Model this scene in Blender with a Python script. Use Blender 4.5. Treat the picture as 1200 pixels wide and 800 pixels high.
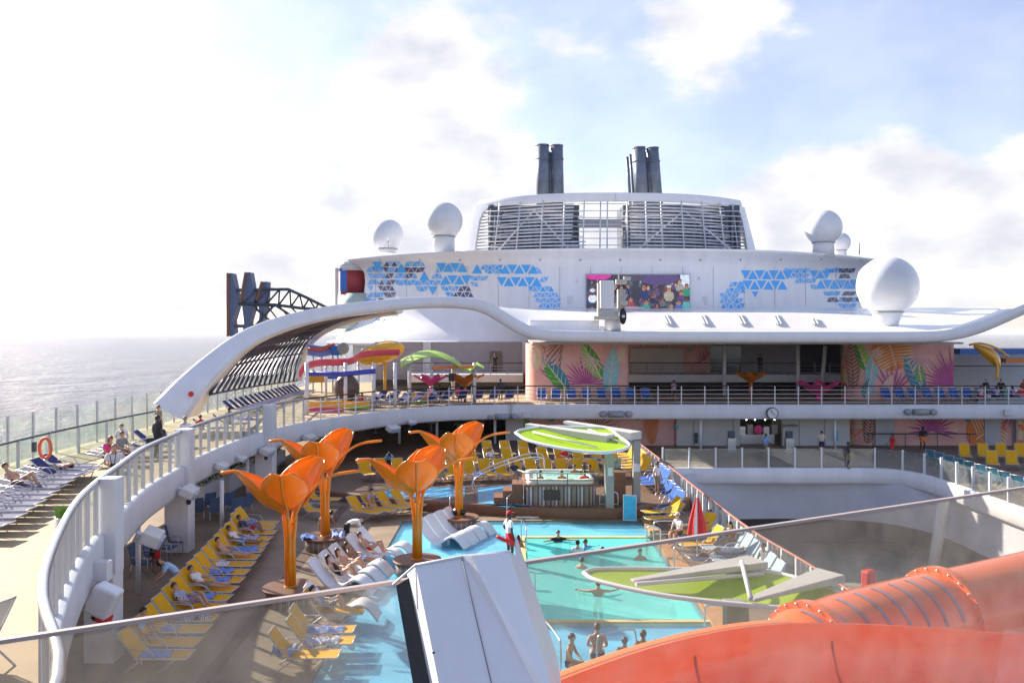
import bpy, bmesh, math, random
from mathutils import Vector, Matrix, noise
R = math.radians
random.seed(7)
for o in list(bpy.data.objects): bpy.data.objects.remove(o)
SC = bpy.context.scene
COL = SC.collection
# ------------------------------------------------------------------ camera, sky, sun, exposure
cam_d = bpy.data.cameras.new('camera'); cam = bpy.data.objects.new('camera', cam_d); COL.objects.link(cam)
cam.location = (0, 0, 9); cam.rotation_euler = (R(90), 0, 0)
cam_d.lens = 30; cam_d.sensor_width = 36; cam_d.shift_y = -0.01; cam_d.clip_start = 0.05; cam_d.clip_end = 40000
SC.camera = cam
SUN_AZ, SUN_EL = -51.0, 28.0            # azimuth from +Y (negative = left), elevation
world = bpy.data.worlds.new('World'); SC.world = world; world.use_nodes = True
def build_world():
    nt = world.node_tree; N = nt.nodes; L = nt.links
    bg = N['Background']
    sky = N.new('ShaderNodeTexSky'); sky.sky_type = 'NISHITA'; sky.sun_disc = False
    sky.sun_elevation = R(SUN_EL); sky.sun_rotation = R(SUN_AZ); sky.air_density = 1.0; sky.dust_density = .8; sky.ozone_density = 1.2
    tc = N.new('ShaderNodeTexCoord')
    sep = N.new('ShaderNodeSeparateXYZ'); L.new(tc.outputs['Generated'], sep.inputs[0])
    def M(op, a, b=None, clamp=False):
        n = N.new('ShaderNodeMath'); n.operation = op; n.use_clamp = clamp
        for i, v in enumerate((a, b)):
            if v is None: continue
            if isinstance(v, (int, float)): n.inputs[i].default_value = v
            else: L.new(v, n.inputs[i])
        return n.outputs[0]
    az = M('ARCTAN2', sep.outputs[0], sep.outputs[1])
    el = M('ARCSINE', sep.outputs[2])
    comb = N.new('ShaderNodeCombineXYZ'); L.new(az, comb.inputs[0]); L.new(M('MULTIPLY', el, 1.6), comb.inputs[1])
    n1 = N.new('ShaderNodeTexNoise'); n1.inputs['Scale'].default_value = 5.5; n1.inputs['Detail'].default_value = 9; n1.inputs['Roughness'].default_value = .58
    L.new(comb.outputs[0], n1.inputs['Vector'])
    # cloud banks: (azimuth, elevation, half width, half height, weight)
    tot = None
    for (a, e, sa, se, w) in [(-.09, .27, .10, .16, .75), (-.12, .15, .16, .10, .45), (.20, .33, .14, .07, .55), (.43, .10, .30, .09, .60), (.75, .12, .40, .10, .6), (-.5, .05, .6, .12, .5), (.1, .10, .25, .08, .3),
                              (0.15, .9, .9, .3, .2)]:
        dx = M('DIVIDE', M('SUBTRACT', az, a), sa); dy = M('DIVIDE', M('SUBTRACT', el, e), se)
        d = M('ADD', M('MULTIPLY', dx, dx), M('MULTIPLY', dy, dy))
        g = M('MULTIPLY', M('EXPONENT', M('MULTIPLY', d, -1)), w)
        tot = g if tot is None else M('ADD', tot, g)
    dens = M('ADD', M('MULTIPLY', n1.outputs[0], 1.5), tot)
    mr = N.new('ShaderNodeMapRange'); mr.interpolation_type = 'SMOOTHSTEP'
    mr.inputs['From Min'].default_value = 1.04; mr.inputs['From Max'].default_value = 1.30; L.new(dens, mr.inputs[0])
    n2 = N.new('ShaderNodeTexNoise'); n2.inputs['Scale'].default_value = 9; n2.inputs['Detail'].default_value = 6; L.new(comb.outputs[0], n2.inputs['Vector'])
    cr = N.new('ShaderNodeValToRGB'); cr.color_ramp.elements[0].position = .35; cr.color_ramp.elements[0].color = (3.7, 3.75, 4.1, 1)
    cr.color_ramp.elements[1].position = .62; cr.color_ramp.elements[1].color = (5.5, 5.35, 5.15, 1)
    L.new(n2.outputs[0], cr.inputs[0])
    mx = N.new('ShaderNodeMix'); mx.data_type = 'RGBA'
    fr_ = N.new('ShaderNodeMapRange'); fr_.interpolation_type = 'SMOOTHSTEP'; fr_.inputs['From Min'].default_value = -.35; fr_.inputs['From Max'].default_value = .55; fr_.inputs['To Min'].default_value = .55; L.new(sep.outputs[1], fr_.inputs[0])
    L.new(M('MULTIPLY', fr_.outputs[0], M('ADD', M('MULTIPLY', mr.outputs[0], .66), .30)), mx.inputs['Factor']); tn = N.new('ShaderNodeVectorMath'); tn.operation = 'MULTIPLY'; tn.inputs[1].default_value = (1.0, .94, 1.10); L.new(sky.outputs[0], tn.inputs[0]); L.new(tn.outputs[0], mx.inputs['A']); L.new(cr.outputs[0], mx.inputs['B'])
    L.new(mx.outputs['Result'], bg.inputs['Color']); bg.inputs['Strength'].default_value = 0.082
build_world()
sd = bpy.data.lights.new('sun', 'SUN'); sun = bpy.data.objects.new('sun', sd); COL.objects.link(sun)
sd.energy = 5.0; sd.angle = R(.55); sd.color = (1, .90, .76)
sv = Vector((math.sin(R(SUN_AZ)) * math.cos(R(SUN_EL)), math.cos(R(SUN_AZ)) * math.cos(R(SUN_EL)), math.sin(R(SUN_EL))))
sun.rotation_euler = sv.to_track_quat('Z', 'Y').to_euler(); sun.location = sv * 60
SC.view_settings.view_transform = 'Standard'; SC.view_settings.look = 'None'; SC.view_settings.gamma = 1
SC.view_settings.use_curve_mapping = False
SC.view_settings.exposure = 1.42
SC.render.engine = 'CYCLES'
SC.cycles.max_bounces = 7; SC.cycles.transparent_max_bounces = 24; SC.cycles.volume_bounces = 0
SC.cycles.caustics_reflective = False; SC.cycles.caustics_refractive = False
SC.cycles.use_denoising = True

# ------------------------------------------------------------------ materials
MATS = {}
def lin(c):
    return tuple(((x / 12.92) if x <= .04045 else ((x + .055) / 1.055) ** 2.4) for x in c)
def hexc(h):
    h = h.lstrip('#'); return lin(tuple(int(h[i:i + 2], 16) / 255 for i in (0, 2, 4)))
def mat(name, col, rough=.5, metal=0, var=.12, vs=1.5, bump=0, bs=30, spec=.5, emit=0, coat=0, stretch=None):
    if name in MATS: return MATS[name]
    m = bpy.data.materials.new(name); m.use_nodes = True; MATS[name] = m
    nt = m.node_tree; N = nt.nodes; L = nt.links; b = N['Principled BSDF']
    if isinstance(col, str): col = hexc(col)
    tc = N.new('ShaderNodeTexCoord'); src = tc.outputs['Object']
    if stretch:
        mp = N.new('ShaderNodeMapping'); mp.inputs['Scale'].default_value = stretch; L.new(src, mp.inputs[0]); src = mp.outputs[0]
    if var:
        n = N.new('ShaderNodeTexNoise'); n.inputs['Scale'].default_value = vs; n.inputs['Detail'].default_value = 7; n.inputs['Roughness'].default_value = .65
        L.new(src, n.inputs['Vector'])
        r = N.new('ShaderNodeValToRGB'); r.color_ramp.elements[0].position = .3; r.color_ramp.elements[1].position = .7
        r.color_ramp.elements[0].color = tuple(max(0, c * (1 - var)) for c in col) + (1,)
        r.color_ramp.elements[1].color = tuple(min(1, c * (1 + var * .5)) for c in col) + (1,)
        L.new(n.outputs[0], r.inputs[0]); L.new(r.outputs[0], b.inputs['Base Color'])
    else:
        b.inputs['Base Color'].default_value = tuple(col) + (1,)
    b.inputs['Roughness'].default_value = rough; b.inputs['Metallic'].default_value = metal
    b.inputs['Specular IOR Level'].default_value = spec
    if coat: b.inputs['Coat Weight'].default_value = coat; b.inputs['Coat Roughness'].default_value = .08
    if bump:
        n2 = N.new('ShaderNodeTexNoise'); n2.inputs['Scale'].default_value = bs; n2.inputs['Detail'].default_value = 4; L.new(src, n2.inputs['Vector'])
        bp = N.new('ShaderNodeBump'); bp.inputs['Strength'].default_value = bump; bp.inputs['Distance'].default_value = .02
        L.new(n2.outputs[0], bp.inputs['Height']); L.new(bp.outputs[0], b.inputs['Normal'])
    if emit:
        b.inputs['Emission Color'].default_value = tuple(col) + (1,); b.inputs['Emission Strength'].default_value = emit
    return m
def stripe_mat(name, cols, axis=0, scale=6.0, rough=.6, widths=None):
    """vertical or horizontal stripes / planks along one object axis"""
    if name in MATS: return MATS[name]
    m = bpy.data.materials.new(name); m.use_nodes = True; MATS[name] = m
    nt = m.node_tree; N = nt.nodes; L = nt.links; b = N['Principled BSDF']
    tc = N.new('ShaderNodeTexCoord'); sp = N.new('ShaderNodeSeparateXYZ'); L.new(tc.outputs['Object'], sp.inputs[0])
    if axis == 'round':
        a = N.new('ShaderNodeMath'); a.operation = 'ARCTAN2'; L.new(sp.outputs[1], a.inputs[0]); L.new(sp.outputs[0], a.inputs[1]); s = a.outputs[0]
    else: s = sp.outputs[axis]
    k = N.new('ShaderNodeMath'); k.operation = 'MULTIPLY'; k.inputs[1].default_value = scale; L.new(s, k.inputs[0])
    w = N.new('ShaderNodeMath'); w.operation = 'FLOORED_MODULO'; w.inputs[1].default_value = 1; L.new(k.outputs[0], w.inputs[0])
    r = N.new('ShaderNodeValToRGB'); r.color_ramp.interpolation = 'CONSTANT'
    n = len(cols)
    while len(r.color_ramp.elements) < n: r.color_ramp.elements.new(.5)
    pos = 0
    for i, c in enumerate(cols):
        r.color_ramp.elements[i].position = pos; r.color_ramp.elements[i].color = tuple(hexc(c) if isinstance(c, str) else c) + (1,)
        pos += (widths[i] if widths else 1 / n)
    L.new(w.outputs[0], r.inputs[0])
    nz = N.new('ShaderNodeTexNoise'); nz.inputs['Scale'].default_value = 2.5; nz.inputs['Detail'].default_value = 6; L.new(tc.outputs['Object'], nz.inputs['Vector'])
    mr = N.new('ShaderNodeMapRange'); mr.inputs['To Min'].default_value = .7; mr.inputs['To Max'].default_value = 1.15; L.new(nz.outputs[0], mr.inputs[0])
    mx = N.new('ShaderNodeVectorMath'); mx.operation = 'SCALE'; L.new(r.outputs[0], mx.inputs[0]); L.new(mr.outputs[0], mx.inputs['Scale'])
    L.new(mx.outputs[0], b.inputs['Base Color']); b.inputs['Roughness'].default_value = rough
    return m
def clear_mat(name, tint, gloss=.06, rough=.02, haze=0, hazecol=(.8, .8, .78), bump=0, bs=3, fres=1.33, trans=0, dirt=0):
    """glass or water: tinted see-through + fresnel reflection (+ dirt film)"""
    if name in MATS: return MATS[name]
    m = bpy.data.materials.new(name); m.use_nodes = True; MATS[name] = m
    nt = m.node_tree; N = nt.nodes; L = nt.links; N.remove(N['Principled BSDF']); out = N['Material Output']
    tr = N.new('ShaderNodeBsdfTransparent'); tr.inputs[0].default_value = tuple(tint) + (1,)
    gl = N.new('ShaderNodeBsdfGlossy'); gl.inputs['Roughness'].default_value = rough
    fr = N.new('ShaderNodeFresnel'); fr.inputs['IOR'].default_value = fres
    geo = N.new('ShaderNodeNewGeometry'); ior = N.new('ShaderNodeMapRange'); ior.inputs['To Min'].default_value = fres; ior.inputs['To Max'].default_value = 1 / fres
    L.new(geo.outputs['Backfacing'], ior.inputs[0]); L.new(ior.outputs[0], fr.inputs['IOR'])
    mx = N.new('ShaderNodeMixShader'); L.new(fr.outputs[0], mx.inputs[0]); L.new(tr.outputs[0], mx.inputs[1]); L.new(gl.outputs[0], mx.inputs[2])
    tc = N.new('ShaderNodeTexCoord')
    if bump:
        n = N.new('ShaderNodeTexNoise'); n.inputs['Scale'].default_value = bs; n.inputs['Detail'].default_value = 5; n.inputs['Distortion'].default_value = .6
        L.new(tc.outputs['Object'], n.inputs['Vector'])
        bp = N.new('ShaderNodeBump'); bp.inputs['Strength'].default_value = bump; bp.inputs['Distance'].default_value = .1
        L.new(n.outputs[0], bp.inputs['Height']); L.new(bp.outputs[0], gl.inputs['Normal'])
    last = mx
    if haze:
        df = N.new('ShaderNodeBsdfDiffuse'); df.inputs[0].default_value = tuple(hazecol) + (1,)
        tl = N.new('ShaderNodeBsdfTranslucent'); tl.inputs[0].default_value = tuple(hazecol) + (1,)
        m2 = N.new('ShaderNodeMixShader'); m2.inputs[0].default_value = .4; L.new(df.outputs[0], m2.inputs[1]); L.new(tl.outputs[0], m2.inputs[2])
        m3 = N.new('ShaderNodeMixShader'); m3.inputs[0].default_value = haze
        if dirt:
            n = N.new('ShaderNodeTexNoise'); n.inputs['Scale'].default_value = dirt; n.inputs['Detail'].default_value = 10; n.inputs['Roughness'].default_value = .75
            L.new(tc.outputs['Object'], n.inputs['Vector'])
            mr = N.new('ShaderNodeMapRange'); mr.inputs['From Min'].default_value = .35; mr.inputs['From Max'].default_value = .75
            mr.inputs['To Min'].default_value = haze * .45; mr.inputs['To Max'].default_value = haze * 2.4; L.new(n.outputs[0], mr.inputs[0]); L.new(mr.outputs[0], m3.inputs[0])
        L.new(last.outputs[0], m3.inputs[1]); L.new(m2.outputs[0], m3.inputs[2]); last = m3
    L.new(last.outputs[0], out.inputs[0])
    return m
WHITE = mat('white_paint', (.68, .68, .71), .38, var=.12, vs=.8, stretch=(1, 1, .2))
WHITE2 = mat('white_gelcoat', (.77, .77, .79), .28, var=.07, vs=1.0, coat=.25, stretch=(1, 1, .12))
OFFW = mat('warm_white_paint', (.66, .64, .62), .5, var=.08, vs=.6)
GREY = mat('grey_paint', (.33, .34, .37), .5, var=.12)
GREYW = mat('grey_wall', (.56, .57, .62), .55, var=.10, vs=.4)
STEEL = mat('stainless_steel', (.62, .62, .64), .28, .9, var=.05)
PIPE = mat('funnel_pipe_metal', (.17, .20, .26), .5, .2, var=.35, vs=1.2)
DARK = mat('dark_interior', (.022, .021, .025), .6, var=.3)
DARKM = mat('dark_metal', (.075, .085, .11), .4, .3, var=.2)
BLACK = mat('black_plastic', (.012, .012, .014), .35, var=.1)
LATT = mat('lattice_metal', (.05, .05, .075), .4, .4, var=.15)
ORANGE = mat('orange_lacquer', (.88, .30, .008), .28, var=.10, vs=2, coat=.4)
YELLOW = mat('yellow_sling', (.72, .38, .015), .75, spec=.12, var=.12, vs=4, bump=.15, bs=120)
NAVY = mat('navy_sling', (.055, .06, .17), .75, spec=.12, var=.2, vs=4, bump=.15, bs=120)
BLUEF = mat('blue_sling', (.035, .12, .42), .75, spec=.12, var=.2, vs=4)
PALEF = mat('pale_blue_sling', (.38, .52, .58), .75, spec=.12, var=.15, vs=4)
GREYF = mat('grey_sling', (.11, .11, .17), .75, spec=.12, var=.15, vs=4)
FRAME = mat('lounger_frame', (.5, .5, .53), .35, .5, var=.1)
SAND = mat('sand_deck_coating', (.38, .28, .165), .75, var=.14, vs=.55, bump=.25, bs=45)
POOLFLOOR = mat('pool_surround_coating', (.235, .172, .115), .6, var=.38, vs=.7, bump=.3, bs=30)
WOOD = stripe_mat('brown_deck_boards', [(.15, .085, .05), (.13, .072, .042), (.165, .095, .055), (.03, .02, .015)], 1, 2.2, .55, [.32, .32, .32, .04])
WOODR = mat('wood_trim', (.20, .09, .045), .5, var=.25, vs=5, stretch=(1, 1, 6))
TAN = mat('tan_wood_edge', (.50, .27, .12), .5, var=.2, vs=4)
STRIPE = stripe_mat('striped_cladding', ['#8a8078', '#4e4a5c', '#b39a7c', '#6b6478', '#c9bfb2', '#57536a', '#93764f'], 0, 1.6, .5)
STRIPER = stripe_mat('striped_planter_cladding', ['#8a8078', '#4e4a5c', '#b39a7c', '#6b6478', '#c9bfb2', '#57536a', '#93764f'], 'round', 3.2, .5)
LIME0 = mat('lime_membrane_base', (.60, .78, .05), .5, var=.06, vs=1)
LIME = None
CONC = mat('pale_grey_beam', (.50, .49, .46), .5, var=.1, vs=1.2)
STONE = mat('grey_column', (.33, .32, .31), .5, var=.15)
RED = mat('red_fabric', (.62, .02, .02), .6, var=.15, vs=6)
PINK = mat('pink_lacquer', (.80, .06, .28), .3, var=.08)
YELP = mat('yellow_plastic', (.85, .45, .02), .25, var=.08, coat=.4)
GREENP = mat('green_plastic', (.30, .50, .04), .35, var=.12)
BLUEP = mat('blue_plastic', (.03, .16, .60), .35, var=.1)
TURQ = mat('turquoise_panel', (.10, .50, .62), .4, var=.1)
GLASS = clear_mat('clear_balustrade_glass', (.90, .94, .93), haze=.05, fres=1.45, dirt=1.5)
GLASSG = clear_mat('greenish_screen_glass', (.90, .95, .93), haze=.07, fres=1.45, dirt=.8)
GLASSF = clear_mat('smoky_salt_stained_glass', (.82, .81, .79), haze=.05, hazecol=(.62, .60, .56), fres=1.5, dirt=2.2)
WIN = mat('dark_window_glass', (.03, .035, .045), .08, .0, var=.3, vs=.6, spec=.8)
BLUET = mat('blue_triangle_film', (.07, .42, .92), .4, var=.08)
BLUES = mat('lavender_blue_film', (.20, .50, .92), .4, var=.08)
NAVYT = mat('slate_triangle_film', (.09, .10, .19), .4, var=.08)
HEDGE = mat('hedge_leaves', (.07, .15, .03), .6, var=.5, vs=12)
WATER = clear_mat('pool_water', (.84, .98, .99), haze=.60, hazecol=(.24, .84, .82), rough=.05, bump=.9, bs=2.2, fres=1.33)
WATERS = clear_mat('shallow_water', (.93, .99, 1), haze=.22, hazecol=(.25, .68, .85), rough=.05, bump=.9, bs=3.0, fres=1.33)
TILET = mat('teal_pool_tile', (.30, .90, .86), .4, var=.10, vs=.8)
TILEB = mat('blue_pool_floor', (.22, .62, .88), .4, var=.35, vs=.45)  # strong mottling puts caustic-like patches of sunlight into the floor colour
COPE = mat('yellow_pool_coping', (.78, .56, .20), .5, var=.1)

def glow_through(name, src, amt):
    m = src.copy(); m.name = name; nt = m.node_tree; N = nt.nodes; L = nt.links; out = N['Material Output']; b = N['Principled BSDF']
    tl = N.new('ShaderNodeBsdfTranslucent'); l = [k for k in L if k.to_socket == b.inputs['Base Color']][0]; L.new(l.from_socket, tl.inputs[0])
    mx = N.new('ShaderNodeMixShader'); mx.inputs[0].default_value = amt; L.new(b.outputs[0], mx.inputs[1]); L.new(tl.outputs[0], mx.inputs[2]); L.new(mx.outputs[0], out.inputs[0]); return m
PETAL = glow_through('orange_petal_fibreglass', ORANGE, .25)
LIME = glow_through('lime_membrane', LIME0, .6)
# ------------------------------------------------------------------ geometry helpers
HZ = 388.0
def W(px, py, Y): return Vector(((px - 600) * Y / 1000, Y, 9 - (py - HZ) * Y / 1000))
def G(px, py, z=0.0):
    Y = (9 - z) * 1000 / (py - HZ); return Vector(((px - 600) * Y / 1000, Y, z))
def cr(pts, n=6):
    pts = [Vector(p) for p in pts]; out = []
    P = [pts[0] * 2 - pts[1]] + pts + [pts[-1] * 2 - pts[-2]]
    for i in range(1, len(P) - 2):
        a, b, c, d = P[i - 1:i + 3]
        for k in range(n):
            t = k / n
            out.append(.5 * ((2 * b) + (c - a) * t + (2 * a - 5 * b + 4 * c - d) * t * t + (3 * b - a - 3 * c + d) * t ** 3))
    out.append(pts[-1].copy()); return out
def resample(path, step=None, n=None):
    path = [Vector(p) for p in path]
    d = [0]
    for a, b in zip(path, path[1:]): d.append(d[-1] + (b - a).length)
    if n is None: n = max(1, round(d[-1] / step))
    out = []; j = 0
    for k in range(n + 1):
        s = d[-1] * k / n
        while j < len(d) - 2 and d[j + 1] < s: j += 1
        t = (s - d[j]) / max(1e-9, d[j + 1] - d[j]); out.append(path[j].lerp(path[j + 1], min(1, t)))
    return out
ORG = {}
class MB:
    def __init__(s): s.v = []; s.f = []; s.mi = []; s.sm = []; s.m = 0; s.smooth = False
    def add(s, vs, fs):
        b = len(s.v); s.v += [Vector(v) for v in vs]
        for f in fs: s.f.append([b + i for i in f]); s.mi.append(s.m); s.sm.append(s.smooth)
        return s
    def box(s, x0, x1, y0, y1, z0, z1):
        return s.add([(x0, y0, z0), (x1, y0, z0), (x1, y1, z0), (x0, y1, z0), (x0, y0, z1), (x1, y0, z1), (x1, y1, z1), (x0, y1, z1)],
                     [(0, 3, 2, 1), (4, 5, 6, 7), (0, 1, 5, 4), (1, 2, 6, 5), (2, 3, 7, 6), (3, 0, 4, 7)])
    def obox(s, c, size, rot=None):
        c = Vector(c); hx, hy, hz = [q / 2 for q in size]
        if rot is None: rot = Matrix.Identity(3)
        elif isinstance(rot, (int, float)): rot = Matrix.Rotation(rot, 3, 'Z')
        vs = [c + rot @ Vector(p) for p in [(-hx, -hy, -hz), (hx, -hy, -hz), (hx, hy, -hz), (-hx, hy, -hz), (-hx, -hy, hz), (hx, -hy, hz), (hx, hy, hz), (-hx, hy, hz)]]
        return s.add(vs, [(0, 3, 2, 1), (4, 5, 6, 7), (0, 1, 5, 4), (1, 2, 6, 5), (2, 3, 7, 6), (3, 0, 4, 7)])
    def bar(s, a, b, w, h=None):
        """square bar from a to b"""
        a = Vector(a); b = Vector(b); h = h or w; t = (b - a).normalized()
        u = t.cross(Vector((0, 0, 1)));
        if u.length < .01: u = Vector((1, 0, 0))
        u.normalize(); v = u.cross(t).normalized(); vs = []
        for p in (a, b):
            for q, r in ((-1, -1), (1, -1), (1, 1), (-1, 1)): vs.append(p + u * q * w / 2 + v * r * h / 2)
        return s.add(vs, [(0, 1, 2, 3), (7, 6, 5, 4), (0, 4, 5, 1), (1, 5, 6, 2), (2, 6, 7, 3), (3, 7, 4, 0)])
    def tube(s, pts, r, n=8, caps=True, flat=None):
        pts = [Vector(p) for p in pts]; sm = s.smooth; s.smooth = True
        rs = r if isinstance(r, (list, tuple)) else [r] * len(pts)
        t0 = (pts[1] - pts[0]).normalized(); u = t0.orthogonal().normalized(); vs = []
        for i, p in enumerate(pts):
            a = pts[max(0, i - 1)]; b = pts[min(len(pts) - 1, i + 1)]; t = (b - a).normalized()
            u = (u - t * u.dot(t)).normalized(); w = t.cross(u)
            for k in range(n):
                an = 2 * math.pi * k / n; vs.append(p + (u * math.cos(an) + w * math.sin(an)) * rs[i])
        fs = []
        for i in range(len(pts) - 1):
            for k in range(n): fs.append((i * n + k, i * n + (k + 1) % n, (i + 1) * n + (k + 1) % n, (i + 1) * n + k))
        s.add(vs, fs)
        if caps:
            s.smooth = False; b = len(s.v) - len(vs)
            s.f.append([b + k for k in range(n)][::-1]); s.mi.append(s.m); s.sm.append(False)
            s.f.append([b + (len(pts) - 1) * n + k for k in range(n)]); s.mi.append(s.m); s.sm.append(False)
        s.smooth = sm; return s
    def lathe(s, prof, c=(0, 0, 0), n=24, caps=True, sx=1, sy=1):
        c = Vector(c); sm = s.smooth; s.smooth = True; vs = []
        for (r, z) in prof:
            for k in range(n):
                an = 2 * math.pi * k / n; vs.append(c + Vector((r * sx * math.cos(an), r * sy * math.sin(an), z)))
        fs = []
        for i in range(len(prof) - 1):
            for k in range(n): fs.append((i * n + k, i * n + (k + 1) % n, (i + 1) * n + (k + 1) % n, (i + 1) * n + k))
        s.add(vs, fs)
        if caps:
            b = len(s.v) - len(vs)
            s.f.append([b + k for k in range(n)][::-1]); s.mi.append(s.m); s.sm.append(False)
            s.f.append([b + (len(prof) - 1) * n + k for k in range(n)]); s.mi.append(s.m); s.sm.append(False)
        s.smooth = sm; return s
    def sphere(s, c, r, n=20, sx=1, sy=1, sz=1):
        k = n // 2; prof = [(r * max(.002, math.sin(math.pi * i / k)), -r * math.cos(math.pi * i / k) * sz) for i in range(k + 1)]
        return s.lathe(prof, c, n, False, sx, sy)
    def prism(s, poly, z0, z1):
        n = len(poly); vs = [(p[0], p[1], z0) for p in poly] + [(p[0], p[1], z1) for p in poly]
        fs = [tuple(range(n))[::-1], tuple(range(n, 2 * n))] + [(i, (i + 1) % n, n + (i + 1) % n, n + i) for i in range(n)]
        return s.add(vs, fs)
    def prismY(s, poly, y0, y1):
        """poly of (x,z) extruded along y"""
        n = len(poly); vs = [(p[0], y0, p[1]) for p in poly] + [(p[0], y1, p[1]) for p in poly]
        fs = [tuple(range(n)), tuple(range(n, 2 * n))[::-1]] + [(i, n + i, n + (i + 1) % n, (i + 1) % n) for i in range(n)]
        return s.add(vs, fs)
    def grid(s, g, closed=False):
        nr = len(g); nc = len(g[0]); vs = [p for row in g for p in row]; fs = []
        for i in range(nr - 1):
            for j in range(nc if closed else nc - 1):
                fs.append((i * nc + j, i * nc + (j + 1) % nc, (i + 1) * nc + (j + 1) % nc, (i + 1) * nc + j))
        return s.add(vs, fs)
    def shell(s, g, t):
        """grid with thickness t (offset along normals)"""
        nr = len(g); nc = len(g[0]); g = [[Vector(p) for p in row] for row in g]; g2 = []
        for i in range(nr):
            row = []
            for j in range(nc):
                a = g[min(nr - 1, i + 1)][j] - g[max(0, i - 1)][j]; b = g[i][min(nc - 1, j + 1)] - g[i][max(0, j - 1)]
                n = a.cross(b); n = n.normalized() if n.length > 1e-9 else Vector((0, 0, 1)); row.append(g[i][j] + n * t)
            g2.append(row)
        s.grid(g); s.grid([r[::-1] for r in g2])
        rim = [g[0], g2[0]]; s.grid(rim); s.grid([g2[-1], g[-1]])
        s.grid([[g2[i][0] for i in range(nr)], [g[i][0] for i in range(nr)]]); s.grid([[g[i][-1] for i in range(nr)], [g2[i][-1] for i in range(nr)]])
        return s
    def poly(s, pts): return s.add(pts, [tuple(range(len(pts)))])
    def build(s, name, mats, parent=None, bevel=0, origin=None):
        if not isinstance(mats, (list, tuple)): mats = [mats]
        if parent is not None: org = ORG.get(parent.name, Vector((0, 0, 0)))
        elif origin is not None: org = Vector(origin)
        else:
            org = Vector(((min(v.x for v in s.v) + max(v.x for v in s.v)) / 2, (min(v.y for v in s.v) + max(v.y for v in s.v)) / 2, min(v.z for v in s.v)))
        me = bpy.data.meshes.new(name); me.from_pydata([v - org for v in s.v], [], s.f)
        for m in mats: me.materials.append(m)
        me.polygons.foreach_set('material_index', s.mi); me.polygons.foreach_set('use_smooth', s.sm); me.update()
        o = bpy.data.objects.new(name, me); COL.objects.link(o)
        if parent is not None: o.parent = parent
        else: o.location = org
        ORG[o.name] = org
        if bevel:
            b = o.modifiers.new('bevel', 'BEVEL'); b.width = bevel; b.segments = 2; b.limit_method = 'ANGLE'; b.angle_limit = R(40)
        return o
def tag(o, label, cat, group=None):
    o['label'] = label; o['category'] = cat
    if group: o['group'] = group
    return o
def thing(name, label, cat, loc=(0, 0, 0), group=None):
    o = bpy.data.objects.new(name, None); o.empty_display_size = .2; COL.objects.link(o); o.location = loc; ORG[o.name] = Vector(loc)
    return tag(o, label, cat, group)
def structure(o): o['kind'] = 'structure'; return o
KIDS = {}
def copy_tree(o, parent=None):
    c = o.copy(); COL.objects.link(c); c.parent = parent
    ks = KIDS.get(o.name)
    if ks is None: ks = KIDS[o.name] = list(o.children)
    for ch in ks: copy_tree(ch, c)
    return c
LSC = 1.14
JIT = random.Random(21)
def place(proto, used, loc, rz, label, group):
    """first use moves the prototype, then copies"""
    if not used:
        KIDS[proto.name] = list(proto.children)
        for k in proto.children: KIDS[k.name] = list(k.children)
        o = proto; used.append(1)
    else: o = copy_tree(proto)
    o.location = loc; o.rotation_euler = (0, 0, rz + R(JIT.uniform(-2.5, 2.5))); o['label'] = label; o.scale = (LSC,) * 3
    if group: o['group'] = group
    elif 'group' in o: del o['group']
    return o
ORD = ['first', 'second', 'third', 'fourth', 'fifth', 'sixth', 'seventh', 'eighth', 'ninth', 'tenth', 'eleventh', 'twelfth', 'thirteenth', 'fourteenth', 'fifteenth', 'sixteenth', 'seventeenth', 'eighteenth', 'nineteenth', 'twentieth']

# ------------------------------------------------------------------ sea, haze
def noisy_sea():
    m = bpy.data.materials.new('sea_water'); m.use_nodes = True; nt = m.node_tree; N = nt.nodes; L = nt.links; b = N['Principled BSDF']
    b.inputs['Base Color'].default_value = (.045, .06, .10, 1); b.inputs['Roughness'].default_value = .16; b.inputs['Specular IOR Level'].default_value = .07
    tc = N.new('ShaderNodeTexCoord'); prev = None
    for sc, st, d in ((.012, 1, 22), (.05, 1, 9), (.22, 1, 3)):
        n = N.new('ShaderNodeTexNoise'); n.inputs['Scale'].default_value = sc; n.inputs['Detail'].default_value = 6; n.inputs['Roughness'].default_value = .62
        mp = N.new('ShaderNodeMapping'); mp.inputs['Scale'].default_value = (1, .55, 1); mp.inputs['Rotation'].default_value = (0, 0, R(20)); L.new(tc.outputs['Object'], mp.inputs[0]); L.new(mp.outputs[0], n.inputs['Vector'])
        bp = N.new('ShaderNodeBump'); bp.inputs['Strength'].default_value = st; bp.inputs['Distance'].default_value = d; L.new(n.outputs[0], bp.inputs['Height'])
        if prev: L.new(prev.outputs[0], bp.inputs['Normal'])
        prev = bp
    L.new(prev.outputs[0], b.inputs['Normal'])
    n = N.new('ShaderNodeTexNoise'); n.inputs['Scale'].default_value = .12; n.inputs['Detail'].default_value = 9; n.inputs['Roughness'].default_value = .7; L.new(tc.outputs['Object'], n.inputs['Vector'])
    r = N.new('ShaderNodeValToRGB'); r.color_ramp.elements[0].position = .60; r.color_ramp.elements[0].color = (.05, .065, .10, 1); r.color_ramp.elements[1].position = .68; r.color_ramp.elements[1].color = (.16, .17, .20, 1)
    L.new(n.outputs[0], r.inputs[0]); L.new(r.outputs[0], b.inputs['Base Color'])
    return m
SEAZ = -48
s = MB(); s.add([(-14000, -3000, SEAZ), (14000, -3000, SEAZ), (14000, 16000, SEAZ), (-14000, 16000, SEAZ)], [(0, 1, 2, 3)])
structure(s.build('sea', noisy_sea(), origin=(0, 0, SEAZ)))
hm = bpy.data.materials.new('haze_air'); hm.use_nodes = True
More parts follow.
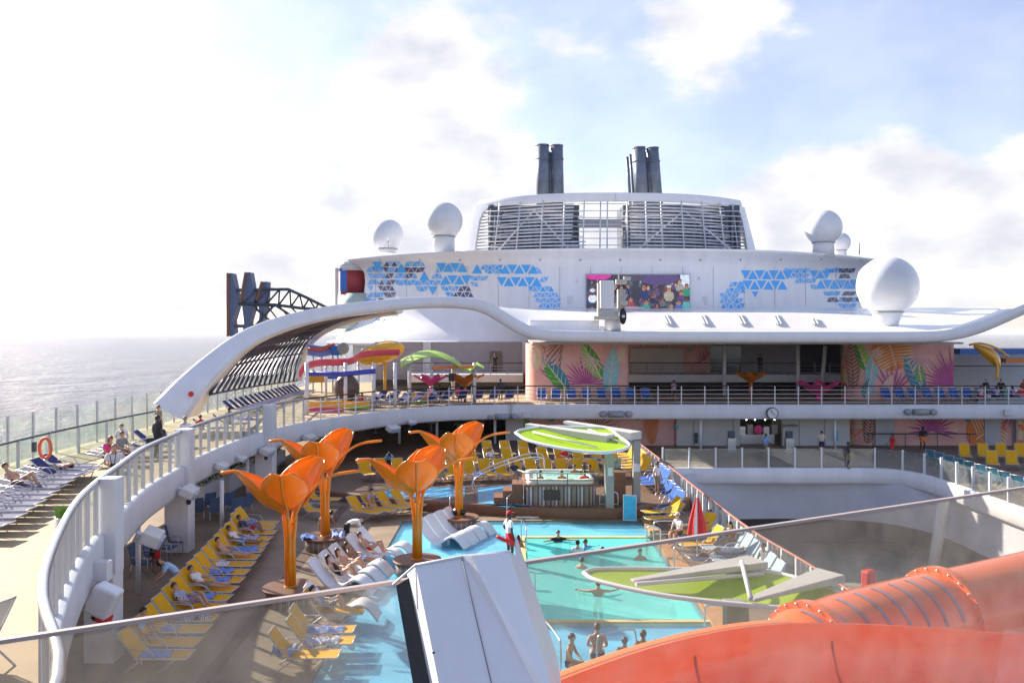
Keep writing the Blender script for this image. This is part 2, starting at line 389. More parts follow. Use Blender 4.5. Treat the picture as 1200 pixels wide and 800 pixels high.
hm.node_tree.nodes.remove(hm.node_tree.nodes['Principled BSDF'])
pv = hm.node_tree.nodes.new('ShaderNodeVolumePrincipled'); pv.inputs['Color'].default_value = (.95, .96, 1, 1); pv.inputs['Density'].default_value = .00004; pv.inputs['Anisotropy'].default_value = .1
hm.node_tree.links.new(pv.outputs[0], hm.node_tree.nodes['Material Output'].inputs['Volume'])
s = MB(); s.box(-14050, 14050, -3050, 16050, SEAZ - 1, 42); hz = s.build('haze', hm); hz['kind'] = 'stuff'; hz['label'] = 'pale marine haze over the sea'

# ------------------------------------------------------------------ decks
UZ = 3.5
E = [(-4.2, 6), (-5.3, 9.95), (-7.2, 13.1), (-8.45, 15.6), (-10.2, 19.8), (-11.2, 22.9), (-12.0, 26.1), (-12.9, 29.9), (-13.4, 33.9), (-13.75, 36.8), (-13.9, 42), (-13.6, 47), (-12.6, 51.6), (-11, 55), (-8.9, 58.8), (-6.4, 61.6), (-3.8, 63.2), (-.5, 63.9), (2, 64), (20, 64), (46, 64)]
EC = cr([(x, y, 0) for x, y in E], 4)
upper = [(p.x, p.y) for p in EC] + [(46, 92), (-21, 92), (-21, 2), (-4.0, 2)]
s = MB(); s.prism(upper, UZ - .28, UZ); structure(s.build('upper_deck', SAND))
def off(path, d):
    out = []
    for i, p in enumerate(path):
        t = (path[min(len(path) - 1, i + 1)] - path[max(0, i - 1)]).normalized(); out.append(p + Vector((t.y, -t.x, 0)) * d)
    return out
# fascia beam under the upper deck edge
a = off(EC, .14); b = off(EC, -.45)
s = MB(); s.smooth = False
g = [[Vector((p.x, p.y, UZ - 1.08)) for p in b], [Vector((p.x, p.y, UZ - 1.08)) for p in a], [Vector((p.x, p.y, UZ - .95)) for p in off(EC, .2)], [Vector((p.x, p.y, UZ - .05)) for p in off(EC, .2)], [Vector((p.x, p.y, UZ + .03)) for p in a], [Vector((p.x, p.y, UZ + .03)) for p in off(EC, 0)]]
s.smooth = True; s.grid(g)
fascia = s.build('deck_edge_beam', WHITE); tag(fascia, 'long white curved beam edging the upper deck above the pool', 'beam')
# pool deck with the pools left open
PX0, PX1, PY0, PY1 = -5.2, 6.15, 21.5, 40.6
DX0, DX1, DY0, DY1 = .55, 6.0, 26.7, 37.4
s = MB(); zt, zb = 0, -.35
s.box(-21, PX0, 4, 92, zb, zt); s.box(PX0, PX1, 4, PY0, zb, zt); s.box(PX0, PX1, PY1, 92, zb, zt); s.box(PX1, 9.55, 4, 92, zb, zt)
structure(s.build('pool_deck', POOLFLOOR, bevel=0))
s = MB(); s.box(9.55, 46, 56, 92, zb, zt)
rc = cr([(25.0, 56, 0), (25.7, 54.5, 0), (26.0, 52, 0), (26.0, 47, 0), (26.0, 40, 0), (26, 10, 0)], 4)
s.prism([(p.x, p.y) for p in rc] + [(46, 10), (46, 56)], zb, zt)
structure(s.build('side_promenade', mat('promenade_coating', (.22, .17, .13), .6, var=.2)))
# shallow basin + deep pool
s = MB(); zb2 = -.16
s.box(PX0, DX0, PY0, PY1, -.5, zb2); s.box(DX0, PX1, PY0, DY0, -.5, zb2); s.box(DX0, PX1, DY1, PY1, -.5, zb2); s.box(DX1, PX1, DY0, DY1, -.5, zb2 - .002)
structure(s.build('shallow_pool_floor', TILEB))
s = MB(); s.box(DX0, DX1, DY0, DY1, -1.6, -1.35)
for x0, x1, y0, y1 in ((DX0, DX0 + .02, DY0, DY1), (DX1 - .02, DX1, DY0, DY1), (DX0 + .02, DX1 - .02, DY0, DY0 + .02), (DX0 + .02, DX1 - .02, DY1 - .02, DY1)): s.box(x0, x1, y0, y1, -1.35, zb2 - .004)
structure(s.build('pool_basin', TILET))
s = MB(); s.box(DX0 - .22, DX0, DY0 - .2, DY1 + .2, -.155, -.01); s.box(DX0, DX1 + .15, DY0 - .2, DY0, -.155, -.012); s.box(DX0, DX1 + .15, DY1, DY1 + .2, -.155, -.012)
structure(s.build('pool_coping', COPE))
s = MB(); s.add([(DX0, DY0, -.06), (DX1, DY0, -.06), (DX1, DY1, -.06), (DX0, DY1, -.06)], [(0, 1, 2, 3)]); structure(s.build('pool_water', WATER))
s = MB()
for x0, x1, y0, y1 in ((PX0, DX0 - .22, PY0, PY1), (DX0 - .22, PX1, PY0, DY0 - .2), (DX0 - .22, PX1, DY1 + .2, PY1)): s.add([(x0, y0, -.05), (x1, y0, -.05), (x1, y1, -.05), (x0, y1, -.05)], [(0, 1, 2, 3)])
structure(s.build('shallow_water', WATERS))
# tan walkway edge right of the pool
s = MB(); s.prism([(PX1, 20), (7.0, 20), (6.75, 34), (6.6, 41), (PX1, 41)], .004, .06); structure(s.build('pool_edge_boardwalk', TAN))
# light strip on the left surround
s = MB(); s.prism([(-8.0, 18), (-7.6, 18), (-8.4, 44), (-8.8, 44)], .004, .008); structure(s.build('deck_joint_strip', mat('brown_joint_strip', (.12, .06, .035), .6)))
# raised back terrace
TZ = .45
tf = cr([(-14.5, 50.5, 0), (-11.5, 47.2, 0), (-9, 45.2, 0), (-6, 43.6, 0), (-3, 42.4, 0), (0, 41.6, 0), (3, 41.0, 0), (5.2, 41.0, 0), (6.6, 41.6, 0), (9.3, 43.4, 0)], 5)
s = MB(); s.prism([(p.x, p.y) for p in tf] + [(9.3, 67), (-14.5, 67)], .004, TZ); structure(s.build('back_terrace', WOOD))
s = MB(); tfo = off(tf, .05); s.smooth = True
s.grid([[Vector((p.x, p.y, .01)) for p in tfo], [Vector((p.x, p.y, TZ - .1)) for p in tfo], [Vector((p.x, p.y, TZ + .03)) for p in tfo], [Vector((p.x, p.y, TZ + .03)) for p in off(tf, -.3)]])
structure(s.build('terrace_step_edge', WOODR))
# two small raised shallow pools on the terrace
for nm, pl in (('terrace_pool', [G(560, 572, TZ), G(618, 566, TZ), G(624, 594, TZ), G(592, 594, TZ), G(560, 590, TZ)]), ('terrace_pool', [G(440, 577, TZ), G(500, 572, TZ), G(545, 570, TZ), G(545, 583, TZ), G(440, 583, TZ)])):
    s = MB(); s.prism([(p.x, p.y) for p in pl], TZ + .004, TZ + .03); structure(s.build(nm, mat('terrace_pool_water', (.12, .48, .80), .08, var=.4, vs=1.6, bump=.5, bs=5)))
# void on the right: lower plaza, its walls and the grey curved wall
s = MB(); s.box(9.4, 30, 8, 62, -5.8, -5.5); structure(s.build('lower_plaza', mat('lower_plaza_floor', (.40, .37, .30), .7, var=.2)))
arc = cr([(9.6, 52, 0), (11.5, 55.3, 0), (14, 56.6, 0), (18, 57.0, 0), (22, 56.6, 0), (24.5, 55.4, 0), (26.2, 52, 0), (26.3, 44, 0), (26.3, 12, 0)], 5)
s = MB(); s.smooth = True; s.grid([[Vector((p.x, p.y, -3.5)) for p in arc], [Vector((p.x, p.y, -.3)) for p in arc]]); tag(s.build('curved_wall', GREYW), 'smooth grey curved wall below the far glass balustrade', 'wall')
s = MB(); s.box(9.6, 30, 58.5, 58.8, -5.5, -3.6)
s.box(27.5, 27.8, 12, 58.5, -5.5, -3.6); s.box(9.6, 30, 57.1, 61, -3.6, -3.5); tag(s.build('lower_shopfront_wall', DARKM), 'dark recessed shopfront wall at the bottom of the atrium', 'wall')
s = MB(); s.box(9.4, 9.55, 8, 56, -5.5, -.35); tag(s.build('atrium_side_wall', GREYW), 'grey wall dropping from the pool terrace into the atrium', 'wall')
# white edge beam of the promenade round the void
fe = cr([(9.9, 56, 0), (14, 56, 0), (20, 56, 0), (23.6, 55.9, 0), (25.2, 54.9, 0), (25.9, 52.6, 0), (26.0, 48, 0), (26.0, 40, 0), (26.0, 12, 0)], 5)
s = MB(); s.smooth = True
s.grid([[Vector((p.x, p.y, -1.0)) for p in off(fe, -.5)], [Vector((p.x, p.y, -1.0)) for p in off(fe, .10)], [Vector((p.x, p.y, -.85)) for p in off(fe, .22)], [Vector((p.x, p.y, .0)) for p in off(fe, .22)], [Vector((p.x, p.y, .06)) for p in off(fe, .16)], [Vector((p.x, p.y, .06)) for p in off(fe, -.1)]])
tag(s.build('promenade_edge_beam', WHITE), 'white curved edge beam under the far glass balustrade', 'beam')
# hull slab under everything (so the sea does not show through)
s = MB(); s.box(-21.2, 46.2, 3.5, 110, SEAZ + .5, -5.9); s.box(-21.2, 9.35, 3.5, 110, -5.85, -1.7); structure(s.build('ship_hull', WHITE))
# ------------------------------------------------------------------ railings
def yaw(a, b): d = b - a; return math.atan2(d.y, d.x)
def glass_rail(path, z0, h, step, name, label, cat='railing', postmat=WHITE, railmat=STEEL, glass=GLASS, pw=.05, pd=.13, rr=.05, rail_up=0, group=None, ph=None, gtop=None):
    pts = resample(path, step); base = Vector((pts[0].x, pts[0].y, z0))
    t = thing(name, label, cat, base, group); ph = ph or h
    for i, p in enumerate(pts):
        a = pts[max(0, i - 1)]; b = pts[min(len(pts) - 1, i + 1)]; rz = yaw(a, b)
        s = MB(); s.obox((p.x, p.y, z0 + ph / 2 - .1), (pw, pd, ph + .2), rz); s.build('post', postmat, t)
    for p, q in zip(pts, pts[1:]):
        d = (q - p); L = d.length; c = (p + q) / 2; s = MB(); gt = gtop or h - .04
        s.obox((c.x, c.y, z0 + .06 + (gt - .06) / 2), (L - pw - .02, .012, gt - .06), yaw(p, q)); s.build('glass_panel', glass, t)
    if rr:
        s = MB(); fine = resample(path, step / 3); s.tube([(p.x, p.y, z0 + h + rail_up) for p in fine], rr, 8); s.build('handrail', railmat, t)
    return t
def bar_rail(path, z0, h, step, label, bars=4, railmat=None, name='railing', r=.022, mat_=WHITE, group=None, postr=.035):
    pts = resample(path, step); t = thing(name, label, 'railing', (pts[0].x, pts[0].y, z0), group)
    for p in pts:
        s = MB(); s.obox((p.x, p.y, z0 + h / 2), (postr * 2, postr * 2, h)); s.build('post', mat_, t)
    fine = resample(path, step / 2)
    s = MB()
    for k in range(bars): s.tube([(p.x, p.y, z0 + h * (k + .6) / (bars + .5)) for p in fine], r, 5)
    s.build('rail_bars', mat_, t)
    s = MB(); s.tube([(p.x, p.y, z0 + h + .02) for p in fine], r * 2, 6); s.build('handrail', railmat or mat('dark_wood_rail', (.06, .03, .025), .4), t)
    return t
k1 = [i for i, p in enumerate(EC) if p.y < 51.7][-1]
glass_rail(EC[:k1 + 1], UZ, 1.4, 1.15, 'glass_railing', 'white posted glass railing with thick tube handrail curving along the left sun deck', rr=.085, ph=1.36)
bar_rail(EC[k1:], UZ, 1.38, 1.75, 'open white bar railing with dark top rail along the far curved deck edge')
# thick white piers standing through the left railing
for (px, Y, bot, w, lab) in ((130, 23.4, 0, .5, 'white square pier at the railing, nearest the white floodlight box'), (216.5, 35.0, 0, .62, 'white square pier rising beside the two men standing at the railing'), (316, 46.6, 0, .62, 'white square pier under the curved edge beam, farthest along the left deck')):
    x = (px - 600) * Y / 1000; s = MB(); s.box(x - w / 2, x + w / 2, Y - w / 2, Y + w / 2, 2.4, UZ + 1.5); t = thing('pier', lab, 'pier', (x, Y, 0), 'white piers of the left deck'); s.build('pier_head', WHITE, t, bevel=.03)
    s = MB(); s.box(x - w * .72 - .25, x + w * .62 - .1, Y - w * .6, Y + w * .6, 0.004, 2.42); s.build('pier_shaft', WHITE, t, bevel=.03)
# outer windscreen and dark handrail on the sea side
outer = cr([(-16.8, 14, 0), (-18.2, 22, 0), (-19.2, 30, 0), (-19.6, 38, 0), (-19.2, 46, 0)], 5)
glass_rail(outer, UZ, 1.2, 2.4, 'glass_railing', 'sea side glass railing with dark handrail behind the grey loungers', railmat=DARKM, glass=GLASSG, rr=.045)
scr = cr([(-19.4, 16, 0), (-20.2, 24, 0), (-20.5, 32, 0), (-20.6, 40, 0), (-20.5, 50, 0), (-20.4, 80, 0)], 5)
t = glass_rail(scr, UZ, 1.95, 1.9, 'windscreen', 'tall greenish glass windscreen along the outer edge of the left deck', 'windscreen', postmat=OFFW, glass=GLASSG, rr=0, ph=2.05, pw=.06, pd=.1)
# ------------------------------------------------------------------ arch and roof edge band
AP = [(196, 482, 45.6, 1.75, 2.6), (222, 451, 46.6, 1.45, 2.2), (250, 424, 48.2, 1.25, 1.9), (275, 404, 50, 1.1, 1.7), (302, 389, 52, 1.0, 1.6), (345, 374.5, 55, .92, 1.5), (392, 365, 58, .88, 1.4), (440, 359, 60, .85, 1.4), (500, 354, 61.5, .82, 1.4), (545, 355, 62, .85, 1.4), (570, 361, 62, .9, 1.4), (590, 372.5, 62, .9, 1.4), (608, 383, 61.8, .9, 1.4), (630, 391, 61.5, .86, 1.4), (670, 394, 61.3, .82, 1.4), (800, 394.6, 61, .80, 1.4), (950, 394.8, 61, .80, 1.4), (1080, 394.5, 61, .80, 1.4), (1120, 391, 61, .85, 1.4), (1150, 383, 61, .85, 1.4), (1175, 373, 61, .8, 1.4), (1203, 361, 61, .75, 1.4), (1250, 342, 61, .7, 1.4)]
ap = cr([W(a, b, c) for a, b, c, d, e in AP], 4); aw = cr([Vector((d, e, 0)) for a, b, c, d, e in AP], 4)
s = MB(); s.smooth = True; g = []
for i, p in enumerate(ap):
    t_ = (ap[min(len(ap) - 1, i + 1)] - ap[max(0, i - 1)]); t_.y = 0; t_.normalize(); n_ = Vector((-t_.z, 0, t_.x)); h = aw[i].x / 2; d = aw[i].y
    sec = [(0.10, h), (0, h * .8), (-.04, 0), (0, -h * .7), (.12, -h), (d, -h * 1.0), (d, h)]
    g.append([p + n_ * b_ + Vector((0, a_, 0)) for a_, b_ in sec])
s.grid(g, closed=True)
arch = s.build('arch_beam', WHITE2); tag(arch, 'sweeping white arch that rises from the left deck and flattens into the roof edge', 'arch')
s = MB(); s.lathe([(.15, 0), (.15, .03)], (0, 0, 0), 16)
o = s.build('red_disc_sign', RED, origin=(0, 0, 0)); tag(o, 'small round red sign on the foot of the white arch', 'sign'); o.location = W(224, 461.5, 46.1); o.rotation_euler = (R(90), 0, 0)
# lattice side screen
A_ = [(246, 462, 48), (262, 436, 49.5), (285, 414, 51.5), (315, 396, 54), (352, 383, 57), (400, 372, 60), (455, 363, 62)]
B_ = [(349, 446, 79), (352, 425, 79), (358, 408, 78), (370, 393, 76), (390, 381, 74), (420, 371, 71), (468, 361.5, 66)]
Ap = resample(cr([W(*q) for q in A_], 6), n=15); Bp = resample(cr([W(*q) for q in B_], 6), n=15)
def LS(u, v):   # u across A->B, v along
    i = v * 15; k = min(14, int(i)); f = i - k; a = Ap[k].lerp(Ap[k + 1], f); b = Bp[k].lerp(Bp[k + 1], f)
    p = a.lerp(b, u); p.x -= 1.2 * math.sin(math.pi * u) * (1 - v) * .5; return p
t = thing('lattice_screen', 'dark steel lattice screen filling the space under the white arch', 'screen', Ap[0])
s = MB()
NU = 17
for i in range(NU + 1):
    u = i / NU; s.tube([LS(u, v / 14) for v in range(15)], .085, 5)
s.build('rib', LATT, t)
s = MB()
for j in range(0, 8):
    v = j / 7; s.tube([LS(u / 12, v) for u in range(13)], .075, 5)
s.build('purlin', LATT, t)
s = MB()
for i in range(NU):
    for j in range(7):
        a, b = (i / NU, (i + 1) / NU) if True else 0; s.tube([LS(a, j / 7), LS((a + b) / 2, (j + .5) / 7), LS(b, (j + 1) / 7)], .05, 4, caps=False)
s.build('diagonal_brace', LATT, t)
s = MB(); s.tube(cr([W(*q) for q in B_], 6), .42, 10); s.build('inner_arch_tube', WHITE, t)
# ------------------------------------------------------------------ roof surface
BODY_C, BODY_A = 11.2, 27.8
def planY(x, off=0, a=BODY_A, front=84.0, sag=12.5, e=2.4):
    u = abs(x - BODY_C) / (a + off)
    return front - off * .42 + sag * min(1.0, u) ** e
def prof(z):    # outward flare with height
    P_ = [(5.5, 3.4), (7.5, 3.2), (8.2, 3.0), (9, 2.2), (10.2, 1.1), (11.5, .5), (13, .15), (14.5, 0), (15.6, .1), (16.3, .6), (16.75, 1.5), (16.95, 1.9), (17.1, 1.85)]
    for (z0, d0), (z1, d1) in zip(P_, P_[1:]):
        if z <= z1: return d0 + (d1 - d0) * (z - z0) / (z1 - z0)
    return P_[-1][1]
def facade(px, py, lift=.0):
    Y = 88.0
    for _ in range(12):
        x = (px - 600) * Y / 1000; z = 9 - (py - HZ) * Y / 1000; Y = .5 * Y + .5 * planY(x, prof(z) + lift)
    return W(px, py, Y)
def plan_ring(off, z, n=64, front=84.0, a=BODY_A, sag=12.5, depth=34):
    pts = []
    for i in range(n + 1):
        th = -1 + 2 * i / n; u = math.sin(th * math.pi / 2); x = BODY_C + u * (a + off); pts.append(Vector((x, planY(x, off, a, front, sag), z)))
    xb = pts[-1].x; xa = pts[0].x; yb = pts[-1].y
    back = [Vector((xb + .2, yb + 6, z)), Vector((xb - 4, yb + depth - 8, z)), Vector((xb - 14, yb + depth, z)), Vector((xa + 14, yb + depth, z)), Vector((xa + 4, yb + depth - 8, z)), Vector((xa - .2, yb + 6, z))]
    return pts + back
body = thing('ship_superstructure', 'large white superstructure with flared rim, carrying the triangle pattern and video screen', 'superstructure', (BODY_C, 84, 7.2))
s = MB(); s.smooth = True; zs = [7.55, 8.0, 8.3, 9, 9.6, 10.2, 11, 12, 13, 14.5, 15.6, 16.3, 16.6, 16.8, 16.95, 17.1]
s.grid([plan_ring(prof(z), z) for z in zs], closed=True); s.build('flared_wall', WHITE2, body)
s = MB(); rg = plan_ring(1.8, 17.1); s.poly(rg); s.build('top_deck', WHITE, body)
s = MB(); s.smooth = True; s.grid([plan_ring(prof(7.6) + d, z) for d, z in ((-2.2, 7.5), (.75, 7.5), (.85, 7.75), (.6, 7.95), (-.2, 8.0))], closed=True); s.build('ledge', WHITE2, body)
s = MB(); s.smooth = True; s.grid([plan_ring(1.3, 3.5), plan_ring(1.3, 7.5)], closed=True); s.build('lower_wall', GREYW, body)
# plate seams, hatches, lamps and ladder on the superstructure
s = MB()
for px in range(440, 1010, 36):
    pts_ = [facade(px, y_, .012) for y_ in (312, 325, 338, 350, 361)]; s.tube(pts_, .018, 4)
s.build('seam_pattern', GREY, body)
for px in range(445, 1010, 47):
    q = facade(px, 304.5, .05); s = MB(); s.sphere(q, .11, 8); s.build('rim_lamp', GREY, body)
for px, py, w_, h_ in ((668, 352, .5, .9), (826, 352, .5, .9), (560, 358, .35, .35), (676, 330, .3, .3), (819, 326, .3, .3)):
    q = facade(px, py, .04); s = MB(); s.obox(q, (w_, .08, h_)); s.build('hatch', WHITE, body, bevel=.02)
# roof sheet
s = MB(); s.smooth = True; g = []
rp = [(585, 368), (597, 374), (610, 381.5), (622, 386), (660, 387.6), (760, 388), (900, 388), (1040, 388), (1100, 387), (1130, 384), (1160, 376), (1203, 358), (1260, 334)]
for (px, py) in rp:
    f = W(px, py + .8, 62.2); q = max(0, min(1, (px - 1060) / 140)); qq = max(0, min(1, (640 - px) / 55))
    bk = W(px, 361 - 2 * q, 83.5); mid = f.lerp(bk, .5); mid.z += .35 - .6 * q; m1 = f.lerp(bk, .12); m1.z += .10
    g.append([f, m1, mid, bk])
s.shell(g, -.12); roof = tag(s.build('roof_canopy', WHITE2), 'broad white sloping roof in front of the superstructure, turning up at its right end', 'roof')
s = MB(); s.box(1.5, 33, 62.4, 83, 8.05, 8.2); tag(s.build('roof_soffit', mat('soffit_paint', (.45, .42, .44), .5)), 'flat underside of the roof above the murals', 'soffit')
# long skylight hump with struts
t = thing('skylight', 'long low white skylight hump with slanted struts on the roof', 'skylight', W(830, 387, 63))
s = MB(); x0, x1 = W(744, 387, 63).x, W(1010, 387, 63).x; zb = 9.0
s.smooth = False
s.add([(x0, 63, zb + .08), (x1, 63, zb + .08), (x1 - 3.6, 66.5, 10.3), (x0 + 1.2, 66.5, 10.3), (x1 - 3.6, 70, 10.3), (x0 + 1.2, 70, 10.3), (x1, 70, 9.4), (x0, 70, 9.4)], [(0, 1, 2, 3), (3, 2, 4, 5), (1, 6, 4, 2), (0, 3, 5, 7), (7, 5, 4, 6)])
s.build('cover_shell', OFFW, t)
for px in (779, 822, 866, 908, 951):
    s = MB(); a = W(px - 3.5, 369.5, 66.4); b = W(px + 2.5, 383.5, 63.9); a.z += .1; b.z += .25; s.bar(a, b, .22, .12); s.bar(a + Vector((.32, 0, 0)), b + Vector((.32, 0, 0)), .08, .12); s.build('strut', WHITE, t)
# raised box on the left part of the roof
s = MB(); a = W(620, 386, 63); s.box(a.x, a.x + 5.2, 63, 65.5, 8.9, 9.85); o = s.build('roof_box', WHITE2, bevel=.12); tag(o, 'long low white housing on the left end of the roof under the camera crane', 'housing')
# ------------------------------------------------------------------ triangle pattern
def tri_pattern(name, label, rows):
    bl, dk, lv = MB(), MB(), MB()
    for (y, hgt, x0, x1, phase, cols) in rows:
        wd = hgt * 1.12; x = x0; k = phase; i = 0
        while x < x1:
            c = cols[i % len(cols)]; i += 1
            up = (k % 2 == 0); k += 1
            if c != '.':
                m_ = {'b': bl, 'd': dk, 'l': lv, 's': lv}[c]; g_ = .88
                cx = x; hh = hgt * g_ / 2; hw = wd * g_ / 2; cy = y + hgt / 2
                P3 = [(cx - hw, cy + hh), (cx + hw, cy + hh), (cx, cy - hh)] if up else [(cx - hw, cy - hh), (cx, cy + hh), (cx + hw, cy - hh)]
                m_.poly([facade(a, b, .035) for a, b in P3])
            x += wd / 2 + hgt * .12
    al = MB()
    for k_, m_ in enumerate((bl, dk, lv)): al.m = k_; al.add(m_.v, m_.f)
    return al.build(name, [BLUET, NAVYT, BLUES], body)
L_ = [(306, 12, 442, 447, 1, 'b'), (306, 6.5, 453, 470, 0, 'dl'), (306, 6.5, 477, 497, 0, 'blb'), (308, 12, 470, 474, 0, 'b'), (313, 6.5, 452, 466, 1, 'dll'), (313, 6.5, 477, 496, 1, 'ddd'), (312, 7, 433, 450, 0, 'lb'),
      (307.5, 12, 517, 548, 1, 'bbb'), (314, 6, 513, 520, 0, 'l'), (309, 12, 559, 564, 0, 'b'), (310, 6, 566, 588, 0, 'blblb'), (315, 6, 570, 590, 1, 'lbl'),
      (309.5, 12, 592, 626, 0, 'bbbb'), (313, 8, 626, 636, 1, 'bl'),
      (320, 6.5, 434, 440, 1, 'l'), (320, 6.5, 441, 452, 0, 'llb'), (320, 6.5, 454, 462, 0, 'dd'), (320, 6.5, 465, 476, 0, 'lbl'), (320, 6.5, 477, 489, 0, 'ddb'), (317, 12, 497, 503, 0, 'b'), (321, 6, 508, 520, 0, 'lbl'),
      (322, 12, 522, 552, 0, 'bbbb'), (323, 6, 553, 572, 1, 'lbll'), (324, 12, 588, 634, 1, 'bbbbbb'), (324, 7, 635, 644, 0, 'll'),
      (327.5, 6.5, 433, 446, 0, 'lb'), (327.5, 6.5, 447, 462, 0, 'dld'), (327.5, 7, 465, 492, 1, 'bbbb'), (328, 6.5, 492, 520, 0, 'lblbl'), (330, 6, 554, 562, 1, 'l'),
      (334.5, 6.5, 434, 438, 1, 'l'), (334.5, 6.5, 446, 462, 1, 'dddd'), (335, 6.5, 490, 502, 1, 'lb'), (335, 11, 507, 512, 1, 'b'), (335, 6, 519, 536, 1, 'lbl'), (335, 6.5, 540, 552, 0, 'dd'), (335, 7, 622, 650, 1, 'bllbl'),
      (342, 6.5, 434, 449, 0, 'llb'), (342, 6.5, 452, 462, 1, 'dd'), (342, 7, 525, 530, 1, 'b'), (342, 6.5, 534, 552, 0, 'ddd'), (342.5, 6, 628, 654, 0, 'lslsl'), (349, 9, 438, 444, 0, 'b'), (349, 6.5, 430, 436, 1, 'l'), (349, 6.5, 446, 449, 1, 'd'), (349, 6, 630, 656, 1, 'slsls'), (355, 6, 634, 658, 0, 'blbl'),
      (372, 9, 441, 446, 0, 'b'), (372, 6, 448, 452, 1, 'l'), (381, 6, 436, 440, 1, 'l')]
tri_pattern('triangle_pattern', 'band of blue and slate triangles on the left half of the white superstructure', L_)
R_ = [(355, 6.5, 848, 872, 0, 'blblb'), (349, 6.5, 846, 872, 0, 'lslsb'), (343, 6.5, 846, 868, 1, 'lsls'), (337, 6.5, 853, 872, 0, 'lbl'), (330, 6.5, 857, 872, 0, 'lbl'), (328, 12, 868, 922, 0, 'bbbbbbbb'), (341, 8, 885, 889, 1, 'b'),
      (316, 12, 874, 928, 1, 'bbbbbbbbb'), (314, 6, 922, 950, 1, 'lblblb'), (320, 6, 926, 950, 0, 'lblbl'), (326, 6, 934, 958, 0, 'lbll'), (316, 11, 954, 972, 1, 'bbb'), (314, 6, 970, 984, 1, 'lbl'), (314, 6, 984, 1002, 1, 'ddd'), (320.5, 6, 986, 998, 0, 'dd'),
      (327, 12, 962, 1012, 0, 'bbbbbbb'), (333, 6, 952, 958, 1, 'l'), (341, 5.5, 968, 986, 1, 'lbl'), (341, 5.5, 990, 1003, 0, 'dd'), (348, 6, 972, 984, 0, 'dd'), (348, 6, 985, 1008, 0, 'lddd'), (355, 6, 985, 1003, 1, 'lbl')]
tri_pattern('triangle_pattern', 'band of blue and slate triangles on the right half of the white superstructure', R_)
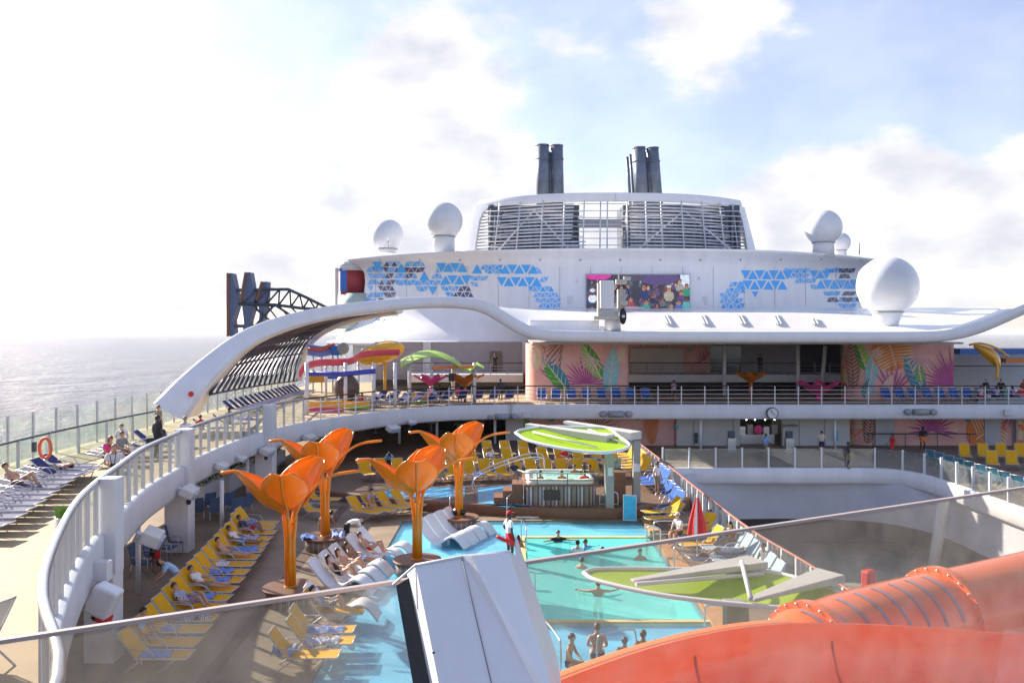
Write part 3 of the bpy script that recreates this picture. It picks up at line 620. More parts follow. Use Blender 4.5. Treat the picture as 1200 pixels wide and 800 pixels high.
# white rectangle fitting near (980,363)
# ------------------------------------------------------------------ LED screen showing a crowd
def led_screen():
    Wn, Hn = 132, 44; img = [[(.02, .02, .035)] * Wn for _ in range(Hn)]
    def ell(cx, cy, rx, ry, c):
        for j in range(max(0, int(cy - ry)), min(Hn, int(cy + ry) + 1)):
            for i in range(max(0, int(cx - rx)), min(Wn, int(cx + rx) + 1)):
                if ((i - cx) / rx) ** 2 + ((j - cy) / ry) ** 2 <= 1: img[j][i] = c
    rnd = random.Random(3)
    for i in range(Wn):
        for j in range(Hn): q = .02 + .03 * rnd.random(); img[j][i] = (q, q * .9, q * 1.3)
    for _ in range(70):
        x, y = rnd.uniform(0, Wn), rnd.uniform(6, Hn); r = rnd.uniform(1.3, 2.6); c = rnd.choice([(.3, .15, .1), (.12, .06, .04), (.4, .25, .18), (.05, .04, .06), (.2, .12, .1)]); sh = rnd.choice([(.03, .03, .06), (.12, .03, .05), (.05, .10, .12), (.2, .18, .16), (.02, .05, .12), (.09, .05, .12)])
        ell(x, y + r * 2.4, r * 1.7, r * 1.6, sh); ell(x, y - r * .3, r * 1.05, r, (.015, .01, .01)); ell(x, y, r * .8, r, c)
    for j in range(0, 16): 
        for i in range(120, Wn): img[j][i] = (.45, .5, .58)
    ell(14, 0, 17, 6, (.45, .03, .22)); ell(92, 4, 26, 8, (.07, .05, .13)); ell(60, 2, 16, 6, (.06, .05, .08))
    ppl = [(7, 22, 4, (.55, .56, .6), (.10, .05, .03)), (16, 12, 3, (.2, .04, .05), (.35, .16, .09)), (52, 14, 4, (.05, .05, .12), (.3, .14, .09)), (56, 30, 4, (.25, .05, .05), (.33, .16, .1)), (73, 15, 5, (.02, .03, .09), (.30, .13, .08)), (76, 34, 4, (.04, .22, .18), (.32, .16, .1)), (90, 38, 3, (.1, .03, .12), (.3, .15, .1)), (105, 17, 5, (.30, .27, .20), (.36, .18, .11)), (108, 38, 4, (.3, .1, .08), (.36, .18, .12)), (121, 22, 4, (.08, .05, .12), (.34, .15, .08)), (119, 8, 4, (.25, .22, .2), (.36, .2, .13)), (118, 34, 4, (.05, .1, .3), (.33, .16, .1)), (97, 30, 3, (.12, .1, .1), (.2, .1, .07)), (128, 30, 4, (.08, .3, .3), (.1, .05, .04)), (64, 40, 4, (.06, .05, .1), (.28, .13, .08)), (84, 26, 3, (.02, .02, .05), (.22, .1, .07)), (128, 14, 4, (.02, .2, .12), (.3, .14, .09))]
    for (x, y, r, sh, sk) in sorted(ppl, key=lambda q: q[1]):
        r *= .72
        ell(x, y + r * 2.6, r * 1.9, r * 1.8, sh); ell(x, y, r, r * 1.25, (.02, .015, .015)); ell(x, y + r * .25, r * .8, r * 1.0, sk)
        ell(x - r * .3, y, .6, .6, (.02, .01, .01)); ell(x + r * .35, y, .6, .6, (.02, .01, .01))
    ell(7, 19, 3.4, 2.2, (.5, .5, .52)); ell(105, 14, 3.6, 1.6, (.42, .42, .38))
    for j in range(Hn):
        for i in range(Wn): f_ = .75 + .5 * rnd.random(); img[j][i] = tuple(v * f_ for v in img[j][i])
    s = MB(); cells = []
    x0, x1, y0, y1 = 687.5, 808, 322, 363
    gridp = [[facade(x0 + (x1 - x0) * i / 12, y0 + (y1 - y0) * j / 4, .12) for i in range(13)] for j in range(5)]
    a = facade(x0, y0, .14); b = facade(x1, y0, .14); c = facade(x0, y1, .14); d = facade(x1, y1, .14)
    yy = min(a.y, b.y, c.y, d.y)
    a, b, c, d = [W(p, q, yy) for p, q in ((x0, y0), (x1, y0), (x0, y1), (x1, y1))]
    for j in range(Hn):
        for i in range(Wn):
            u0, u1, v0, v1 = i / Wn, (i + 1) / Wn, j / Hn, (j + 1) / Hn
            P = lambda u, v: a.lerp(b, u).lerp(c.lerp(d, u), v)
            s.add([P(u0, v1), P(u1, v1), P(u1, v0), P(u0, v0)], [(0, 1, 2, 3)]); cells.append(img[j][i])
    m = bpy.data.materials.new('led_picture'); m.use_nodes = True; nt = m.node_tree; bs = nt.nodes['Principled BSDF']
    at = nt.nodes.new('ShaderNodeAttribute'); at.attribute_name = 'picture'; nt.links.new(at.outputs['Color'], bs.inputs['Base Color']); nt.links.new(at.outputs['Color'], bs.inputs['Emission Color']); bs.inputs['Emission Strength'].default_value = .32
    t = thing('video_screen', 'big outdoor video screen showing a crowd with a pink and a dark umbrella', 'screen', c)
    o = s.build('display', m, t); ca = o.data.color_attributes.new('picture', 'FLOAT_COLOR', 'CORNER')
    ca.data.foreach_set('color', [v for c_ in cells for _ in range(4) for v in (c_[0], c_[1], c_[2], 1)])
    s = MB(); s.box(a.x - .08, b.x + .08, yy + .02, yy + .9, c.z - .08, a.z + .08); s.build('screen_housing', GREY, t)
led_screen()
# ------------------------------------------------------------------ funnel crown
FC, FF = 10.9, 90.0
def fplan(x, a, off=0): u = min(1, abs(x - FC) / a); return FF - off + 5.0 * u ** 2.6
def fring(a, z, n=40, back=True):
    pts = []
    for i in range(n + 1):
        th = -1 + 2 * i / n; x = FC + math.sin(th * math.pi / 2) * a; pts.append(Vector((x, fplan(x, a), z)))
    return pts
Zb, Zt = 17.05, 23.6
crown = thing('funnel_casing', 'open white louvred funnel casing with rounded corners on top of the superstructure', 'funnel', (FC, FF, Zb))
def fa(z): return 16.2 - 1.7 * (z - Zb) / (Zt - Zb)
s = MB(); s.smooth = True
g = [[p + Vector((0, 0, 0)) for p in fring(fa(z) + d, z)] for d, z in ((-.4, Zt - .95), (.0, Zt - .95), (.12, Zt - .6), (.0, Zt - .08), (-.2, Zt), (-.9, Zt), (-.9, Zt - .95))]
s.grid(g); s.build('top_band', WHITE2, crown)
# corner posts that sweep up into the band, left and right
for sg in (-1, 1):
    s = MB(); s.smooth = True; rows = []
    for k in range(9):
        z = Zb + (Zt - .9 - Zb) * k / 8; a = fa(z); wd = 1.45 - .75 * (k / 8) ** .5 + (.9 * max(0, (k - 6) / 2) ** 2); row = []
        for j in range(5):
            x = FC + sg * (a - wd * j / 4); row.append(Vector((x, fplan(x, a, .05), z)))
        rows.append(row)
    s.shell(rows, .3 * sg); s.build('corner_post', WHITE2, crown)
    s = MB(); s.smooth = True   # side wall returning backwards
    s.shell([[Vector((FC + sg * (fa(z) + (.9 if k == 0 else 0)), FF + 5 + 1.2 * j, z)) for j in range(3)] for k, z in enumerate((Zb, Zb + 1.2, Zb + 4, Zt))], .2 * sg); s.build('side_wall', WHITE2, crown)
for k in range(15):
    z = Zb + .3 + k * (Zt - 1.1 - Zb) / 15; a = fa(z) - .8; s = MB()
    pts = [p for p in fring(a, z, 30)]
    if k in (3, 6, 9): pass
    xa_, xb_ = (686 - 600) * .0905, (724 - 600) * .0905
    s.tube([q for q in pts if q.x < xa_], .085, 5); s.build('louvre_slat', WHITE, crown); s = MB(); s.tube([q for q in pts if q.x > xb_], .085, 5); s.build('louvre_slat', WHITE, crown)
    if k % 2 == 0: s = MB(); s.tube([Vector((xa_ - .8, fplan(xa_, 16) + .1, z)), Vector((xb_ + .8, fplan(xb_, 16) + .1, z))], .05, 5); s.build('thin_bar', WHITE, crown)
for px in (585, 610, 637, 662, 685, 704, 712, 735, 757, 775, 800, 826, 850, 868):
    x = (px - 600) * FF / 1000; lean = (x - FC) * .05; s = MB()
    s.tube([(x + lean, fplan(x, 16, -.12), Zb), (x, fplan(x, 15.5, -.12), Zt - .7)], .075, 5); s.build('upright', WHITE, crown)
# side louvres peeking out at the left
s = MB()
for k in range(13):
    z = Zb + .3 + k * .37; r_ = 2.0 * math.sin(math.pi * (k + 2) / 18)
    s.tube([(FC - fa(z) - .6 - r_ * .55, FF + 8.5, z), (FC - fa(z) - .2 - r_ * .25, FF + 6.8, z), (FC - fa(z) + .3, FF + 5.6, z)], .08, 4)
s.build('side_louvre', WHITE, crown)
# dark casings inside the crown
for (pa, pb, lab) in ((569, 682, 'dark exhaust casing behind the louvres under the left pipes'), (727, 870, 'dark exhaust casing behind the louvres under the right pipes')):
    t = thing('exhaust_casing', lab, 'casing', W((pa + pb) / 2, 298, 93))
    xa, xb = (pa - 600) * .0935, (pb - 600) * .0935
    s = MB(); s.box(xa + .3, xb - .3, 93.5, 99, 17.12, 22.8); s.build('casing_core', DARKM, t)
    rr_ = random.Random(pa)
    s = MB()
    for k in range(16):
        x = xa + (xb - xa) * (k + .5) / 16; s.tube([(x, 93.2 + .25 * rr_.random(), 17.2), (x + rr_.uniform(-.3, .3), 93.2, 22.4 - rr_.random())], rr_.uniform(.08, .22), 6)
    s.build('pipework', PIPE, t)
    s = MB()
    for k in range(9): z = 17.6 + k * .55; s.tube([(xa, 92.6, z), ((xa + xb) / 2, 91.9, z), (xb, 92.6, z)], .06, 4)
    s.tube([(xa + 1, 92.0, 17.2), ((xa + xb) / 2, 92, 22), (xb - 1, 92, 17.2)], .12, 5)
    s.build('inner_rails', WHITE, t)
s = MB(); s.obox(W(705, 262, 94), (5, .5, .9)); tag(s.build('casing_bridge', GREY), 'grey beam joining the two exhaust casings inside the funnel', 'beam')
# exhaust pipes
def pipes(lab, items, group='funnel exhaust stacks'):
    t = thing('exhaust_stack', lab, 'exhaust stack', W(items[0][0], 226, 94), group)
    for (xb, xt, yt, r, Y) in items:
        s = MB(); a = W(xb, 240, Y); b = W(xt, yt, Y); s.tube([a, b], r, 16); c = b - (b - a).normalized() * .5
        s.tube([b - (b - a).normalized() * .12, b], r * 1.08, 16); s.tube([c - (b - a).normalized() * 1.1, c - (b - a).normalized() * .98], r * 1.12, 12); s.build('exhaust_pipe', PIPE, t)
pipes('pair of thick dark exhaust pipes with thin ones, left on the funnel', [(636.5, 635.5, 170, .72, 94), (653.5, 652, 170.5, .72, 94.5), (631.5, 630, 174, .15, 94.5), (645.5, 644.5, 178, .16, 94.4), (634, 633, 173, .12, 96)])
pipes('pair of thick dark exhaust pipes with four thin ones, right on the funnel', [(752.5, 748.5, 173, .72, 94), (769.5, 764, 173.5, .72, 94.5), (739, 735, 184, .17, 94.5), (743.5, 738.5, 181, .15, 95), (747, 742, 177.5, .15, 95.3), (760.5, 756.5, 178, .16, 94.6), (763, 758.5, 190, .12, 94.2)])
# ------------------------------------------------------------------ radomes
RAD = mat('radome_shell', (.66, .68, .70), .35, var=.05, vs=.6)
def radome(px, py, rp, Y, lab, foot, cone=0):
    c = W(px, py, Y); r = rp * Y / 1000; zb = 9 - (foot - HZ) * Y / 1000
    t = thing('radome', lab, 'radome', (c.x, c.y, zb), 'white satellite radomes')
    s = MB(); s.sphere(c, r, 40); s.build('radome_ball', RAD, t)
    s = MB(); s.lathe([(r * 1.003, -.03), (r * 1.006, .03)], c + Vector((0, 0, r * .12)), 40, False); 
    if cone:
        s = MB(); s.lathe([(r * .28, zb), (r * .36, zb + (c.z - r * .86 - zb) * .4), (r * .50, c.z - r * .90), (r * .48, c.z - r * .84)], (c.x, c.y, 0), 28); s.build('pedestal', RAD, t)
        s = MB(); s.lathe([(r * .53, 0), (r * .53, .09)], (c.x, c.y, c.z - r * .92), 28); s.build('base_ring', GREY, t)
    else:
        s = MB(); s.lathe([(r * .60, zb - .3), (r * .56, c.z - r * .86), (r * .56, c.z - r * .8)], (c.x, c.y, 0), 28); s.build('pedestal', RAD, t)
        s = MB(); s.lathe([(r * .63, 0), (r * .63, .10)], (c.x, c.y, c.z - r * .86), 28); s.build('base_ring', GREY, t)
radome(454, 276, 19.2, 98, 'smallest of the left radomes, sitting low on the superstructure rim', 294)
radome(520, 259, 22.3, 90, 'large white radome on a pedestal beside the funnel louvres', 294)
radome(965, 267, 21.2, 90, 'white radome on a pedestal right of the funnel, in front of a smaller one', 298)
radome(985, 284, 11.5, 99, 'small radome half hidden behind the right radome pedestal', 300)
radome(1040, 335, 34.5, 66, 'biggest white radome standing on a tapered cone on the right of the roof', 388, 1)
# small mast and cabin at left end
s = MB(); a = W(455, 293, 93); s.tube([a, a + Vector((0, 0, 1.3))], .05, 5); s.tube([a + Vector((-.6, 0, 0)), a + Vector((0, 0, 1.1))], .025, 4); tag(s.build('antenna_mast', GREY), 'thin antenna mast in front of the smallest left radome', 'antenna')
s = MB(); a = W(1007, 298, 90); s.tube([a, a + Vector((0, 0, 1.2))], .07, 5); tag(s.build('antenna_mast', GREY), 'short thin antenna right of the right radomes on the rim', 'antenna')
t = thing('lookout_cabin', 'round white cabin with blue and red panels left of the superstructure', 'cabin', W(410, 345, 99))
c = W(414, 345, 99)
s = MB(); s.lathe([(1.7, -1.0), (1.7, 0)], c + Vector((0, 0, 3.7)), 24); s.lathe([(1.75, 0), (1.6, .25), (.9, .5), (.1, .6)], c + Vector((0, 0, 3.3)), 24); s.build('cabin_roof', WHITE, t)
s = MB(); s.lathe([(1.45, 0), (1.45, 3)], c, 24); s.build('cabin_wall', mat('red_panel', (.40, .04, .05), .5), t)
s = MB(); s.box(c.x - 1.25, c.x - .45, c.y - 1.35, c.y - 1.2, c.z + .3, c.z + 2.9); s.build('blue_panel', BLUEP, t)
s = MB(); s.box(c.x - 1.85, c.x - 1.6, c.y - 1.2, c.y - .6, c.z - 2, c.z + 3.0); s.build('pillar', WHITE, t)
s = MB(); s.smooth = True; s.lathe([(2.6, -4), (1.9, -.8), (1.6, 0.05)], c + Vector((1.0, -1.5, 0)), 20); s.build('cabin_base', mat('pale_green_glass', (.45, .55, .48), .2), t)
# ------------------------------------------------------------------ camera crane on the roof
t = thing('camera_crane', 'cream equipment tower with white cabinet and black wheel on the roof edge', 'crane', W(712, 388, 62.4))
c = W(712, 388, 62.4)
CREAM = mat('cream_equipment', (.55, .52, .45), .5, var=.2, vs=4)
s = MB(); s.lathe([(.62, 0), (.58, 1.0)], (W(718, 387, 62.6)), 20); s.build('turret', OFFW, t)
s = MB(); s.obox(W(712, 372.5, 62.4), (2.1, 1.2, .25)); s.obox(W(712, 369, 62.5), (1.5, 1, .5)); s.build('turntable', CREAM, t)
s = MB(); s.obox(W(711, 345, 62.2), (.98, .8, 2.0)); s.build('cabinet', WHITE2, t, bevel=.04)
s = MB(); s.obox(W(702, 350, 62.6), (.25, .5, 2.3)); s.obox(W(728, 352, 62.6), (.55, .6, 1.6)); s.obox(W(728, 330, 62.6), (.8, .5, .3)); s.obox(W(735, 326, 62.6), (.5, .3, .25)); s.bar(W(725, 330, 62.5), W(725, 320, 62.5), .08); s.bar(W(721, 367, 62.0), W(735, 345, 62), .12); s.obox(W(731, 355, 62), (.5, .4, .3)); s.build('gearbox', CREAM, t)
s = MB(); cc = W(730, 370.5, 61.9)
s.lathe([(.10, -.16), (.52, -.16), (.6, 0), (.52, .16), (.10, .16)], (0, 0, 0), 24); 
for v in s.v: v.xyz = (v.x * .45 + cc.x, v.z + cc.y, v.y * 1.0 + cc.z)
s.build('wheel', BLACK, t)
s = MB(); s.sphere(cc + Vector((0, -.2, 0)), .13, 10); s.build('hub', STEEL, t)
s = MB(); s.tube([W(721, 345, 62) + Vector((math.cos(a_) * .5, 0, math.sin(a_) * .5 + .1)) for a_ in [R(q) for q in range(-20, 200, 20)]], .05, 5)
for v in s.v: v.x += .5
s.build('cable_loop', BLACK, t)
# ------------------------------------------------------------------ tall slabs + truss at the far left
t = thing('climbing_slabs', 'three tall blue grey faceted slabs standing behind the arch at the ship side', 'slabs', W(285, 395, 76))
SLAB = mat('slate_blue_slab', (.10, .13, .22), .5, var=.15)
for pl in ([(268, 320), (272, 320), (279, 355), (273, 375), (275, 394), (268, 394)], [(289, 319), (293, 319), (299, 354), (292, 378), (299, 394), (283, 394), (286, 378), (283, 354)], [(308, 330), (313, 330), (312, 352), (308, 376), (314, 390), (302, 390), (304, 368), (302, 352)]):
    s = MB(); P = [W(a, b, 76) for a, b in pl]; s.prismY([(p.x, p.z) for p in P], 76, 77.2); s.build('slab', SLAB, t)
    s = MB(); s.bar(P[0] + Vector((-.05, -.02, 0)), P[-1] + Vector((-.05, -.02, 0)), .22); s.build('slab_edge', mat('rust_edge', (.22, .09, .05), .5), t)
s = MB()
for py in (340, 356, 382): s.bar(W(270, py, 76.6), W(311, py, 76.6), .3)
s.build('crossbar', SLAB, t)
t = thing('steel_truss', 'dark steel lattice truss running from the tall slabs down to the arch', 'truss', W(340, 360, 76))
s = MB()
top = [W(303, 339, 76), W(338, 339, 76), W(360, 349, 76), W(384, 361, 76)]; low = [W(283, 356, 76), W(322, 357, 76), W(352, 361, 76), W(384, 363, 76)]
for P in (top, low, [p + Vector((0, 3, 0)) for p in low]): s.tube(P, .14, 6)
for a, b in zip(resample(top, n=7), resample(low, n=7)): s.tube([a, b], .09, 5)
aa, bb = resample(top, n=7), resample(low, n=7)
for i in range(7): s.tube([aa[i], bb[i + 1]], .08, 5); s.tube([bb[i], bb[i] + Vector((.6, 1.5, -1.6 + .15 * i))], .08, 5)
s.tube([W(296, 385, 76), W(322, 357, 76)], .12, 5); s.tube([W(322, 357, 76), W(345, 372, 76)], .12, 5); s.tube([W(300, 362, 76), W(322, 380, 76)], .1, 5)
s.build('truss_member', DARKM, t)
# ------------------------------------------------------------------ murals
MU = [mat('mural_pink', (.92, .46, .40), .5, var=.36, vs=.35), mat('mural_cream', (.80, .66, .42), .5), mat('mural_orange', (.80, .20, .03), .5), mat('mural_green', (.08, .36, .05), .5), mat('mural_teal', (.02, .26, .36), .5),
      mat('mural_sky_blue', (.28, .58, .66), .5), mat('mural_magenta', (.50, .08, .28), .5), mat('mural_brown', (.16, .10, .05), .5), mat('mural_light_pink', (.80, .52, .50), .5), mat('mural_lime', (.30, .55, .10), .5)]
PK, CRM, ORA, GRN, TEA, SKY, MAG, BRN, LPK, LIM = range(10)
class Mural:
    def __init__(s, path, z0, z1):
        s.p = resample(cr([(x, y, 0) for x, y in path], 5), .35); s.d = [0]
        for a, b in zip(s.p, s.p[1:]): s.d.append(s.d[-1] + (b - a).length)
        s.z0, s.z1 = z0, z1; s.mb = MB(); s.lay = 0
    def xy(s, u, lift=0):
        u = max(0, min(s.d[-1] - 1e-4, u)); j = 0
        while s.d[j + 1] < u: j += 1
        t = (u - s.d[j]) / (s.d[j + 1] - s.d[j]); a, b = s.p[j], s.p[j + 1]; q = a.lerp(b, t); n = (b - a).normalized()
        return q + Vector((n.y, -n.x, 0)) * lift
    def P(s, u, v):
        q = s.xy(u, .015 + .0035 * s.lay); return Vector((q.x, q.y, max(s.z0 + .02, min(s.z1 - .02, s.z0 + v))))
    def face(s, pts, m):
        if all(v <= 0 for u, v in pts) or all(v >= s.z1 - s.z0 for u, v in pts) or all(u <= 0 for u, v in pts) or all(u >= s.d[-1] for u, v in pts): return
        s.mb.m = m; s.mb.poly([s.P(u, v) for u, v in pts])
    def strip(s, a, b, wa, wb, m, n=1):
        dx, dy = b[0] - a[0], b[1] - a[1]; L = math.hypot(dx, dy) or 1; nx, ny = -dy / L, dx / L
        for i in range(n):
            t0, t1 = i / n, (i + 1) / n; w0, w1 = wa + (wb - wa) * t0, wa + (wb - wa) * t1
            p = (a[0] + dx * t0, a[1] + dy * t0); q = (a[0] + dx * t1, a[1] + dy * t1)
            s.face([(p[0] + nx * w0, p[1] + ny * w0), (p[0] - nx * w0, p[1] - ny * w0), (q[0] - nx * w1, q[1] - ny * w1), (q[0] + nx * w1, q[1] + ny * w1)], m)
    GA = 1.0
    def leaf(s, cx, cy, ang, L, w, m1, m2, vein=CRM):
        L *= s.GA; w *= s.GA * 1.15
        s.lay += 1; ca, sa = math.cos(R(ang)), math.sin(R(ang)); T = lambda a, b: (cx + a * ca - b * sa, cy + a * sa + b * ca); n = 10
        wd = lambda t: w * math.sin(math.pi * t ** .8) ** .8 if 0 < t < 1 else 0
        for sd_, m in ((1, m1), (-1, m2)):
            for i in range(n):
                t0, t1 = i / n, (i + 1) / n; s.face([T(L * t0, 0), T(L * t1, 0), T(L * t1, sd_ * wd(t1)), T(L * t0, sd_ * wd(t0))], m)
        s.lay += 1; s.strip(T(0, 0), T(L, 0), .05, .02, vein, 6)
        for i in range(1, 6):
            for sd_ in (1, -1): t = i / 7; s.strip(T(L * t, 0), T(L * (t + .16), sd_ * wd(t + .1) * .9), .022, .012, vein)
    def monstera(s, cx, cy, ang, Rr, m=ORA, vein=CRM):
        Rr *= s.GA
        s.lay += 1; n = 26
        pts = []
        for i in range(n):
            th = 2 * math.pi * i / n; r = Rr * (1 - .12 * math.cos(th) + .03 * math.sin(9 * th)); pts.append((cx + r * math.cos(th + R(ang)), cy + r * math.sin(th + R(ang))))
        for i in range(n): s.face([(cx, cy), pts[i], pts[(i + 1) % n]], m)
        s.lay += 1; b = (cx - Rr * .75 * math.cos(R(ang)), cy - Rr * .75 * math.sin(R(ang)))
        s.strip(b, (cx + Rr * .95 * math.cos(R(ang)), cy + Rr * .95 * math.sin(R(ang))), .05, .03, vein, 4)
        for k in range(1, 9):
            for sd_ in (1, -1):
                t = k / 9; p = (cx + Rr * (-.7 + 1.4 * t) * math.cos(R(ang)), cy + Rr * (-.7 + 1.4 * t) * math.sin(R(ang))); th = R(ang + sd_ * (118 - 78 * t))
                q = (cx + Rr * 1.04 * math.cos(th), cy + Rr * 1.04 * math.sin(th)); s.strip(p, q, .015, .07, vein, 2)
    def fan(s, cx, cy, Rr, a0, a1, n, m=MAG, w=.09):
        Rr *= s.GA; w *= .8
        s.lay += 1
        for i in range(n):
            th = R(a0 + (a1 - a0) * i / (n - 1)); r = Rr * (.85 + .15 * math.sin(i * 2.3)); mid = (cx + r * .55 * math.cos(th), cy + r * .55 * math.sin(th))
            s.strip((cx, cy), mid, .02, w, m); s.strip(mid, (cx + r * math.cos(th), cy + r * math.sin(th)), w, .005, m)
    def frond(s, cx, cy, ang, L, w, n=13, m=BRN):
        L *= s.GA; w *= s.GA
        s.lay += 1; ca, sa = math.cos(R(ang)), math.sin(R(ang)); T = lambda a, b: (cx + a * ca - b * sa, cy + a * sa + b * ca)
        s.strip(T(0, 0), T(L, 0), .03, .015, m, 4)
        for i in range(n):
            t = (i + .5) / n
            for sd_ in (1, -1):
                ww = w * math.sin(math.pi * (.12 + .85 * t)); a = T(L * t, 0); b = T(L * t + ww * .35, sd_ * ww * .55); c = T(L * t + ww * .95, sd_ * ww * .95)
                s.strip(a, b, .03, .05, m); s.strip(b, c, .05, .005, m)
    def build(s, name, label, holes=(), back=True):
        t = thing(name, label, 'mural wall', (s.p[0].x, s.p[0].y, s.z0)); w = MB(); w.smooth = True
        w.grid([[Vector((p.x, p.y, s.z0)) for p in s.p], [Vector((p.x, p.y, s.z1)) for p in s.p]]); w.build('wall', MU[0], t)
        s.mb.build('mural_pattern', MU, t); return t
# upper left block
x0, x1 = 1.15, 9.15; Z0, Z1 = UZ, 8.05
m = Mural([(x0, 72), (x0, 69.3), (x0 + .35, 68.2), (x0 + 1.3, 67.55), (x0 + 3, 67.5), (x1 - 1.5, 67.5), (x1, 67.6), (x1 + .1, 69), (x1 + .1, 72)], Z0, Z1)
o_ = 4.1; m.GA = 1.3; m.fan(o_ + 6.9, .9, 2.2, 60, 170, 9, LPK, .12); m.fan(o_ + 2.2, 3.4, 1.6, 180, 360, 9, LPK, .12); m.leaf(o_ + 6.4, 3.0, 50, 1.3, .3, LPK, CRM)
m.frond(o_ + 1.9, 1.6, 108, 3.6, 1.5); m.fan(o_ + 4.3, 1.35, 1.9, 0, 180, 17); m.leaf(o_ + 3.0, .7, 128, 2.7, .42, GRN, TEA); m.leaf(o_ + 5.6, 1.7, 118, 2.8, .40, LIM, GRN); m.leaf(o_ + 6.1, .6, 82, 2.9, .42, SKY, SKY)
m.fan(o_ + 4.9, 3.4, 1.3, 150, 330, 10, LPK, .07); m.fan(o_ + .9, 2.6, 1.6, 20, 150, 8, LPK, .1); m.frond(o_ + 7.6, .4, 84, 3.6, .8, 12, LPK); m.leaf(o_ + .35, 2.4, 90, 1.6, .3, LPK, CRM); m.leaf(o_ + 8.2, 2, 80, 1.4, .3, GRN, BRN)
m.build('mural_block', 'rounded pink wall painted with tropical leaves, left one under the roof')
# upper right block
x0, x1 = 26.1, 35.0
m = Mural([(28.6, 74), (27.45, 71.2), (26.95, 69.4), (27.4, 68.3), (28.4, 67.65), (29.6, 67.5), (x1 - 1.5, 67.5), (x1, 67.6), (x1 + .1, 69), (x1 + .1, 72)], Z0, Z1)
o_ = 3.6; m.GA = 1.25; m.fan(o_ + 2.0, .3, 2.2, 20, 160, 10, LPK, .12); m.fan(o_ + 4.2, 3.2, 1.6, 0, 360, 14, LPK, .1)
m.monstera(o_ + .9, 1.9, 80, .75); m.frond(o_ + 2.5, .9, 95, 2.9, .7, 12, BRN); m.leaf(o_ + 3.5, 2.3, 108, 2.3, .34, GRN, LIM); m.leaf(o_ + 3.7, 1.2, 84, 2.1, .33, SKY, SKY); m.leaf(o_ + .7, 3.2, 75, 1.3, .25, SKY, GRN)
m.monstera(o_ + 5.4, 3.75, -75, 1.25); m.leaf(o_ + 7.9, .7, 118, 2.7, .45, TEA, TEA); m.leaf(o_ + 7.7, 1.4, 100, 1.3, .3, GRN, GRN); m.fan(o_ + 10.2, 1.2, 2.6, 88, 180, 13, MAG, .1); m.fan(o_ + 5.4, .6, 2.2, 40, 130, 8, MAG, .09); m.fan(o_ + 7.6, 3.6, 1.5, 190, 340, 9, LPK); m.leaf(o_ + 3.4, .1, 80, 1.4, .3, TEA, SKY); m.leaf(o_ + 4.7, .2, 70, 1.6, .3, LPK, PK)
m.build('mural_block', 'rounded pink wall painted with tropical leaves, right one behind the big radome')
# lower left mural behind the hot tub canopy
m = Mural([(-.2, 67.3), (5, 67.3), (9, 67.3), (12.6, 67.3), (12.9, 68.2), (12.9, 71)], 0, 3.25)
m.leaf(.7, .2, 75, 2.3, .7, GRN, GRN); m.leaf(3.0, 1.9, 60, 1.6, .5, TEA, GRN); m.fan(4.6, .6, 2.2, 0, 180, 14, LPK, .12); m.fan(6.8, 1.4, 2.0, 10, 190, 12, BRN, .06); m.fan(2.2, .3, 1.6, 20, 170, 9, MAG, .1)
m.frond(11.2, .1, 92, 3.1, .75, 14, ORA); m.frond(11.25, .05, 90, 3.1, .6, 12, ORA); m.leaf(9.3, 2.3, 130, 1.2, .35, GRN, LIM); m.leaf(9.9, 2.0, 60, 1.3, .35, GRN, GRN); m.fan(8.4, .3, 1.4, 30, 160, 9, MAG)
m.build('mural_wall', 'dim leaf mural wall at pool level behind the lime canopy')
# lower right mural
m = Mural([(28.3, 73), (27.2, 70.5), (26.65, 68.9), (27, 67.9), (27.8, 67.4), (28.6, 67.3), (34, 67.3), (39.4, 67.3)], 0, 3.25)
o_ = 3.6; m.GA = 1.15
m.monstera(o_ + 1.6, 2.0, 85, 1.15); m.leaf(o_ + .25, 1.2, 88, 1.9, .3, GRN, SKY); m.monstera(o_ + 1.3, .5, 60, .7, ORA); m.frond(o_ + 3.1, .1, 80, 2.7, .7); m.fan(o_ + 8.2, 1.2, 1.9, -20, 200, 17, MAG, .11); m.leaf(o_ + 12.0, 1.6, 128, 2.4, .5, TEA, GRN)
m.monstera(o_ + 12.6, 1.15, 35, 1.35); m.fan(o_ + 14.6, 3.0, 1.8, 150, 320, 12, MAG, .1); m.frond(o_ + 15.8, .2, 92, 3.1, .9, 15, BRN); m.monstera(8.9 + .0, 3.1, -90, .01); m.leaf(o_ + 6, 2.7, 10, 1.4, .3, GRN, GRN)
t = m.build('mural_wall', 'leaf mural wall at pool level with big orange monstera, far right')
s = MB(); s.box(28.6, 30.1, 67.14, 67.26, .02, 2.55); t2 = tag(s.build('service_door', mat('door_lilac_white', (.50, .50, .54), .45), bevel=.02), 'pale service door left of the woman in red', 'door')
s = MB(); s.box(37.2, 38.5, 67.14, 67.26, .02, 2.7); tag(s.build('service_door', MATS['door_lilac_white'], bevel=.02), 'pale service door at the right end of the leaf mural', 'door')
m = Mural([(39.6, 67.0), (40.8, 67.0)], 0, 3.25); m.monstera(.6, .8, 90, .6); m.monstera(.6, 2.0, 90, .6); m.monstera(.6, 3, 90, .6); m.build('mural_pillar', 'narrow orange patterned pillar beside the dark window')
s = MB(); s.box(40.9, 46, 67.3, 67.5, 1.2, 3.2); tag(s.build('window', WIN), 'dark window at the far right end of the pool level', 'window')
s = MB(); s.box(39.5, 46, 67.5, 67.7, 0, 3.3); tag(s.build('wall', GREYW), 'grey wall behind the dark window on the far right', 'wall')
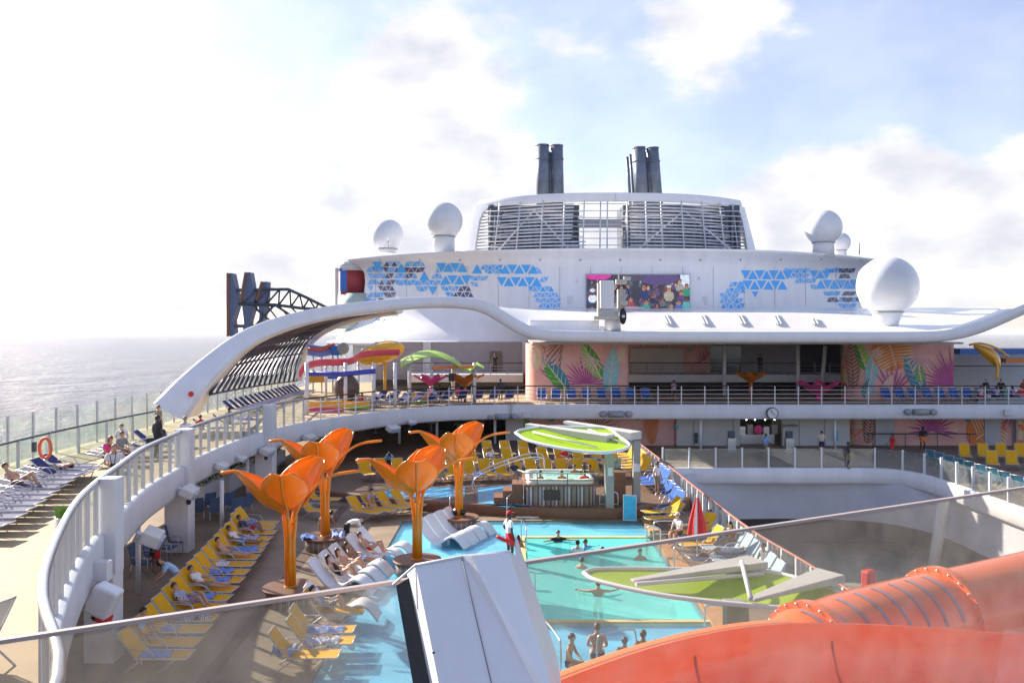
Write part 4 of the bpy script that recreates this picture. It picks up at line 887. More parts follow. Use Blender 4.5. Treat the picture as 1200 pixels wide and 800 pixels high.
# dark open lounge under the deck, back left
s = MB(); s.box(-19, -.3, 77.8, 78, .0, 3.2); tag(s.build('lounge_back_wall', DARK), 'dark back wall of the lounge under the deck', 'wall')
s = MB(); s.box(-.5, .9, 67.0, 67.2, .45, 3.2); tag(s.build('white_partition', WHITE), 'pale partition where the dark lounge meets the leaf mural', 'partition')
rr_ = random.Random(5)
for k in range(7):
    x = -15.5 + k * 2.2 + rr_.uniform(-.4, .4); s = MB(); y = 72 + rr_.uniform(-2, 2); tp = 1.2 + rr_.random() * .8
    s.lathe([(.30, TZ + .9), (.32, TZ + .96)], (x, y, 0), 14); s.tube([(x, y, TZ), (x, y, TZ + .9)], .05, 6); s.lathe([(.25, TZ), (.22, TZ + .04)], (x, y, 0), 12)
    tag(s.build('bar_table', GREY), f'{ORD[k]} small round bar table from the left in the dark lounge', 'table', 'bar tables in the lounge')
for k, px in enumerate((385, 468, 512, 580)):
    s = MB(); x = (px - 600) * .065; s.tube([(x, 65, TZ), (x, 65, 2.5)], .10, 10); tag(s.build('support_post', WHITE), f'{ORD[k]} white support post from the left in front of the dark lounge', 'post', 'white support posts of the lounge')
# ------------------------------------------------------------------ shop front (pool level, right of centre)
shop = thing('shop_front', 'white shop front with dark opening and script sign at pool level', 'shop', (20, 67, 0))
zt = 3.3
s = MB(); sx0, sx1 = (868 - 600) * .067, (918 - 600) * .067
s.box(12.95, sx0, 67.2, 67.5, 0, zt); s.box(sx1, 26.6, 67.2, 67.5, 0, zt); s.box(sx0, sx1, 67.2, 67.5, 2.1, zt); s.build('wall', OFFW, shop)
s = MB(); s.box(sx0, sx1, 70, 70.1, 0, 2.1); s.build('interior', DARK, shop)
for a, b in ((12.3, 2.9), (14.3, .12), (17.4, .12), (22.6, .12), (24.6, .12)):
    if b < 1: s = MB(); s.box(a, a + .05, 67.17, 67.199, 0, zt); s.build('panel_joint', GREY, shop)
for k, px in enumerate((872, 881, 900, 910)):
    s = MB(); x = (px - 600) * .068; s.box(x - .2, x + .25, 68.5, 69.2, .75, 1.35 + .15 * (k % 2)); s.build('coffee_machine', OFFW if k % 2 else STEEL, shop)
s = MB(); s.box(sx0 + .3, sx1 - .3, 68.2, 69.3, 0, .75); s.build('counter', STEEL, shop)
s = MB(); s.lathe([(.36, 0), (.36, .06)], (0, 0, 0), 20)
for v in s.v: v.xyz = (v.x + (889 - 600) * .068, 68.1 - v.z, v.y + 1.15)
s.build('pink_disc', PINK, shop)
LAMP = mat('warm_spot_lamp', (1, .85, .6), .5, var=0, emit=3)
for px in (876, 886, 898, 909):
    s = MB(); s.sphere(((px - 600) * .0673, 67.6, 2.0), .06, 8); s.build('spot_lamp', LAMP, shop)
def text(body_, size, loc, m, parent, shear=.3, rot=(R(90), 0, 0), name='sign_lettering', ext=.01):
    c = bpy.data.curves.new(name, 'FONT'); c.body = body_; c.size = size; c.shear = shear; c.extrude = ext; c.align_x = 'CENTER'; c.align_y = 'CENTER'
    o = bpy.data.objects.new(name, c); COL.objects.link(o); bpy.context.view_layer.update()
    me = bpy.data.meshes.new_from_object(o); me.materials.clear(); me.materials.append(m); bpy.data.objects.remove(o)
    q = bpy.data.objects.new(name, me); COL.objects.link(q); q.parent = parent; q.location = Vector(loc) - ORG.get(parent.name, Vector()) if parent else loc; q.rotation_euler = rot; return q
text('Sprinkles', .62, (19.55, 67.12, 2.65), mat('sign_navy', (.03, .04, .08), .4), shop, .35)
text('Sprinkles', .36, ((926 - 600) * .067, 67.15, 1.6), MATS['sign_navy'], shop, .25)
s = MB(); s.sphere(((793 - 600) * .067, 67.18, 1.5), .17, 12, sy=.2); s.build('round_notice', TURQ, shop)
for px, py in ((816, 513), (857, 517), (925, 517), (980, 510)):
    s = MB(); c = W(px, py, 67.0); s.obox(c, (.26, .12, .8)); s.build('wall_fitting', DARKM if px < 930 else TURQ, shop)
for px in (857, 925):
    t = thing('drinks_dispenser', 'dispenser stand ' + ('left' if px < 900 else 'right') + ' of the shop opening', 'dispenser', ((px - 600) * .064, 64, 0), 'dispensers beside the shop')
    x = (px - 600) * .064; s = MB(); s.box(x - .3, x + .3, 63.8, 64.3, 0, 1.0); s.build('cabinet', STEEL, t); s = MB(); s.box(x - .22, x + .22, 63.85, 64.25, 1.0, 1.5); s.build('machine', DARKM, t)
for k, px in enumerate((821, 978.5)):
    x = (px - 600) * .0645; s = MB(); s.tube([(x, 64.5, 0), (x, 64.5, 2.5)], .10, 10); tag(s.build('support_post', WHITE), ('left' if k == 0 else 'right') + ' white support post in front of the shop front', 'post', 'white support posts at the shop')
# ceiling slab shading the pool level walls
# ------------------------------------------------------------------ upper level behind the roof: balcony, walls
back = thing('upper_back_wall', 'shaded grey wall with doors and dark windows above the balcony under the roof', 'wall', (12, 81.5, UZ))
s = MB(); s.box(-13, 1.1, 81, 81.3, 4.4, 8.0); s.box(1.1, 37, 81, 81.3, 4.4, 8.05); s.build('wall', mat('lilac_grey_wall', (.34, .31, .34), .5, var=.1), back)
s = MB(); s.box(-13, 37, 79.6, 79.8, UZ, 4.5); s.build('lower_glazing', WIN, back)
for a, b, z0_, z1_, mm in ((832, 846, 5.2, 7.6, WIN), (850, 868, 5.2, 7.6, WIN), (938, 985, 5.0, 7.9, WIN), (574, 588, 5.2, 7.1, mat('brown_door', (.17, .12, .11), .5)), (612, 616, 5, 8, WHITE), (496, 505, 5, 8, WHITE)):
    s = MB(); s.box((a - 600) * .081, (b - 600) * .081, 80.85, 80.97, z0_, z1_); s.build('window' if mm is WIN else 'door_panel', mm, back)
s = MB(); s.box((738 - 600) * .081, (800 - 600) * .081, 80.6, 80.8, 5.1, 7.4); s.build('white_panel', OFFW, back)
m = Mural([(10.9, 80.9), (19, 80.9)], 5.1, 8.0)
for k in range(9): m.leaf(.5 + k * .85, 2.1 + .5 * ((k * 7) % 3) / 2, 20 + 50 * (k % 3), .7, .16, (GRN, MAG, TEA)[k % 3], (GRN, LPK, TEA)[k % 3])
m.fan(7.4, 1.2, 1.3, 60, 200, 7, MAG, .07); m.build('mural_strip', 'dim strip of pink leaf mural high under the roof between the blocks')
t = thing('balcony', 'white fronted balcony running under the roof behind the flower sculptures', 'balcony', (12, 76, 4.4))
s = MB(); s.box(-9.3, 1.0, 76, 81, 4.45, 5.15); s.box(9.3, 29.8, 76, 81, 4.45, 5.15); s.build('slab', WHITE, t, bevel=.05)
bar_rail([Vector((-9.2, 76.1, 0)), Vector((1.0, 76.1, 0))], 5.15, 1.0, 1.4, 'grey balcony railing left of the first mural block', 3, name='balcony_railing', mat_=GREY)
bar_rail([Vector((9.3, 76.1, 0)), Vector((29.7, 76.1, 0))], 5.15, 1.0, 1.4, 'grey balcony railing between the two mural blocks', 3, name='balcony_railing', mat_=GREY)
for k, (pa, pb) in enumerate(((849, 849), (935, 935), (962, 967), (684, 684))):
    if k == 3: continue
    s = MB(); s.tube([W(pa, 468, 73), W(pb, 405, 73)], .16, 10); tag(s.build('roof_post', WHITE), ['white post left of the orange flower', 'white post between the orange and the pink flower', 'slanted white post behind the pink flower'][k], 'post', 'posts holding the roof')
# wooden strip-light glow soffit edge, handled by real light only
# ------------------------------------------------------------------ fixtures on the edge beam
def fixture(px, py, lab):
    c = W(px, py, 63.66); t = thing('loudspeaker_bar', lab, 'loudspeaker', c, 'speaker bars on the far edge beam')
    s = MB(); s.tube([c + Vector((-.55, 0, 0)), c + Vector((.55, 0, 0))], .24, 12); s.build('bar', GREY, t)
    for d in (-.95, .95):
        s = MB(); s.lathe([(.27, -.14), (.3, .0), (.22, .14), (.08, .16)], (0, 0, 0), 14)
        for v in s.v: v.xyz = (c.x + d + v.x, c.y - v.z - .02, c.z + v.y * .8)
        s.build('spotlight', GREY, t)
fixture(588.5, 488, 'speaker and spotlight bar on the beam left of the lime canopy'); fixture(722, 485, 'speaker and spotlight bar on the beam above the lime canopy'); fixture(1079, 482.5, 'speaker and spotlight bar on the beam below the right mural block')
for px, lab in ((617, 'small square white box on the beam above the lime canopy tip'), (1181, 'small square white box on the beam at the far right')):
    s = MB(); c = W(px, 486 if px < 700 else 483, 63.7); s.obox(c, (.55, .25, .42)); tag(s.build('junction_box', OFFW, bevel=.03), lab, 'box')
t = thing('clock', 'round white clock on the far edge beam', 'clock', W(905, 484, 63.66)); c = W(905, 484, 63.62)
def disc(mb, c, r, y0, y1, n=28):
    vs = [(c.x + r * math.cos(2 * math.pi * i / n), y, c.z + r * math.sin(2 * math.pi * i / n)) for y in (y0, y1) for i in range(n)]
    mb.add(vs, [tuple(range(n)), tuple(range(n, 2 * n))[::-1]] + [(i, n + i, n + (i + 1) % n, (i + 1) % n) for i in range(n)])
s = MB(); disc(s, c, .44, c.y - .08, c.y + .12); s.build('rim', DARKM, t); s = MB(); disc(s, c, .37, c.y - .10, c.y - .085); s.build('dial', WHITE, t)
for a_, L in ((120, .30), (-35, .22)):
    s = MB(); s.bar(c + Vector((0, -.12, 0)), c + Vector((math.cos(R(a_)) * L, -.12, math.sin(R(a_)) * L)), .035); s.build('hand', BLACK, t)
def edge_at(px):
    best = min((p for p in EC if p.y > 12 and p.y < 63.5), key=lambda p: abs(p.x / p.y * 1000 + 600 - px)); return best
BP = resample(EC, .2)
def edge_pt(px, py):
    p = min((q for q in BP if 12 < q.y < 63), key=lambda q: abs(q.x / q.y * 1000 + 600 - px)); i = BP.index(p); t_ = (BP[i + 1] - BP[i - 1]).normalized(); n_ = Vector((t_.y, -t_.x, 0)); Y = p.y
    q = W(px, py, Y); return Vector((p.x, p.y, q.z)) + n_ * .28, t_, n_
def floodlight(px, py, sc, lab):
    c, t_, n_ = edge_pt(px, py); t = thing('floodlight', lab, 'floodlight', c, 'floodlights on the curved deck edge')
    rz = math.atan2(t_.y, t_.x); rot = Matrix.Rotation(rz, 3, 'Z') @ Matrix.Rotation(R(25), 3, 'X')
    s = MB(); s.obox(c + n_ * .3 * sc, (.95 * sc, .45 * sc, .30 * sc), rot); s.build('lamp_housing', OFFW, t, bevel=.05)
    s = MB(); s.obox(c + n_ * .45 * sc + Vector((0, 0, -.12 * sc)), (.7 * sc, .2 * sc, .22 * sc), rot); s.build('lamp_glass', mat('lamp_front_glass', (.4, .5, .65), .1), t)
    s = MB(); s.bar(c, c + n_ * .4 * sc, .1); s.obox(c, (.3, .3, .3), rot); s.build('bracket', WHITE, t)
    s = MB(); s.sphere(c + n_ * .35 * sc + Vector((0, 0, -.3 * sc)) - t_ * .3 * sc, .1 * sc, 8); s.build('camera_dome', BLACK, t)
for px, py, sc, lab in ((203, 576, 1.15, 'white floodlight on the deck edge beside the second pier'), (152, 630, 1.3, 'white floodlight on the deck edge between first and second pier'), (246, 546, .9, 'slim white floodlight right of the second pier'), (301, 528, 1.1, 'white floodlight just left of the farthest pier'), (273, 537, .7, 'small domed camera fitting between second and farthest pier'), (352, 512, 1.0, 'white floodlight right of the farthest pier'), (452, 501, 1.1, 'grey floodlight on the beam above the dark lounge'), (478, 494, .7, 'small dark floodlight on the beam above the dark lounge')):
    floodlight(px, py, sc, lab)
# big speaker unit under the near pier
t = thing('speaker_unit', 'large white boxy speaker unit with red underside hung beside the nearest pier', 'speaker', W(120, 700, 21.5)); c = W(122, 703, 21.3)
s = MB(); s.obox(c, (.62, .5, .75), Matrix.Rotation(R(25), 3, 'Y')); s.build('cabinet', WHITE2, t, bevel=.07)
s = MB(); s.obox(c + Vector((.02, -.05, -.42)), (.3, .35, .16), Matrix.Rotation(R(20), 3, 'Y')); s.build('red_underside', RED, t)
s = MB(); s.bar(c + Vector((-.3, 0, -.2)), c + Vector((-.85, .1, -.15)), .14); s.obox(c + Vector((-.85, .1, -.05)), (.12, .3, .5)); s.build('arm', WHITE, t)
s = MB(); s.sphere(c + Vector((-.22, 0, -.4)), .11, 10); s.build('camera_dome', BLACK, t)
s = MB(); s.obox(W(120, 668, 21.8), (.4, .3, .5)); tag(s.build('wall_cabinet', WHITE, bevel=.03), 'small white wall cabinet above the big white speaker unit', 'cabinet')
# under the left deck: outer parapet, hedges, columns
s = MB(); s.box(-20.2, -20.0, 6, 78, 0, 1.0); tag(s.build('outer_parapet', OFFW), 'low white parapet on the ship side under the left deck', 'wall')
for k, (px, py, hh) in enumerate(((162, 695, 3.0), (260, 628, 3.1), (290, 585, 3.1), (384, 560, 3.2))):
    c = G(px, py, 0); s = MB(); s.tube([c, c + Vector((0, 0, 2.45 + .0))], .085, 10); tag(s.build('slim_post', WHITE), ['slim white post near the first pier, under the left deck', 'slim white post in front of the hedge planters', 'slim white post beyond the hedge planters', 'slim white post beside the farthest pier under the beam'][k], 'post', 'slim posts under the left deck')
for k, Y in enumerate((44, 47.5, 51, 54.5)):
    x = -16.4 + .2 * k; t = thing('hedge_planter', f'{ORD[k]} long white planter with green hedge counted from the near end, under the left deck', 'planter', (x, Y, 0), 'hedge planters under the left deck')
    s = MB(); s.box(x - .5, x + .5, Y, Y + 3.2, .003, 1.0); s.build('planter_box', WHITE, t, bevel=.03)
    s = MB(); r2 = random.Random(k)
    for i in range(700):
        p = Vector((x + r2.uniform(-.5, .5), Y + r2.uniform(.05, 3.15), 1.0 + r2.random() ** .7 * .6)); a_ = r2.uniform(0, 6.28); d = Vector((math.cos(a_), math.sin(a_), r2.uniform(-.2, .8))) * .12; e = Vector((-d.y, d.x, 0)) * .5
        s.add([p, p + d + e, p + d * 2, p + d - e], [(0, 1, 2, 3)])
    s.build('hedge', HEDGE, t)
# upper deck bits: outdoor planter with grass by the railing
t = thing('planter', 'white pot of green grass standing inside the left railing', 'planter', G(72, 650, UZ)); c = G(73, 640, UZ)
s = MB(); s.lathe([(.17, 0), (.22, .75)], c, 4); s.build('pot', WHITE, t, bevel=.02); r2 = random.Random(9); s = MB()
for i in range(260):
    a_, q = r2.uniform(0, 6.28), r2.random() ** .5 * .15; p = c + Vector((q * math.cos(a_), q * math.sin(a_), .74)); l = Vector((r2.uniform(-.07, .07), r2.uniform(-.07, .07), r2.uniform(.2, .36))); s.add([p - Vector((.012, 0, 0)), p + Vector((.012, 0, 0)), p + l], [(0, 1, 2)])
s.build('grass', mat('planter_grass', (.16, .34, .05), .5, var=.5, vs=20), t)
t = thing('lifebuoy', 'orange lifebuoy hanging on the sea side railing', 'lifebuoy', W(53, 525, 29.2)); c = W(53, 525, 29.2)
s = MB(); s.tube([c + Vector((.20 * math.cos(a_), 0, .34 * math.sin(a_))) for a_ in [2 * math.pi * k / 20 for k in range(21)]], .055, 8, caps=False); s.build('ring', mat('lifebuoy_orange', (.80, .14, .04), .5), t)
s = MB(); s.obox(c + Vector((-.38, 0, .05)), (.12, .12, .35)); s.build('light_unit', DARKM, t)
# ------------------------------------------------------------------ flower sculptures
def spout_flower(loc, rz, sc, label, planter=True, petal=PETAL, group='orange flower sculptures by the pool', name='flower_sculpture'):
    t = thing(name, label, 'sculpture', loc, group); O = Vector(loc); rot = Matrix.Rotation(rz, 3, 'Z')
    T = lambda x, y, z: O + rot @ Vector((x, y, z)) * sc
    def leaf_part(mid, side, inn, W_, wf, cur, nm='petal'):
        mid = cr([Vector(p) for p in mid], 4); n = len(mid) - 1; g = []
        for i, p in enumerate(mid):
            tt = i / n; w = W_ * wf(tt); row = []
            for j in range(-5, 6):
                a = j / 5; row.append(T(*(p + Vector(side) * w * math.sin(a * 1.25) / .95 + Vector(inn) * w * cur * (1 - math.cos(a * 1.4)))))
            g.append(row)
        s = MB(); s.smooth = True; s.shell(g, .03); o = s.build(nm, petal, t)
        s = MB(); s.tube([T(*(p - Vector(inn) * .03)) for p in mid], .045 * sc, 7); s.tube([r_[0] for r_ in g], .022 * sc, 5); s.tube([r_[-1] for r_ in g], .022 * sc, 5); s.build('petal_rib', petal, o)
    sn = lambda t_: max(.03, math.sin(math.pi * min(1, t_ * .98 + .02) ** .85)) ** .8
    up = lambda t_: max(.04, math.sin(math.pi * (t_ ** 1.15) * .86 + .05)) 
    leaf_part([(-.22, 0, 2.95), (-.45, 0, 3.12), (-.82, 0, 3.28), (-1.18, 0, 3.62), (-1.5, 0, 4.0), (-1.78, 0, 4.36)], (0, 1, 0), (.75, 0, .66), .60, sn, .95)
    leaf_part([(0, -.34, 3.15), (0, -.52, 3.32), (0, -.78, 3.62), (0, -1.0, 3.98), (0, -1.12, 4.42)], (1, 0, 0), (0, .7, .4), .78, up, .6)
    leaf_part([(.10, .22, 3.05), (.20, .34, 3.3), (.38, .5, 3.8), (.62, .55, 4.35), (.92, .5, 4.72)], (.85, -.35, -.3), (-.3, -.8, .2), .60, up, .7)
    leaf_part([(0, .22, 3.05), (-.1, .45, 3.35), (-.12, .75, 3.9), (.05, .85, 4.6)], (1, 0, 0), (0, -.9, .1), .60, sn, .6)
    s = MB()
    s.tube([T(*p) for p in cr([(-1.5, -.1, 4.22), (-1.8, -.05, 4.36), (-2.3, 0, 4.30)], 4)], .06 * sc, 7); s.build('spout_tube', petal, t)
    s = MB(); arc_ = cr([(.10, 0, 2.6), (.3, 0, 3.2), (.75, 0, 3.8), (1.4, 0, 4.22), (2.3, 0, 4.38)], 5)
    for dy in (-.05, .06): s.tube([T(p.x, p.y + dy, p.z) for p in arc_], .05 * sc, 7)
    s.build('spout_tube', petal, t)
    for (x, y, tx, ty) in ((-.095, 0, -.26, 0), (.095, 0, .22, .02), (0, -.095, 0, -.34), (0, .095, .08, .26)):
        s = MB(); s.tube([T(x, y, .4), T(x, y, 2.1), T((x + tx) / 2 * 1.0, (y + ty) / 2 * 1.0, 2.65), T(tx, ty, 3.15)], [.095 * sc, .09 * sc, .07 * sc, .05 * sc], 10); s.build('stem_tube', petal, t)
    s = MB(); s.lathe([(.24, .42), (.20, .60)], loc, 16); s.build('stem_collar', petal, t)
    if planter:
        s = MB(); s.lathe([(.80, .005), (.80, .48)], loc, 28); s.build('planter_drum', STRIPER, t)
        s = MB(); s.lathe([(.90, .48), (.90, .56)], loc, 28); s.build('planter_top', WOODR, t)
    return t
def at_scale(k): return k
spout_flower(G(340, 706), R(0), 1.0, 'orange flower sculpture on a striped planter nearest the yellow loungers, in full view')
spout_flower(G(381, 643), R(-4), 1.03, 'orange flower sculpture behind the nearest one, with a towel on its planter')
spout_flower(G(489, 672), R(5), .98, 'orange flower sculpture standing in the shallow water before the white wave loungers')
spout_flower(G(538, 619), R(-6), 1.01, 'farthest orange flower sculpture beside the striped planter with the dark bag')
# ------------------------------------------------------------------ loungers
def make_lounger(label, sling, back=50, legs=True, name='sun_lounger', cat='sun lounger', detail=True, frame=FRAME):
    t = thing(name, label, cat, (0, 0, 0)); w = .62; hz = .36; ca, sa = math.cos(R(back)), math.sin(R(back)); hy = .78; bl = .72
    bk = lambda q: Vector((0, hy - q * ca, hz + q * sa)) if back else Vector((0, hy - q, hz))
    s = MB(); s.smooth = True
    g = [[Vector((x, hy + (1.92 - hy) * k / 6, hz - .03 * math.sin(math.pi * k / 6) * (1 - (x / w * 2) ** 2))) for x in (-w / 2 + .03, -.12, .12, w / 2 - .03)] for k in range(7)]
    s.shell(g, .02); s.build('seat', sling, t)
    s = MB(); s.smooth = True
    g = [[bk(bl * k / 3) + Vector((x, 0, -.02 * (1 - (x / w * 2) ** 2))) for x in (-w / 2 + .03, 0, w / 2 - .03)] for k in range(4)]
    s.shell(g, .02); s.build('backrest', sling, t)
    s = MB(); n = 6
    for sx in (-1, 1):
        s.tube([(sx * w / 2, 1.93, hz), (sx * w / 2, hy, hz), tuple(bk(bl) + Vector((sx * w / 2, 0, 0)))], .018, n)
    s.tube([(-w / 2, 1.93, hz), (w / 2, 1.93, hz)], .018, n); e = bk(bl); s.tube([e + Vector((-w / 2, 0, 0)), e + Vector((w / 2, 0, 0))], .018, n)
    if not detail:
        for sx in (-1, 1):
            for y0, y1 in ((1.7, 1.55), (.62, .45)): s.tube([(sx * w / 2, y0, hz), (sx * w / 2, y1, 0)], .016, 5)
    s.build('frame', frame, t)
    if detail:
        for sx in (-1, 1):
            s = MB(); s.tube(cr([(sx * w / 2, 1.7, hz), (sx * w / 2, 1.5, .2), (sx * w / 2, 1.25, 0)], 3), .017, n); s.build('leg', frame, t)
            s = MB(); s.tube(cr([(sx * w / 2, .95, hz), (sx * w / 2, .7, .18), (sx * w / 2, .45, 0)], 3), .017, n); s.build('leg', frame, t)
            s = MB(); s.tube(cr([(sx * (w / 2 + .02), 1.25, hz), (sx * (w / 2 + .03), 1.12, hz + .2), (sx * (w / 2 + .03), .8, hz + .24), (sx * (w / 2 + .02), hy - .3 * ca, hz + .3 * sa)], 3), .015, 5); s.build('armrest', frame, t)
    return t
def row(proto, used, spots, labels, group):
    out = []
    for k, (x, y, z, rz) in enumerate(spots):
        out.append(place(proto, used, (x, y, z), R(rz), labels(k) if callable(labels) else labels[k], group))
    return out
yl = make_lounger('x', YELLOW, 52); yu = []
yf = make_lounger('x', YELLOW, 58, detail=False); yfu = []
nv = make_lounger('x', NAVY, 40, detail=False); nvu = []
gl_ = make_lounger('x', GREYF, 12); glu = []
bf = make_lounger('x', BLUEF, 55); bfu = []
pf = make_lounger('x', PALEF, 58); pfu = []
wf_ = make_lounger('x', mat('white_sling', (.60, .60, .62), .6), 62); wfu = []
# long yellow row at the left (heads to the left)
LR = []
for k in range(17):
    y = 38.4 - k * .98; x0 = -12.55 + (38.4 - y) * .115 - (.18 if k in (0, 1) else 0); LR.append((x0 + .0, y, 0, -90 + random.uniform(-2, 2)))
row(yl, yu, LR, lambda k: f'{ORD[k]} yellow lounger from the far end of the long row beside the piers', 'yellow loungers in the long row at the left')
NG = [G(347, 742), G(345, 757), G(340, 778), G(338, 800)]
row(yl, yu, [(-6.75, 26.3, 0, -88), (-6.75, 24.6, 0, -91), (-6.6, 23.7, 0, -89), (-6.8, 22.7, 0, -90)], ['yellow lounger with the sunbather in a patterned shirt, at the near pool edge', 'yellow lounger with blue towel just behind the nearest pair, at the near pool edge', 'yellow lounger with crumpled towels, second nearest at the pool edge', 'yellow lounger nearest the camera at the pool edge'], 'yellow loungers at the near pool edge')
row(yl, yu, [(-8.15, 41.4, 0, -118), (-7.55, 42.0, 0, -118), (-6.95, 42.6, 0, -118), (-6.3, 43.1, 0, -118)], ['yellow lounger in the tilted group of four beyond the white wave loungers, leftmost', 'yellow lounger in the tilted group of four, second from left, with seated man', 'yellow lounger in the tilted group of four, third from left', 'yellow lounger in the tilted group of four, rightmost and farthest'], 'tilted group of yellow loungers')
row(yl, yu, [(-12.1, 42.6, 0, -100), (-11.0, 44.0, 0, -100), (-10.6, 41.2, 0, -100)], ['yellow lounger in shade behind the nearest flower sculpture, far left one', 'yellow lounger in shade behind the nearest flower sculpture, farthest back', 'yellow lounger in shade behind the nearest flower sculpture, closest to it'], 'shaded yellow loungers behind the flower')
# yellow rows on the back terrace
B1 = []
for k in range(13): B1.append((-5.6 + k * .92 , 49.6 + k * .22 - .03 * k * k * .5, TZ, 212 - k * 1.5))
row(yf, yfu, B1, lambda k: f'{ORD[k]} yellow lounger from the left in the front row on the back terrace', 'yellow loungers in the front row of the back terrace')
B2 = []
for k in range(11): B2.append((-5.2 + k * 1.15, 54.4 + k * .12, TZ, 206 - k))
row(yf, yfu, B2, lambda k: f'{ORD[k]} yellow lounger from the left in the middle row on the back terrace', 'yellow loungers in the middle row of the back terrace')
B3 = []
for k in range(9): B3.append((-3.2 + k * 1.25, 58.6, TZ, 200))
row(yf, yfu, B3, lambda k: f'{ORD[k]} yellow lounger from the left in the rear row on the back terrace', 'yellow loungers in the rear row of the back terrace')
row(yf, yfu, [(-8.9 + .95 * k, 50.5, TZ, 205) for k in range(3)], lambda k: f'yellow lounger by the man in the blue shirt, {["leftmost of three", "middle of three", "rightmost of three"][k]}', 'yellow loungers by the man in blue')
row(yf, yfu, [(8.55, 56.5 - 1.15 * k, TZ, 118) for k in range(6)], lambda k: f'{ORD[k]} yellow lounger from the back beside the orange frond mural, right of the canopy pillars', 'yellow loungers right of the canopy pillars')
# blue ones right
row(bf, bfu, [(8.85, 48.3 - .95 * k, TZ if k < 3 else .0, 116) for k in range(7)], lambda k: f'{ORD[k]} blue lounger from the back along the atrium railing', 'blue loungers along the atrium railing')
row(yl, yu, [(8.4, 41.0, 0, 100), (8.3, 39.6, 0, 98)], ['yellow lounger just in front of the blue loungers, farther one', 'yellow lounger between the blue loungers and the red parasol'], 'yellow loungers by the red parasol')
row(yl, yu, [(9.1, 37.6, 0, 125), (8.9, 34.9, 0, 105)], ['yellow lounger behind the red parasol with a sunbather', 'yellow lounger right of the red parasol, seen through the glass'], 'yellow loungers behind the parasol')
row(pf, pfu, [(9.75, 34.2 - .95 * k, 0, 95) for k in range(6)], lambda k: f'{ORD[k]} pale blue lounger from the back, behind the smoky glass along the atrium rail', 'pale blue loungers behind the smoky glass')
row(gl_, glu, [(6.5, 31.8, 0, -80), (7.3, 30.2, 0, -85)], ['grey flat lounger with folded blue towel right of the pool, farther one', 'grey flat lounger right of the pool, nearer one'], 'grey loungers right of the pool')
# far right, promenade
row(yf, yfu, [(32.0 + 1.3 * (k % 5), 60.5 if k < 5 else 57.0, 0, 155) for k in range(9)], lambda k: f'{ORD[k % 5]} yellow lounger from the left in the {"rear" if k < 5 else "front"} row on the right promenade', 'yellow loungers on the right promenade')
TQ = mat('turquoise_sling', (.08, .30, .42), .6, var=.2)
tq = make_lounger('x', TQ, 62); tqu = []
row(tq, tqu, [(27.3 - .02 * k, 56.4 - 1.25 * k, 0, -60) for k in range(11)], lambda k: f'{ORD[k]} turquoise lounger from the back along the inside of the curved glass balustrade, right', 'turquoise loungers along the curved balustrade')
# upper deck, near left
fe0, fe1 = Vector((-13.6, 22.6, 0)), Vector((-16.2, 32.4, 0)); GL = []
for k in range(12):
    p = fe0.lerp(fe1, k / 11); GL.append((p.x - 1.93, p.y, UZ, -90))
row(gl_, glu, GL, lambda k: f'{ORD[k]} grey lounger from the near end of the sunny row on the left upper deck', 'grey loungers on the left upper deck')
row(nv, nvu, [(-17.4, 30.6, UZ, -90), (-17.6, 31.7, UZ, -90), (-17.6, 39.2, UZ, -85), (-17.2, 40.4, UZ, -85)], ['navy lounger with raised back behind the grey row, nearer one', 'navy lounger with raised back behind the grey row, farther one', 'navy lounger behind the man with the camera', 'navy lounger between the black shirted man and the arch foot'], 'navy loungers on the left upper deck')
row(gl_, glu, [(-17.4, 34.8, UZ, -80), (-17.6, 36.2, UZ, -80), (-17.4, 37.6, UZ, -80)], ['grey lounger used by the woman in pink', 'grey lounger just beyond the woman in pink', 'grey lounger beside the black bag'], 'grey loungers near the woman in pink')
row(nv, nvu, [(-16.9, 44.4, UZ, -70), (-16.6, 46.6, UZ, -70), (-16.4, 48.8, UZ, -70)], ['navy lounger under the man in the red shirt', 'navy lounger under the man in grey', 'navy lounger with the purple towel'], 'navy loungers inside the arch foot')
row(nv, nvu, [(-19.2, 56 + 1.1 * k, UZ, -90) for k in range(17)], lambda k: f'{ORD[k]} navy lounger from the near end of the row under the lattice screen', 'navy loungers under the lattice screen')
row(nv, nvu, [(-9.6 + 1.0 * (k % 6), 62.8 + 2.6 * (k // 6) + .4 * (k % 6), UZ, 150) for k in range(12)], lambda k: f'{ORD[k % 6]} navy lounger from the left in the {"front" if k < 6 else "rear"} row beside the water play area', 'navy loungers at the water play area')
row(bf, bfu, [(2.3 + 1.15 * k, 66.9, UZ, 180) for k in range(8)], lambda k: f'{ORD[k]} blue lounger from the left against the left mural block', 'blue loungers against the left mural block')
row(bf, bfu, [(29.0 + 1.05 * k, 66.9, UZ, 180) for k in range(9)], lambda k: f'{ORD[k]} blue lounger from the left against the right mural block', 'blue loungers against the right mural block')
row(nv, nvu, [(-3.6 + 1.2 * k, 66.2, UZ, 165) for k in range(4)], lambda k: f'{ORD[k]} navy lounger from the left between the play area and the left mural block', 'navy loungers left of the mural block')
# white frames at the near left
row(wf_, wfu, [(-7.75, 13.6, UZ, 78), (-7.5, 12.7, UZ, 80), (-7.2, 11.8, UZ, 82)], ['white lounger at the bottom left corner, farthest of three', 'white lounger at the bottom left corner, middle of three', 'white lounger at the bottom left corner, nearest of three'], 'white loungers at the bottom left')
